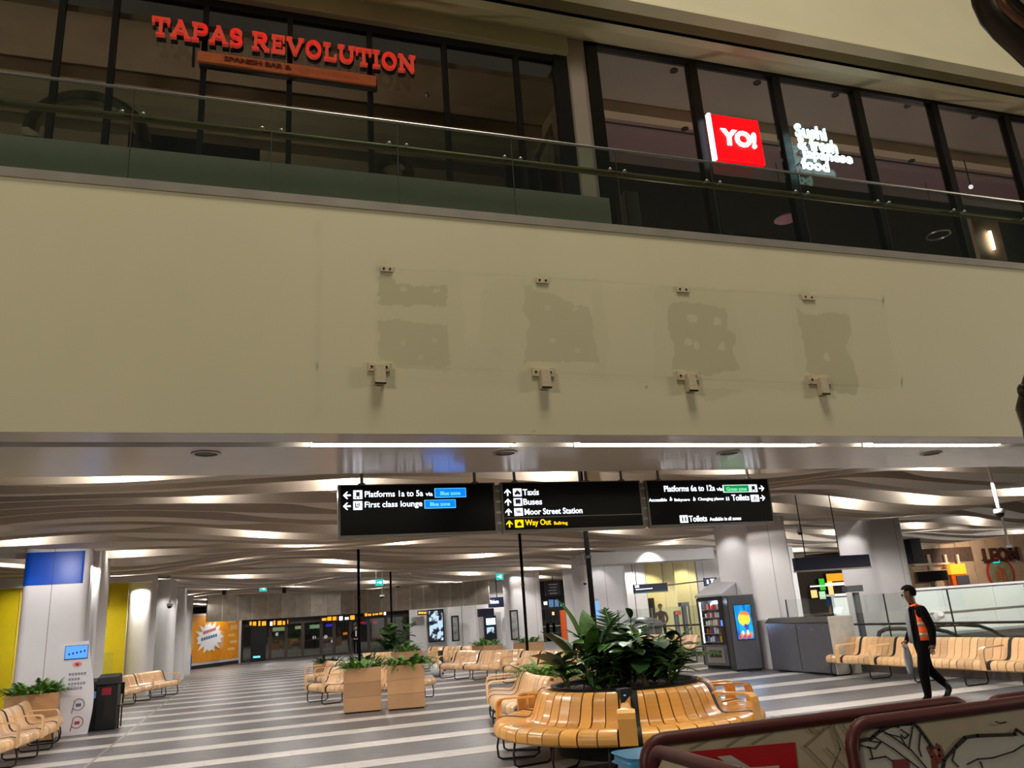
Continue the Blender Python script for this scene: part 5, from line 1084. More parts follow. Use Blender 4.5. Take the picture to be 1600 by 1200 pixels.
for i in range(4):
    a = p0 + (p1 - p0) * i / 4; b = p0 + (p1 - p0) * (i + .98) / 4
    mb = MB(); mb.obox(a + np.array([0, 0, .1]), b - a, nr * .015, (0, 0, 1.55), GLASS); mb.build('glass_panel', t); mb = MB(); mb.obox(a, d * .03, nr * .06, (0, 0, 1.66), STEEL); mb.build('post', t)
mb = MB(); mb.tube([p0 + [0, 0, 1.0], p1 + [0, 0, 1.0]], .03, DARKSTEEL, 8); mb.build('handrail', t); mb = MB(); mb.obox(p0, p1 - p0, nr * .06, (0, 0, .12), STEEL); mb.build('channel', t)
t = thing('sensor_post', 'slim grey post with a rectangular head behind the balustrade right of the cabinet', 'post', pn(1345, 985, 17.6)); q = pn(1345, 960, 17.6)
mb = MB(); mb.box(q[0] - .07, q[0] + .07, 17.6, 17.7, 0, pn(1345, 925, 17.6)[2], GREYM); mb.build('post', t); mb = MB(); z_ = pn(1345, 924, 17.6)[2]; mb.box(q[0] - .32, q[0] + .18, 17.55, 17.75, z_, z_ + .16, GREYM); mb.build('head', t)
t = thing('sensor_post', 'slim grey post with a box head behind the lobby balustrade left of the vending machine', 'post', pn(1072, 990, 29)); q = pn(1072, 970, 29)
mb = MB(); mb.box(q[0] - .08, q[0] + .08, 29, 29.12, 0, pn(1072, 942, 29)[2], GREYM); mb.build('post', t); z_ = pn(1072, 947, 29)[2]; mb = MB(); mb.box(q[0] - .16, q[0] + .2, 28.95, 29.2, z_, z_ + .15, GREYM); mb.build('head', t)
# void, escalators, white wall beyond
struct((lambda o: o)((lambda mb: (mb.box(13.3, 45, 3, 24, -4.3, -4.2, mat('lower_floor', (150, 146, 142), .4, var=.05)), mb.build('floor_lower'))[1])(MB())))
wv_ = rootstruct('wall_void')
WW = mat('white_void_wall', (226, 228, 224), .4, var=.02)
zl_ = pn(1520, 913, 25.5)[2]; ul_ = pn(1405, 940, 25.5)[0]
for i in range(7):
    a = ul_ + 2.6 * i - 3; mb = MB(); mb.box(a, a + 2.585, 25.5, 25.7, .75, zl_ - .08, WW); mb.box(a, a + 2.585, 25.62, 25.8, -4.2, .75, WW); mb.build('white_panel', wv_)
mb = MB(); mb.box(ul_ - 3, ul_ + 16, 25.4, 25.9, zl_ - .08, zl_, WHITE); mb.build('ledge', wv_)
mb = MB(); mb.box(13.9, 14.2, 19, 24, -4.2, -.02, WW); mb.build('edge_panel', wv_)
ESC = mat('escalator_rubber', (24, 24, 26), .5, var=0)
def esc(lb, pts, n_, th=.05):
    P = [pn(x, y, n_) for x, y in pts]; c = P[0]; t = thing('escalator', lb, 'escalator', (c[0], n_, -4.2))
    mb = MB(); mb.tube(P, .05, ESC, 8); mb.build('handrail', t, True)
    low = [p - np.array([0, 0, .12]) for p in P]; bot = [np.array([p[0], p[1], p[2] - .95]) for p in P]
    mb = MB(); mb.sheet([low, bot], glass('escalator_glass', (.78, .92, .88), .25)); mb.build('glass_side', t)
    mb = MB(); mb.sheet([bot, [np.array([p[0], p[1] + .05, -4.2]) for p in P]], STEEL); mb.build('truss_side', t)
esc('left escalator handrail curving down beyond the balustrade beside the walking person', [(1372, 1000), (1374, 988), (1384, 983), (1405, 982), (1425, 983), (1455, 982), (1480, 987), (1510, 1000), (1530, 1012)], 16.6)
esc('right escalator handrail curving down beyond the balustrade at the right edge', [(1452, 982), (1470, 977), (1500, 976), (1530, 978), (1548, 984), (1575, 1000), (1600, 1018)], 18.2)
p = pn(1470, 963, 25.3); mb = MB(); mb.tube([p + [0, .2, 0], p + [0, 0, .05], p + [-.18, -.2, .1]], [.16, .16, .1], WHITE, 12); tag(mb.build('wall_camera', None, True, loc=p), 'round white camera on the white wall right of the walking person', 'camera')
# shop beyond (LEON) and the lit shop seen between the columns
wsh = rootstruct('wall_shop_row'); NSH = 34.0
SHW = mat('shop_wood_wall', (196, 166, 138), .6, var=.12, scale=2)
a0_ = pn(1425, 890, NSH)[0]; a1_ = pn(1640, 890, NSH)[0]; st_ = (a1_ - a0_) / 9
for i in range(9):
    mb = MB(); mb.box(a0_ + st_ * i + .02, a0_ + st_ * (i + 1) - .02, NSH, NSH + .2, 0, 4.2, SHW); mb.build('wall_board', wsh)
facing('dark_frieze', 1436, 1520, 856, 878, NSH - .1, mat('shop_frieze_brown', (92, 70, 58), .7, var=.3), wsh, .05)
facing('shop_column_box', 1425, 1441, 841, 880, 24.0, MATS['pole_black'], wsh, .5)
for x in (1455, 1481, 1500): facing('cream_post', x, x + 3, 866, 915, NSH - .25, mat('cream_post', (230, 214, 186), .5), wsh, .1)
for y in (880, 891): facing('cream_rail', 1430, 1484, y, y + 3, NSH - .3, mat('cream_post', (230, 214, 186), .5), wsh, .1)
t = thing('black_screen', 'wide black screen angled in front of the shop beyond the white ledge', 'screen', pn(1457, 908, NSH - .6)); facing('panel', 1434, 1481, 892, 908, NSH - .6, BLACK, t, .1); facing('stand', 1458, 1461, 906, 920, NSH - .55, STEEL, t, .08)
t = thing('orange_counter', 'bright orange lit shop unit with a grey screen beyond the white ledge', 'shop unit', pn(1502, 912, NSH - .5)); facing('lit_panel', 1485, 1509, 881, 897, NSH - .5, mat('lit_orange', (255, 165, 40), .5, var=0, emit=1.0), t, .2); facing('orange_front', 1488, 1512, 897, 914, NSH - .45, mat('orange_front', (235, 100, 20), .5), t, .2); facing('grey_screen', 1496, 1515, 899, 913, NSH - .52, GREYM, t, .05)
t = thing('shop_roundel', 'red ringed round mural with green figures on the shop wall at the right edge', 'roundel', pn(1564, 895, NSH - .05)); c = pn(1564, 896, NSH - .06); R_ = abs(pn(1584, 896, NSH)[0] - c[0])
for rr_, m_, dy in ((R_, mat('roundel_red', (196, 60, 48), .6, var=.1), 0), (R_ * .84, mat('roundel_green', (142, 140, 104), .6, var=.15, scale=3), -.02)):
    mb = MB(); mb.slab([(c[0] + rr_ * math.cos(x), NSH - .06 + dy, c[2] + rr_ * .95 * math.sin(x)) for x in np.linspace(0, 2 * PI, 25)[:-1]], (0, .03, 0), m_); mb.build('disc' if dy == 0 else 'painted_field', t)
mb = MB()
for dx_, dz_, w_, h_ in ((-.25, -.1, .3, .5), (.15, .1, .35, .35), (.3, -.3, .12, .5), (.05, -.25, .12, .4), (-.1, .3, .2, .2)): mb.box(c[0] + (dx_ - w_ / 2) * R_, c[0] + (dx_ + w_ / 2) * R_, NSH - .09, NSH - .08, c[2] + (dz_ - h_ / 2) * R_, c[2] + (dz_ + h_ / 2) * R_, mat('roundel_figures', (176, 96, 62), .6))
mb.build('painted_figures', t)
t = thing('shop_sign', 'large dark brown shop letters above the round mural at the right edge', 'sign', pn(1560, 880, NSH)); 
p = pn(1538, 879, NSH - .15); w = pn(1588, 874, NSH)[0] - p[0]; text('lettering', 'LEON', t, p, (1, 0, 0), (0, 0, 1), w, abs(pn(1538, 857, NSH)[2] - p[2]), .1, mat('brown_letters', (70, 34, 26), .6), bold=.03)
mb = MB(); mb.box(p[0], p[0] + w, NSH - .05, NSH, p[2] + .1, p[2] + .16, BLACKM); mb.build('letter_rail', t)
tag(facing('exit_sign', 1553, 1562, 875, 880, NSH - .2, E_EXIT, None, .06)[0], 'small green exit sign above the round mural', 'sign')
light('shop_row_lamp', 'SPOT', (pn(1530, 860, 32)[0], 31.5, 3.7), 300, (1, .85, .65), (pn(1530, 890, 34)[0], 34, 1.8), .05, math.radians(130), .5)
NM = 38.0
facing('shop_back', 1236, 1345, 880, 1010, NM, mat('shop_brown_back', (86, 72, 62), .6, var=.2), wsh, .1, z0=-1, z1=4.2)
facing('white_side_wall', 1220, 1252, 870, 1010, 27.5, WHITE2, wsh, .2, z0=-2, z1=3.9)
for i, (x0, x1, y0, y1, m, lb) in enumerate([(1292, 1318, 896, 908, mat('lit_orange', (255, 165, 40), .5), 'lit orange menu in the shop between the two right columns'), (1266, 1340, 913, 915, E_WHITE, 'long white lit strip in the shop between the two right columns'), (1290, 1325, 910, 914, mat('lit_cream', (255, 236, 200), .5, var=0, emit=1), 'cream lit strip in the shop between the two right columns'),
     (1268, 1277, 922, 934, mat('lit_warm', (255, 200, 120), .5, var=0, emit=1.2), 'warm lit picture in the shop left of the green lit menu'), (1281, 1289, 904, 922, mat('lit_leaf_green', (70, 200, 60), .5, var=0, emit=.8), 'green lit menu in the shop between the two right columns'), (1281, 1290, 924, 936, mat('lit_mint', (190, 230, 190), .5), 'mint lit menu in the shop below the green one'), (1296, 1303, 908, 945, mat('lit_warm', (255, 200, 120), .5), 'tall warm lit menu in the shop between the two right columns')]):
    glow('lit_menu', lb, 'menu', x0, x1, y0, y1, NM - .3, m, foot=None)
for i, (x, y) in enumerate([(1250, 960), (1285, 958), (1318, 962)]):
    p = pn(x, y, NM - 1.5); mb = MB(); mb.box(p[0] - .55, p[0] + .55, NM - 1.6, NM - .8, p[2] - .1, p[2], mat('counter_top', (150, 130, 110), .5)); mb.box(p[0] - .5, p[0] + .5, NM - 1.5, NM - .9, -1, p[2] - .1, mat('counter_dark', (50, 44, 42), .5)); tag(mb.build('shop_counter', None, loc=(p[0], NM - 1.2, -1)), 'dim brown shop counter behind the balustrade between the right columns, ' + ('leftmost', 'middle one', 'rightmost')[i], 'counter', 'counters in the shop between the right columns')
facing('shop_lower_floor', 1200, 1360, 985, 1010, 30, mat('shop_dark_back', (34, 32, 34), .7), wsh, 6, z0=-1.2, z1=-.02)
# hanging navy sign, black pendant screen, cctv
t = thing('hanging_sign', 'blank navy hanging sign on two thin rods between the two right columns', 'sign', pn(1300, 880, 15.5)); a = pn(1244, 882, 15.5); b = pn(1360, 879, 15.5); zt = pn(1300, 869, 15.5)[2]; zb = pn(1300, 891, 15.5)[2]
mb = MB(); mb.box(a[0], b[0], 15.5, 15.62, zb + .03, zt, NAVY); mb.build('panel', t); mb = MB(); mb.box(a[0] - .01, b[0] + .01, 15.49, 15.63, zb, zb + .035, STEEL); mb.build('lower_trim', t)
for f in (.16, .62): mb = MB(); mb.tube([(a[0] + (b[0] - a[0]) * f, 15.56, zt), (a[0] + (b[0] - a[0]) * f, 15.56, 4.0)], .012, BLACKM, 6); mb.build('rod', t)
def pendant(lb, x0, y0, x1, y1, n_, r_=.03, dome=.1, m=WHITE):
    p = pn(x1, y1, n_); t = thing('cctv_camera', lb, 'camera', p, 0); mb = MB(); mb.tube([(p[0], n_, p[2] + dome), (p[0], n_, 4.25)], r_, m, 8); mb.build('drop_pole', t, True)
    mb = MB(); mb.lathe([(dome * .9, .08), (dome, .02), (dome * .95, 0)], p, m, 14); mb.build('housing', t, True); mb = MB(); mb.ball(p, dome * .8, BLACK, 12, 8); mb.build('lens_dome', t, True)
pendant('dome camera on a long white drop pole near the right edge of the wavy ceiling', 1549, 735, 1562, 802, 11.3); pendant('farther dome camera on a white drop pole above the round mural', 1570, 830, 1577, 856, 17.0, .03, .09)
pendant('small pendant camera in front of the white far column right of the dark shop', 909, 870, 914, 911, 28, .02, .09); pendant('small pendant camera hanging beside the middle green exit sign', 598, 905, 597, 932, 40, .03, .12); pendant('small pendant camera hanging by the white linings left of the orange hoarding', 270, 915, 265, 947, 29, .03, .1); pendant('small pendant camera hanging right of the Green zone sign', 1249, 800, 1250, 832, 21, .02, .1)
for x, y, n_, lb, w_ in [(411, 919, 38, 'green exit sign above the far left doors', 12), (593, 910, 31, 'green exit sign on two hanging rods at the middle of the ceiling', 12), (781, 901, 38, 'green exit sign above the Tickets sign', 11)]:
    p = pn(x, y, n_); a = pn(x - w_ / 2, y, n_); b = pn(x + w_ / 2, y, n_); zt = pn(x, y - 5, n_)[2]; zb = pn(x, y + 5, n_)[2]; t = thing('exit_sign', lb, 'sign', (p[0], n_, zb)); mb = MB(); mb.box(a[0], b[0], n_, n_ + .08, zb, zt, E_EXIT); mb.build('lit_face', t)
    mb = MB(); c_ = (a[0] + b[0]) / 2; mb.box(c_ - .02, c_ + .08, n_ - .01, n_, zb + .08, zt - .08, E_WHITE); mb.box(a[0] + .05, c_ - .05, n_ - .01, n_, (zb + zt) / 2 - .02, (zb + zt) / 2 + .02, E_WHITE); mb.build('symbol', t)
    for f in (.1, .9): mb = MB(); q = a[0] + (b[0] - a[0]) * f; mb.tube([(q, n_ + .04, zt), (q, n_ + .04, 4.2)], .02, WHITE, 6); mb.build('rod', t)
# far right back: tickets, posters, dark shop, lift sign, toilets sign
t = thing('tickets_sign', 'navy sign reading Tickets above the ticket machine', 'sign', pn(775, 950, 44)); a = pn(764, 942, 44); b = pn(791, 941, 44); zt = pn(777, 933, 44)[2]; zb = pn(777, 949, 44)[2]
mb = MB(); mb.box(a[0], b[0], 44, 44.15, zb, zt, NAVY); mb.box(a[0] - .6, a[0] + .35, 44.3, 44.4, zb - .45, zb - .02, NAVY); mb.build('panel', t); p = pn(765.5, 943.5, 43.98); text('lettering', 'Tickets', t, p, (1, 0, 0), (0, 0, 1), pn(779, 943, 44)[0] - p[0], abs(pn(765, 938, 44)[2] - p[2]), .02, E_WHITE, bold=.02); mb = MB(); mb.tube([((a[0] + b[0]) / 2, 44.1, zt), ((a[0] + b[0]) / 2, 44.1, 4.2)], .03, BLACKM, 6); mb.build('rod', t)
def fr(nm, lb, cat, x0, x1, y0, y1, n_, edge, face, legz=None, glowm=None):
    t = thing(nm, lb, cat, pn((x0 + x1) / 2, y1, n_)); facing('frame', x0, x1, y0, y1, n_, edge, t, .12, z0=legz); facing('face', x0 + 2, x1 - 2, y0 + 2.5, y1 - 2, n_ - .03, face, t, .03); return t
POST = mat('grey_portrait_poster', (150, 150, 150), .5, var=.6, scale=3)
fr('wall_poster', 'black framed grey portrait poster between the lit screen and the ticket machine', 'poster', 706, 717.5, 962, 1002, 48.5, BLACK, POST); fr('wall_poster', 'black framed grey portrait poster on the white column right of the ticket machine', 'poster', 798, 810.5, 953, 1000, 40.8, BLACK, POST)
SCR = mat('mono_screen', (190, 220, 255), .5, var=.9, scale=5, emit=0); 
m = mat('mono_lit_screen', (10, 12, 16), .3, var=0); nt = m.node_tree; b = nt.nodes['Principled BSDF']; tc = nt.nodes.new('ShaderNodeTexCoord'); nz = nt.nodes.new('ShaderNodeTexNoise'); nz.inputs['Scale'].default_value = 2.4; nz.inputs['Detail'].default_value = 3; rp_ = nt.nodes.new('ShaderNodeValToRGB'); rp_.color_ramp.elements[0].position = .48; rp_.color_ramp.elements[0].color = (.01, .012, .02, 1); rp_.color_ramp.elements[1].position = .53; rp_.color_ramp.elements[1].color = (.6, .8, 1, 1)
nt.links.new(tc.outputs['Object'], nz.inputs['Vector']); nt.links.new(nz.outputs['Fac'], rp_.inputs[0]); nt.links.new(rp_.outputs[0], b.inputs['Emission Color']); b.inputs['Emission Strength'].default_value = 1
fr('lit_screen', 'upright lit black and white screen on the white wall right of the far doors', 'screen', 669, 694, 952, 1003, 49.5, BLACK, m)
t = thing('ticket_machine', 'white arched ticket machine with a dark lit screen below the Tickets sign', 'machine', pn(767, 1008, 46)); facing('arch_frame', 748, 784, 957, 1010, 46, WHITE, t, .5, z0=0); facing('dark_front', 757, 776, 962, 1006, 45.9, mat('ticket_navy', (16, 26, 44), .35), t, .1); facing('upper_lit_panel', 760, 774, 966, 976, 45.85, E_NEON, t, .04); facing('lower_screen', 761, 772, 980, 990, 45.85, m, t, .04)
t = thing('round_screen_panel', 'rounded white half disc panel beside the ticket machine', 'panel', pn(792, 1000, 45)); c = pn(795, 982, 45); mb = MB(); mb.slab([(c[0] + .45 * math.cos(x), 45, c[2] + .75 * math.sin(x)) for x in np.linspace(PI / 2, 1.5 * PI, 12)], (0, .08, 0), WHITE); mb.box(c[0] - .06, c[0] + .02, 45, 45.1, 0, c[2], STEEL); mb.build('panel', t)
t = thing('led_departure_sign', 'small amber led sign left of the lit black and white screen', 'sign', pn(660, 960, 49)); facing('case', 653, 667, 954, 961, 49.2, BLACK, t, .2); [facing('lit_characters', 654 + 4.3 * i, 657.4 + 4.3 * i, 956, 959, 49.15, E_AMBER, t, .04) for i in range(3)]
NDK = 47.0
fr('shop_info_board', 'dark board with pale lines of text above the dark far shop entrance', 'board', 852, 876, 908, 931, 46.0, CHARC, mat('dark_board', (58, 54, 62), .5))
t = bpy.data.objects['shop_info_board']
for i in range(4): facing('text_line', 857 + 2 * (i % 2), 871 - (i % 3), 912.5 + 4.6 * i, 914 + 4.6 * i, 45.9, mat('pale_text', (190, 190, 200), .5), t, .03)
mb = MB(); c = pn(864, 910, 46); mb.tube([(c[0], 46.05, pn(864, 909, 46)[2]), (c[0], 46.05, 4.2)], .03, BLACKM, 6); mb.build('rod', t)
facing('shop_dark_back', 846, 888, 895, 1006, 51, mat('shop_dark_back', (34, 32, 34), .7), wr, .2, z0=0, z1=4)
for x0, x1, y0, y1, m_, lb in [(858, 865, 937, 951, mat('lit_dim_blue', (70, 110, 150), .5, var=0, emit=.6), 'left dim blue screen in the dark far shop'), (867, 873, 937, 950, mat('lit_dim_blue', (70, 110, 150), .5), 'right dim blue screen in the dark far shop'), (850, 855, 940, 945, E_WHITE, 'white lit spot at the left of the dark far shop'), (876, 881, 943, 947, E_EXIT, 'tiny green lit sign in the dark far shop'), (863, 866, 956, 961, mat('lit_warm', (255, 200, 120), .5), 'tiny warm lamp in the dark far shop')]: glow('lit_shop_screen', lb, 'screen', x0, x1, y0, y1, 49.5, m_)
t = thing('orange_pillar', 'narrow bright orange pillar at the right of the dark far shop entrance', 'pillar', pn(881, 1000, 45)); facing('orange_panel', 879, 885, 953, 1000, 45, mat('orange_front', (235, 100, 20), .5), t, .3, z0=0); facing('dark_edge', 885, 886.5, 953, 1000, 45, BLACK, t, .3, z0=0)
facing('shop_door_head', 848, 888, 948, 951, 46.5, CHARC, wr, .2)
for i, (x, y) in enumerate(((853, 990), (862, 992), (872, 990))):
    p = pn(x, 1000, 48.5); mb = MB(); mb.box(p[0] - .3, p[0] + .3, 48.5, 49, 0, 1.3 - .2 * (i % 2), BLACKM); mb.box(p[0] - .3, p[0] + .3, 48.48, 48.5, .9, .94, STEEL); mb.box(p[0] - .25, p[0] + .25, 48.49, 48.5, .5, .53, GREYM); tag(mb.build('display_stand', None, loc=(p[0], 48.5, 0)), ('left', 'middle', 'right')[i] + ' dark display stand inside the dark far shop entrance', 'stand', 'stands in the dark far shop')
t = thing('lift_sign', 'navy sign reading Lift on the pale yellow lift lobby wall', 'sign', pn(1015, 925, 33)); a = pn(991, 919, 33); b = pn(1043, 916, 33); zt = pn(1017, 912, 33)[2]; zb = pn(1017, 924, 33)[2]; mb = MB(); mb.box(a[0], b[0], 33, 33.12, zb, zt, NAVY); mb.build('panel', t); mb = MB(); mb.box(a[0], b[0], 32.98, 33.13, zb - .06, zb, mat('sign_teal_trim', (110, 160, 160), .4)); mb.build('trim', t)
for f in (.1, .9): mb = MB(); q = a[0] + (b[0] - a[0]) * f; mb.tube([(q, 33.06, zt), (q, 33.06, 4.2)], .02, STEEL, 6); mb.build('rod', t)
p = pn(992.5, 918.5, 32.99); text('lettering', 'Lift', t, p, (1, 0, 0), (0, 0, 1), pn(998.5, 918, 33)[0] - p[0], abs(pn(992, 914, 33)[2] - p[2]), .015, E_WHITE, bold=.03)
mb = MB()
for i in range(9): p = pn(993.5 + 3 * i, 922.2 - .25 * i, 32.99); mb.box(p[0], p[0] + .055, 32.975, 32.99, p[2], p[2] + .045, E_WHITE)
mb.build('small_text_marks', t)
t = thing('lift_door', 'dark lift doorway in the pale yellow lobby', 'lift door', pn(1010, 1000, 36.4)); facing('door_frame', 992, 1026, 935, 1010, 36.3, DARKSTEEL, t, .2, z0=0); facing('dark_opening', 997, 1022, 938, 1010, 36.25, BLACK, t, .1, z0=0.02)
t = thing('toilets_sign', 'small navy sign with white symbols on the white wall left of the vending machine', 'sign', pn(1111, 915, 28)); facing('panel', 1101, 1121, 902.5, 915.5, 28, NAVY, t, .08)
for x in (1106, 1113): facing('symbol', x - 1, x + 1, 906, 912, 27.96, E_WHITE, t, .03)
facing('symbol_frame', 1110.3, 1115.7, 904.5, 906, 27.95, E_WHITE, t, .03); facing('symbol_frame', 1110.3, 1115.7, 912.5, 914, 27.95, E_WHITE, t, .03); p = pn(1111, 903, 28.04); mb = MB(); mb.box(p[0] + .2, p[0] + .23, 28.06, 32.1, p[2] - .1, p[2] - .05, STEEL); mb.build('wall_arm', t)
t = thing('blue_poster_stand', 'pale blue lit poster stand rising behind the leafy planter', 'poster', pn(932, 1000, 24)); facing('frame', 925.5, 938, 935, 1010, 24, mat('pale_frame', (220, 200, 196), .5), t, .1, z0=0); facing('lit_face', 927.5, 936.5, 939, 966, 23.96, mat('lit_sky_blue', (120, 180, 235), .5, var=0, emit=.75), t, .04)
t = thing('lobby_hood', 'rounded grey machine hood behind the lobby balustrade', 'machine', pn(1018, 990, 30)); c = pn(1018, 975, 30); mb = MB(); mb.lathe([(.95, 0), (.92, .2), (.7, .34), (.3, .42), (0, .43)], (c[0], 31, c[2] - .15), mat('grey_hood', (110, 112, 116), .4, .2), 20); mb.lathe([(.85, 0), (.85, c[2] - .15)], (c[0], 31, 0), GREYM, 16); mb.build('hood', t, True)
t = thing('red_leaflet_stand', 'low grey stand with red and white leaflets behind the lobby balustrade', 'stand', pn(1060, 1000, 28.5)); facing('post', 1057, 1063, 955, 1010, 28.5, GREYM, t, .1, z0=0); facing('leaflet', 1055, 1064, 954, 961, 28.4, mat('leaflet_red', (190, 90, 80), .5), t, .05)
# ======================= left side objects =======================
TO = np.array([-3.42, 19.3, 0]); ex = np.array([math.cos(.13), math.sin(.13), 0]); ey = np.array([-ex[1], ex[0], 0])
t = thing('info_totem', 'white wavy-edged information totem with a blue screen beside the black bins', 'totem', TO); TW = mat('totem_white', (236, 234, 240), .4, var=0); zz = [i / 14 for i in range(15)]; HT = 1.80
lf = [(-.30 + .05 * math.sin(f * 5.2 + .4) - .05 * f, f * HT) for f in zz]; rt = [(.28 + .07 * math.sin(f * 4.6 - .2) - .05 * f, f * HT + .03 * f) for f in zz]
mb = MB(); front = [TO + ex * x + np.array([0, 0, z]) for x, z in lf] ; frr = [TO + ex * x + np.array([0, 0, z]) for x, z in rt]
for i in range(14):
    p = [front[i], frr[i], frr[i + 1], front[i + 1]]; q = [v + ey * .09 for v in p]; mb.hexa([p[0], p[1], q[1], q[0], p[3], p[2], q[2], q[3]], TW)
mb.build('body', t)
def tp(x, z, off=.004): return TO + ex * x + np.array([0, 0, z]) - ey * off
def tb(x0, x1, z0, z1, m, nm, off=.006): mb = MB(); mb.obox(tp(x0, z0, off), ex * (x1 - x0), ey * (off), (0, 0, z1 - z0), m); return mb.build(nm, t)
tb(-.27, .16, 1.47, 1.75, mat('totem_bezel', (60, 66, 80), .4, var=0), 'screen_bezel'); tb(-.26, .15, 1.49, 1.74, E_SCREEN, 'blue_screen', .01)
for i in range(5): tb(-.2 + .07 * i, -.17 + .07 * i, 1.56 + .012 * i, 1.60 + .012 * i, mat('screen_ink', (30, 50, 130), .5, var=0), 'screen_marks', .013)
mb = MB(); mb.slab([tp(-.02 + .085 * math.cos(x), 1.37 + .05 * math.sin(x), .006) for x in np.linspace(0, 2 * PI, 15)[:-1]], ey * .005, mat('totem_pink', (236, 150, 150), .5, var=0)); mb.build('red_oval', t); tb(-.05, .01, 1.35, 1.39, mat('totem_red', (190, 30, 50), .5, var=0), 'red_mark', .009)
for j, (z, n_) in enumerate([(1.16, 6), (1.06, 4), (.97, 6), (.88, 5)]):
    for i in range(n_): tb(-.16 + .055 * i, -.12 + .055 * i, z, z + .045, mat('totem_grey_text', (150, 150, 168), .5, var=0), 'text_marks')
for z, m_ in ((.58, mat('totem_icon_grey', (110, 110, 130), .5, var=0)), (.24, mat('totem_icon_red', (170, 70, 90), .5, var=0))):
    c = (.06, z); mb = MB(); mb.tube([tp(c[0] + .11 * math.cos(x), c[1] + .11 * math.sin(x), .004) for x in np.linspace(-.8 * PI, .72 * PI, 14)] + [tp(c[0] - .11, c[1] - .16)], .008, m_, 4); mb.build('round_icon', t); tb(c[0] - .045, c[0] + .05, c[1] - .04, c[1] + .02, m_, 'icon_mark')
for (px_, py_, w, h, lb, dz) in [(140, 1143, .42, .98, 'black litter bin directly beside the white totem', 0), (163, 1141, .42, 1.05, 'black litter bin with a red label, right one of the pair', 0)]:
    p = pz(px_, py_, 0); t = thing('litter_bin', lb, 'bin', p, 0, 'black litter bins'); x, y = p[0], p[1]
    mb = MB(); mb.box(x - w / 2, x + w / 2, y, y + .45, 0, h * .86, BLACK); mb.build('body', t, bevel=.02)
    mb = MB(); mb.hexa([(x - w / 2 - .02, y - .03, h * .86), (x + w / 2 + .02, y - .03, h * .86), (x + w / 2 + .02, y + .47, h * .86), (x - w / 2 - .02, y + .47, h * .86), (x - w / 2, y + .02, h), (x + w / 2, y + .02, h), (x + w / 2, y + .42, h + .06), (x - w / 2, y + .42, h + .06)], BLACKM); mb.build('lid', t, bevel=.015)
    mb = MB(); mb.box(x - .1, x + .08, y - .006, y, h * .66, h * .8, mat('bin_label_blue', (120, 170, 230), .5, var=0) if px_ < 150 else mat('bin_label_red', (150, 24, 44), .5, var=0)); mb.build('label', t)
p = pz(170, 1138, 0); t = thing('black_chair', 'black metal chair right beside the litter bins', 'chair', p); x, y = p[0], p[1]
mb = MB(); mb.box(x - .22, x + .22, y - .2, y + .22, .44, .47, BLACK); mb.build('seat', t)
for a in (-.2, .2):
    for b in (-.18, .2): mb = MB(); mb.tube([(x + a, y + b, 0), (x + a, y + b, .45)], .016, BLACK, 6); mb.build('leg', t)
mb = MB(); mb.bar((x - .21, y + .21, .46), (x - .21, y + .26, .9), .03, .03, BLACK); mb.bar((x + .21, y + .21, .46), (x + .21, y + .26, .9), .03, .03, BLACK); mb.box(x - .22, x + .22, y + .22, y + .26, .66, .9, BLACK); mb.build('backrest', t)
p = pz(291, 1050, 0); t = thing('blue_bin', 'small bright blue bin beside the orange hoarding', 'bin', p); k_ = (p[1]) / 1257 ; mb = MB(); mb.lathe([(.2, 0), (.24, .1), (.26, .75), (.2, .9), (0, .93)], p, mat('blue_plastic', (26, 96, 180), .4), 14); mb.build('body', t, True); mb = MB(); mb.tube([p + [-.25, 0, .75], p + [-.6, 0, .78]], .03, STEEL, 6); mb.build('handle', t)
t = thing('glass_balustrade', 'glass balustrade with a steel rail at the far left edge', 'balustrade', (-7.0, 24.5, 0))
for a, b in ((-9.0, -7.9), (-7.88, -6.8)): mb = MB(); mb.box(a, b, 24.5, 24.515, .1, 2.2, GLASS); mb.build('glass_panel', t)
mb = MB(); mb.tube([(-9, 24.4, 1.0), (-6.5, 24.4, 1.02)], .03, STEEL, 8); mb.build('handrail', t, True)
mb = MB(); mb.box(-9, -6.7, 24.46, 24.56, 0, .12, DARKSTEEL); mb.build('channel', t)
t = thing('glass_balustrade', 'single glass panel with a short rail right of the blue banded column', 'balustrade', (pn(160, 1050, 25.8)[0], 25.8, 0)); a = pn(146, 1030, 25.8)[0]; b = pn(176, 1030, 25.8)[0]
mb = MB(); mb.box(a, b, 25.8, 25.815, .05, 1.5, GLASS); mb.build('glass_panel', t); mb = MB(); mb.tube([(a + .05, 25.72, .82), (b - .1, 25.72, .86)], .025, STEEL, 6); mb.build('rail', t); mb = MB(); mb.box(a, b, 25.78, 25.84, 0, .06, STEEL); mb.build('channel', t)
p = pz(683, 1057, 0); mb = MB(); mb.ball(p + [0, 0, .2], .22, mat('white_bag', (224, 224, 228), .5), 10, 7, (1, .8, .95)); mb.ball(p + [.08, 0, .36], .1, mat('white_bag', (224, 224, 228), .5), 8, 6, (1, .7, 1.4)); tag(mb.build('plastic_bag', None, True, loc=tuple(p)), 'crumpled white plastic bag on the floor at the right end of the middle benches', 'bag')
p = pz(692, 1054, 0); mb = MB(); mb.box(p[0] - .03, p[0] + .03, p[1], p[1] + .5, 0, .75, BLACKM); mb.box(p[0] - .05, p[0] + .1, p[1] - .03, p[1] + .1, .1, .3, mat('trolley_red', (160, 30, 30), .5)); tag(mb.build('trolley', None, loc=tuple(p)), 'small black and red trolley between the middle benches and the benches right of them', 'trolley')
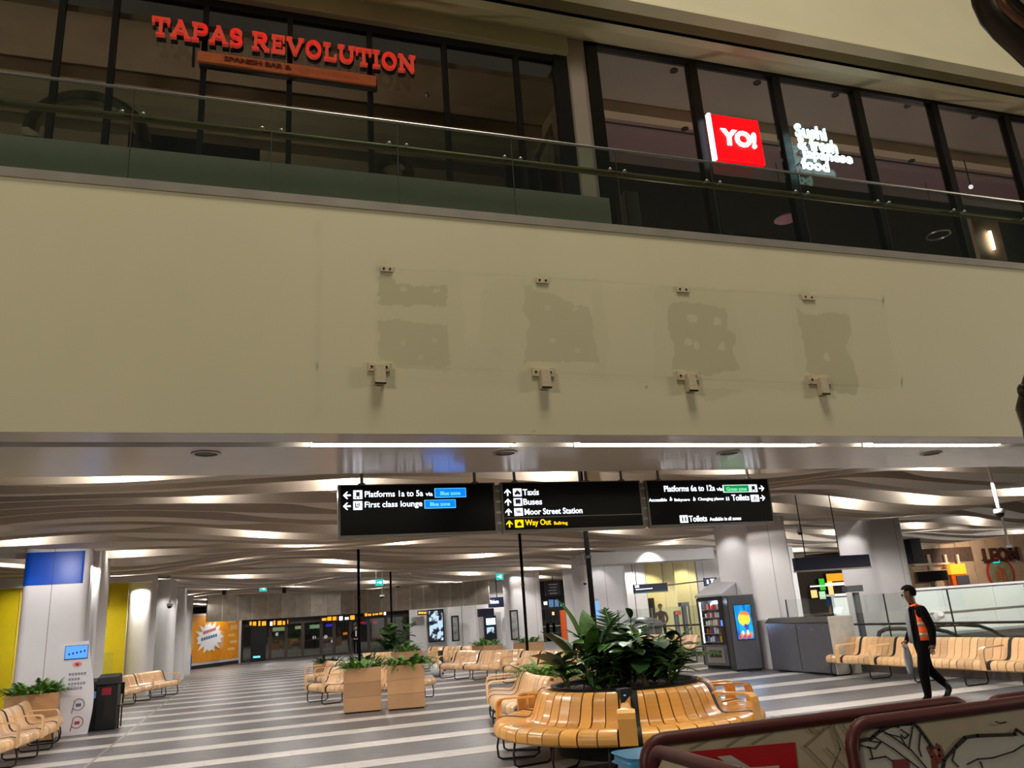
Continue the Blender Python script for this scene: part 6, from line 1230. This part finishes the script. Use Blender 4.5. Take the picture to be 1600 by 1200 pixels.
# ======================= foreground barriers =======================
def barrier(lb, u0, u1, n_, h=1.1, rc=.11):
    t = thing('barrier_panel', lb, 'barrier', ((u0 + u1) / 2, n_, 0), 0, 'maroon framed barriers in the foreground'); r_ = .032; P = [(u0, n_, .0), (u0, n_, h - rc)]
    P += [(u0 + rc - rc * math.cos(a), n_, h - rc + rc * math.sin(a)) for a in np.linspace(.2, PI / 2, 5)] + [(u1 - rc + rc * math.sin(a), n_, h - rc + rc * math.cos(a)) for a in np.linspace(0, PI / 2 - .2, 5)] + [(u1, n_, h - rc), (u1, n_, 0)]
    mb = MB(); mb.tube(P, r_, MAROON, 12); mb.build('frame', t, True); mb = MB(); mb.tube([(u0, n_, .14), (u1, n_, .14)], r_ * .8, MAROON, 10); mb.build('lower_rail', t, True)
    Q = [(u0 + .02, n_ + .004, .14)] + [(p[0] + (.015 if p[0] < (u0 + u1) / 2 else -.015), n_ + .004, p[2] - .015) for p in P[1:-1]] + [(u1 - .02, n_ + .004, .14)]
    mb = MB(); mb.slab(Q, (0, .012, 0), PANELB); mb.build('panel', t)
    for u in (u0, u1): mb = MB(); mb.box(u - .06, u + .06, n_ - .2, n_ + .2, 0, .02, MAROON); mb.build('foot', t)
    return t
NA = 3.88; NB = 3.60
bA = barrier('maroon railed barrier with a red panel and white arrow', pn(1005, 1160, NA)[0], pn(1512, 1106, NA)[0], NA, pn(1250, 1127, NA)[2] - .0)
bB = barrier('maroon railed barrier with black outline drawings, nearest at the right', pn(1328, 1150, NB)[0], pn(1328, 1150, NB)[0] + 2.2, NB, pn(1480, 1112, NB)[2])
bC = barrier('maroon railed barrier just showing at the right edge behind the drawn one', pn(1540, 1100, NA + .05)[0], pn(1540, 1100, NA + .05)[0] + 2.0, NA + .05, pn(1580, 1091, NA + .05)[2])
# side barrier running towards the camera
cu = pn(1005, 1160, NA)[0] + .02; t = thing('barrier_panel', 'maroon railed side barrier running from the blue bin towards the viewer', 'barrier', (cu, 2.6, 0), 0, 'maroon framed barriers in the foreground'); h = pn(1012, 1162, NA)[2] - .02
P = [(cu, 3.84, 0), (cu, 3.84, h - .11)] + [(cu, 3.84 - .11 + .11 * math.cos(a), h - .11 + .11 * math.sin(a)) for a in np.linspace(.2, PI / 2, 5)] + [(cu + .02, 1.7, h), (cu + .02, 1.6, h - .1), (cu + .02, 1.6, 0)]
mb = MB(); mb.tube(P, .032, MAROON, 12); mb.build('frame', t, True); mb = MB(); mb.slab([(cu + .004, 3.82, .14), (cu + .004, 3.82, h - .1), (cu + .004, 3.72, h - .02), (cu + .02, 1.72, h - .02), (cu + .02, 1.62, .14)], (.012, 0, 0), PANELB); mb.build('panel', t)
def strokes(par, n_, lines, w, m, nm, ox=960, oy=1050, sc=2.5, d=.003):
    mb = MB()
    for l in lines:
        P = [pn(ox + a / sc, oy + b / sc, n_) for a, b in l]
        for p, q in zip(P[:-1], P[1:]):
            p = np.array([p[0], n_, p[2]]); q = np.array([q[0], n_, q[2]])
            if np.linalg.norm(q - p) > 1e-4: mb.bar(p - (q - p) * .06, q + (q - p) * .06, d, w, m, up=(0, 1, 0)) if False else mb.obox(p - np.array([-(q - p)[2], 0, (q - p)[0]]) / np.linalg.norm(q - p) * w / 2 - (q - p) * .04, (q - p) * 1.08, np.array([-(q - p)[2], 0, (q - p)[0]]) / np.linalg.norm(q - p) * w, (0, d, 0), m)
    o = mb.build(nm, par); o['kind'] = 'stuff'; return o
INK = mat('black_ink', (18, 16, 16), .6, var=0); PENC = mat('grey_pencil_line', (150, 136, 116), .6, var=0); PALE = mat('drawing_pale_fill', (190, 186, 176), .6, var=.04)
mb = MB(); rp4 = [pn(1076, 1175, NA - .006), pn(1242, 1160, NA - .006), pn(1247, 1200, NA - .006), pn(1247, 1290, NA - .006), pn(1110, 1290, NA - .006)]
mb.slab([(p[0], NA - .004, p[2]) for p in rp4], (0, .004, 0), RED); mb.build('red_field', bA)
mb = MB(); ar = [(1119, 1182), (1141, 1180), (1172, 1199), (1216, 1196), (1217, 1206), (1168, 1214)]; mb.slab([(pn(x, y, NA)[0], NA - .008, pn(x, y, NA)[2]) for x, y in ar], (0, .004, 0), mat('arrow_grey_white', (196, 186, 176), .6)); mb.build('white_arrow', bA)
strokes(bA, NA - .002, [[(745, 290), (850, 200), (905, 320)], [(745, 290), (830, 375)], [(830, 300), (900, 375)], [(850, 210), (880, 300), (850, 370)], [(890, 205), (930, 260)], [(440, 290), (560, 215)], [(540, 280), (640, 222)], [(300, 300), (420, 240)], [(750, 215), (770, 235), (800, 240), (815, 220)], [(760, 210), (790, 230)]], .006, PENC, 'pencil_lines')
mb = MB(); fp = [(960, 268), (1020, 240), (1100, 212), (1160, 210), (1210, 250), (1235, 290), (1245, 375), (1250, 420), (950, 420)]; mb.slab([(pn(960 + a / 2.5, 1050 + b / 2.5, NB)[0], NB - .003, pn(960 + a / 2.5, 1050 + b / 2.5, NB)[2]) for a, b in fp][::-1], (0, .004, 0), PALE); mb.build('pale_fill', bB)
mb = MB(); fp = [(1285, 400), (1300, 335), (1350, 290), (1385, 258), (1560, 250), (1640, 250), (1700, 420)]; mb.slab([(pn(960 + a / 2.5, 1050 + b / 2.5, NB)[0], NB - .003, pn(960 + a / 2.5, 1050 + b / 2.5, NB)[2]) for a, b in fp][::-1], (0, .004, 0), PALE); mb.build('pale_fill', bB)
strokes(bB, NB - .007, [[(962, 268), (1000, 262), (1035, 232), (1080, 208), (1112, 212)], [(1110, 205), (1160, 200), (1185, 215), (1215, 255), (1235, 285), (1240, 300)], [(1280, 385), (1288, 345), (1335, 290), (1368, 256), (1420, 248), (1562, 244), (1570, 224), (1584, 234), (1600, 244)]], .016, INK, 'black_outline')
strokes(bB, NB - .007, [[(1045, 228), (1100, 262), (1160, 305), (1220, 375)], [(1165, 215), (1160, 250), (1150, 300)], [(1010, 250), (1090, 300), (1190, 375)], [(965, 285), (1000, 300), (1010, 340)], [(1000, 270), (1040, 275), (1020, 300), (990, 292)], [(1060, 240), (1120, 255), (1140, 290)], [(1120, 225), (1150, 245), (1135, 260), (1120, 245)], [(1380, 360), (1420, 340), (1480, 335), (1560, 310), (1600, 285)], [(1330, 310), (1320, 345), (1345, 370)], [(1000, 340), (1060, 330), (1090, 350)], [(1430, 350), (1440, 375)], [(1195, 240), (1190, 300), (1200, 330)], [(1490, 195), (1510, 200), (1530, 195)]], .006, INK, 'fine_lines')
strokes(bB, NB - .005, [[(1225, 290), (1235, 310), (1245, 330), (1250, 375)], [(1255, 288), (1272, 300), (1275, 330), (1260, 350)]], .03, mat('rust_red_paint', (120, 44, 36), .6, var=.1), 'rust_red_paint'); strokes(bB, NB - .006, [[(1090, 362), (1150, 358)]], .045, mat('rust_red_paint', (120, 44, 36), .6), 'rust_red_block')
p = pd(978, 1190, 5.0); zt = pd(985, 1172, 5.2)[2] - .02; t = thing('blue_topped_bin', 'blue rounded bin top with a white disc showing left of the barrier corner', 'bin', (p[0] + .03, p[1], 0)); BB = mat('glossy_light_blue', (70, 150, 200), .3, var=.05)
mb = MB(); mb.slab([(q[0], q[1], 0) for q in rbox_pts(p[0] + .06, p[0] + .3, p[1], p[1] + .3, .06)], (0, 0, zt - .05), BB); mb.build('body', t, True, bevel=.01); mb = MB(); mb.slab([(q[0], q[1], zt - .05) for q in rbox_pts(p[0] + .045, p[0] + .315, p[1] - .015, p[1] + .315, .07)], (0, 0, .05), BB); mb.build('lid', t, True, bevel=.02)
mb = MB(); mb.slab([(p[0] + .13 + .05 * math.cos(x), p[1] - .004, zt - .12 + .06 * math.sin(x)) for x in np.linspace(0, 2 * PI, 17)[:-1]], (0, .006, 0), TW); mb.build('white_disc', t)
# ======================= bronze bull, mostly outside the frame =======================
BRZ = mat('dark_bronze', (52, 42, 34), .38, .6, var=.25, scale=5, bump=.3); BRR = mat('worn_bronze', (110, 76, 58), .35, .6, var=.2, scale=5)
HP = pn(1640, 30, 3.5); t = thing('bull_sculpture', 'dark bronze sculpture parts intruding at the right edge of the view', 'sculpture', (6.9, 3.3, 0))
def bp(l, dep): return [pn(x, y, dep) for x, y in l]
mb = MB(); mb.tube(bp([(1546, -90), (1549, -40), (1554, -8), (1564, 16), (1582, 36), (1610, 60), (1650, 95), (1710, 135)], 3.5), [.17, .165, .16, .155, .155, .16, .17, .18], BRZ, 14); mb.build('jaw_plate', t, True)
mb = MB(); mb.tube(bp([(1560, -60), (1562, -10), (1572, 8), (1590, 24), (1620, 48), (1680, 92)], 3.36), .045, BRR, 10); mb.build('copper_ridge', t, True)
mb = MB(); mb.tube(bp([(1572, -50), (1578, -4), (1592, 10), (1620, 32), (1680, 76)], 3.3), .03, BRZ, 8); mb.build('cable', t, True)
mb = MB(); mb.tube(bp([(1586, -60), (1590, -14), (1605, 6), (1640, 30)], 3.32), .03, mat('pale_metal_strip', (190, 180, 150), .4, .3), 8); mb.build('pale_strip', t, True)
mb = MB(); mb.tube(bp([(1640, 560), (1622, 600), (1614, 640), (1618, 668), (1632, 700), (1660, 760)], 3.5), [.1, .09, .095, .075, .1, .12], BRZ, 12); mb.ball(pn(1598, 611, 3.45), .03, BRZ, 8, 6, (1, 1, 1.6)); mb.tube(bp([(1603, 592), (1599, 603), (1604, 618)], 3.45), .012, BRZ, 6); mb.build('foreleg', t, True)
mb = MB(); mb.ball((7.6, 3.4, 4.1), .9, BRZ, 20, 14, (1.1, .8, 1.2)); mb.tube([(6.6, 3.45, 5.6), (7.2, 3.4, 5.0), (7.6, 3.4, 4.4)], [.3, .45, .5], BRZ, 12); mb.tube([(5.2, 3.5, 2.4), (6.2, 3.5, 3.0), (7.4, 3.4, 3.8)], [.13, .2, .3], BRZ, 12); mb.build('body', t, True)
for x, y in ((7.3, 3.2), (8.0, 3.6)): mb = MB(); mb.tube([(x, y, .0), (x, y, 1.6), (x + .1, y, 3.8)], [.22, .18, .4], BRZ, 12); mb.build('hind_leg', t, True)
# ======================= people =======================
def skin(J, B, sub=2):
    me = bpy.data.meshes.new('body'); names = list(J); ix = {n: i for i, n in enumerate(names)}
    me.from_pydata([J[n][0] for n in names], [(ix[a], ix[b]) for a, b in B], []); o = bpy.data.objects.new('body_source', me); COL.objects.link(o)
    s = o.modifiers.new('skin', 'SKIN'); s.use_smooth_shade = True; ly = me.skin_vertices[0] if len(me.skin_vertices) else None
    if ly is None: me.attributes; 
    for i, n in enumerate(names):
        r_ = J[n][1]; ly.data[i].radius = r_ if isinstance(r_, tuple) else (r_, r_); ly.data[i].use_root = (n == 'pelvis')
    sb = o.modifiers.new('sub', 'SUBSURF'); sb.levels = sub; sb.render_levels = sub
    bpy.context.view_layer.update(); dg = bpy.context.evaluated_depsgraph_get(); m2 = bpy.data.meshes.new_from_object(o.evaluated_get(dg)); bpy.data.objects.remove(o); return m2
SKIN = mat('brown_skin', (92, 62, 46), .5, var=.05); SKINL = mat('light_skin', (190, 150, 128), .5, var=.05); CLOTHK = mat('black_cloth', (9, 9, 10), .9, var=.2, scale=20, spec=.1); HAIRK = mat('black_hair', (9, 8, 8), .9, var=.2, spec=.1)
def figure(nm, lb, base, yaw, J, mats, headc, hair=None, sub=2):
    """J: joints; mats: list of (test, material) on local points"""
    t = thing(nm, lb, 'person', base, yaw)
    B = [('pelvis', 'waist'), ('waist', 'chest'), ('chest', 'neckb'), ('neckb', 'neck'), ('neck', 'head0'), ('head0', 'head1'), ('head1', 'head2')]
    for s in 'LR': B += [('pelvis', 'hip' + s), ('hip' + s, 'knee' + s), ('knee' + s, 'ankle' + s), ('ankle' + s, 'heel' + s) if 'heel' + s in J else ('ankle' + s, 'ball' + s), ('ankle' + s, 'ball' + s), ('ball' + s, 'toe' + s), ('chest', 'sho' + s), ('sho' + s, 'elb' + s), ('elb' + s, 'wri' + s), ('wri' + s, 'palm' + s)]
    B = list(dict.fromkeys(tuple(b) for b in B))
    me = skin(J, B, sub); me.name = 'body'; me.materials.clear()
    # fingers and facial features joined to the same mesh
    mb = MB(); hx, hy, hz = headc
    fm = mats[-1][1]
    mb.ball((hx + .098, hy, hz - .015), .018, fm, 8, 6, (1.1, .8, 1.3)); mb.ball((hx - .005, hy + .077, hz - .01), .026, fm, 8, 6, (.7, .4, 1.2)); mb.ball((hx - .005, hy - .077, hz - .01), .026, fm, 8, 6, (.7, .4, 1.2))
    for s in (-1, 1): mb.ball((hx + .086, hy + s * .032, hz + .012), .011, mat('eye_white', (210, 205, 200), .3, var=0), 8, 6); mb.ball((hx + .094, hy + s * .032, hz + .012), .006, BLACK, 6, 5); mb.ball((hx + .088, hy + s * .033, hz + .03), .02, HAIRK, 8, 5, (.3, 1, .25))
    mb.ball((hx + .09, hy, hz - .058), .024, mat('lip', (110, 60, 56), .5, var=0), 8, 5, (.3, 1, .3))
    for s in 'LR':
        w = np.array(J['wri' + s][0]); p = np.array(J['palm' + s][0]); d = (p - w) / np.linalg.norm(p - w); a = np.array([1., 0, 0]); a -= d * (a @ d); a /= np.linalg.norm(a); c = np.cross(d, a)
        for i, ln in enumerate((.062, .07, .066, .05)):
            o = p + a * (.03 - .02 * i); mb.tube([o, o + d * ln * .5 + c * .004, o + d * ln * .85 + c * (-.014), o + d * ln + c * (-.03)], [.0095, .009, .008, .006], fm, 6)
        o = w + d * .03 + a * .03; mb.tube([o, o + a * .022 + d * .03, o + a * .026 + d * .058], [.011, .01, .007], fm, 6)
    n0 = len(me.vertices)
    for m in [m_[1] for m_ in mats]: me.materials.append(m)
    idx = []
    for pl in me.polygons:
        c = pl.center
        for i, (f, m) in enumerate(mats):
            if f(c): pl.material_index = i; break
    extra = mb.mesh('x', True); import bmesh
    bm = bmesh.new(); bm.from_mesh(me); k0 = len(me.materials)
    for m in mb.mats: me.materials.append(m)
    f0 = len(bm.faces); bm.from_mesh(extra); bm.faces.ensure_lookup_table()
    for f in bm.faces[f0:]: f.material_index += k0
    for f in bm.faces: f.smooth = True
    bm.to_mesh(me); bm.free()
    o = bpy.data.objects.new('body', me); COL.objects.link(o); o.parent = t
    if hair:
        mb = MB(); mb.ball((hx - .012, hy, hz + .032), .112, hair, 14, 10, (1.08, .88, 1.02)); oo = mb.build('hair', None, True); oo.parent = t
        bmm = bmesh.new(); bmm.from_mesh(oo.data); bmesh.ops.delete(bmm, geom=[v for v in bmm.verts if v.co.z < hz - .05 or (v.co.x > hx + .05 and v.co.z < hz + .05)], context='VERTS'); bmm.to_mesh(oo.data); bmm.free()
    return t
HB = pz(1459, 1099, 0)
Jw = {'pelvis': ((0, 0, .95), (.13, .1)), 'waist': ((.01, 0, 1.1), (.135, .1)), 'chest': ((.0, 0, 1.32), (.16, .11)), 'neckb': ((.0, 0, 1.45), (.075, .065)), 'neck': ((.025, 0, 1.52), .052), 'head0': ((.05, 0, 1.58), (.068, .07)), 'head1': ((.055, 0, 1.66), (.078, .09)), 'head2': ((.045, 0, 1.725), (.06, .07)),
 'hipL': ((.0, .09, .9), .112), 'kneeL': ((.10, .09, .5), .085), 'ankleL': ((.10, .09, .10), .06), 'ballL': ((.2, .09, .045), .04), 'toeL': ((.27, .09, .035), .03),
 'hipR': ((-.01, -.09, .9), .112), 'kneeR': ((-.06, -.09, .5), .085), 'ankleR': ((-.33, -.09, .2), .058), 'ballR': ((-.27, -.09, .09), .04), 'toeR': ((-.2, -.09, .045), .03),
 'shoL': ((-.02, .2, 1.40), .085), 'elbL': ((-.09, .25, 1.12), .068), 'wriL': ((-.06, .25, .88), .046), 'palmL': ((-.035, .25, .80), .036),
 'shoR': ((.0, -.19, 1.40), .072), 'elbR': ((.0, -.24, 1.13), .055), 'wriR': ((.13, -.23, .93), .038), 'palmR': ((.165, -.22, .87), .034)}
hd = math.atan2(.34, -.94)
per = figure('person', 'person in orange hi-vis vest and black clothes walking to the left past the long bench', HB, hd, Jw, [(lambda c: c.z > 1.50 and abs(c.y) < .12, SKIN), (lambda c: (c.y > .2 and c.z < .87) or (c.y < -.18 and c.x > .13 and c.z < .94), SKIN), (lambda c: c.z < .09 or c.x < -.26 and c.z < .3, BLACK), (lambda c: True, CLOTHK), (lambda c: False, SKIN)], (.055, 0, 1.65), HAIRK)
HV = mat('hi_vis_orange', (255, 96, 32), .6, var=.04, emit=.06, ergb=(255, 90, 30)); REFL = mat('reflective_grey', (172, 158, 140), .35, var=0)
def shell(par, nm, m, levels, a0, a1, k=20, grow=0.):
    g = []
    for z, cx, rx, ry in levels: g.append([(cx + (rx + grow) * math.cos(math.radians(a0 + (a1 - a0) * i / k)), (ry + grow) * math.sin(math.radians(a0 + (a1 - a0) * i / k)), z) for i in range(k + 1)])
    mb = MB(); mb.sheet(g, m); o = mb.build(nm, None, True); o.parent = par; md = o.modifiers.new('thick', 'SOLIDIFY'); md.thickness = .008; return o
LV = [(.94, .0, .175, .195), (1.05, .0, .17, .19), (1.18, .0, .168, .19), (1.30, .0, .162, .188), (1.39, 0, .145, .17), (1.455, 0, .095, .12), (1.47, 0, .08, .1)]
vest = shell(per, 'hi_vis_vest', HV, LV, 62, 298)
for z0, z1 in ((1.0, 1.05), (1.16, 1.21)):
    o = shell(vest, 'reflective_strip', REFL, [(z0, 0, .174, .194), (z1, 0, .172, .192)], 62, 298, grow=.006)
shell(per, 'grey_shirt_front', mat('grey_shirt', (120, 122, 128), .7, var=.1), [(.90, .0, .17, .18), (1.05, .0, .168, .18), (1.25, .0, .16, .18), (1.42, .02, .12, .14), (1.48, .02, .07, .085)], -24, 24)
for s in (-1, 1):
    mb = MB(); mb.sheet([[(.09, s * .10, 1.455), (.10, s * .055, 1.47)], [(.0, s * .125, 1.485), (.0, s * .06, 1.50)], [(-.09, s * .10, 1.455), (-.09, s * .055, 1.475)]], HV); o = mb.build('vest_shoulder', None, True); o.parent = vest
hand = Matrix.Translation(HB) @ Matrix.Rotation(hd, 4, 'Z') @ Vector((.175, -.22, .84))
mb = MB(); g = []
for i in range(7):
    f = i / 6; g.append([(hand.x + (-.035 + .018 * j) * (1 + .5 * math.sin(PI * f)), hand.y + .02 * math.sin(3 * f + j), hand.z + .03 - .45 * f + .02 * math.sin(j * 2.)) for j in range(5)])
mb.sheet(g, mat('pale_grey_cloth', (150, 154, 162), .7, var=.1)); o = mb.build('grey_cloth', None, True, loc=tuple(hand)); md = o.modifiers.new('thick', 'SOLIDIFY'); md.thickness = .03; tag(o, 'pale grey folded cloth bag hanging from the walking person\'s front hand', 'bag')
def stand(dy=0.):
    return {'pelvis': ((0, 0, .95), (.12, .15)), 'waist': ((.0, 0, 1.1), (.11, .14)), 'chest': ((.0, 0, 1.32), (.12, .17)), 'neckb': ((.0, 0, 1.46), .07), 'neck': ((.01, 0, 1.53), .052), 'head0': ((.02, 0, 1.6), .07), 'head1': ((.02, 0, 1.67), .082), 'head2': ((.01, 0, 1.735), .066),
 'hipL': ((0, .1, .9), .09), 'kneeL': ((.02, .1, .5), .065), 'ankleL': ((-.02, .1, .1), .045), 'ballL': ((.08, .11, .045), .04), 'toeL': ((.15, .12, .035), .03), 'hipR': ((0, -.1, .9), .09), 'kneeR': ((.02, -.1, .5), .065), 'ankleR': ((-.02, -.1, .1), .045), 'ballR': ((.08, -.11, .045), .04), 'toeR': ((.15, -.12, .035), .03),
 'shoL': ((0, .2, 1.4), .07), 'elbL': ((-.02, .27, 1.14), .052), 'wriL': ((.06, .2, .98), .038), 'palmL': ((.1, .14, .95), .034), 'shoR': ((0, -.2, 1.4), .07), 'elbR': ((-.02, -.27, 1.14), .052), 'wriR': ((.06, -.2, .98), .038), 'palmR': ((.1, -.14, .95), .034)}
q = pz(556, 1020, 0); q = np.array([q[0], min(q[1], 55.0), 0]); q = pn(556, 1000, 54.5); q[2] = 0
p2 = figure('person', 'person in a dark suit standing by the far glazed doors beside the thin black pole', q, -PI / 2, stand(), [(lambda c: c.z > 1.52, SKINL), (lambda c: c.z > .9 and c.z < 1.0 and c.x > .07 and abs(c.y) < .19, SKINL), (lambda c: c.z < .09, BLACK), (lambda c: True, CLOTHK), (lambda c: False, SKINL)], (.02, 0, 1.66), HAIRK, 1)
mb = MB(); mb.box(.10, .135, -.045, .045, 1.1, 1.45, mat('white_shirt', (230, 230, 230), .6)); o = mb.build('white_shirt', None); o.parent = p2
q = pn(1033, 960, 33); q[2] = 0; q[2] = 0
p3 = figure('person', 'person in a dark red top seen behind the glass in front of the lift door', q, -PI / 2 - .6, stand(), [(lambda c: c.z > 1.50, SKINL), (lambda c: c.z > .9 and c.z < 1.0 and c.x > .07 and abs(c.y) < .19, SKINL), (lambda c: c.z < .9, CLOTHK), (lambda c: True, mat('dark_red_top', (84, 44, 44), .7)), (lambda c: False, SKINL)], (.02, 0, 1.66), mat('grey_hair', (90, 84, 80), .8), 1)
flush_texts()
print('objects', len(bpy.data.objects))
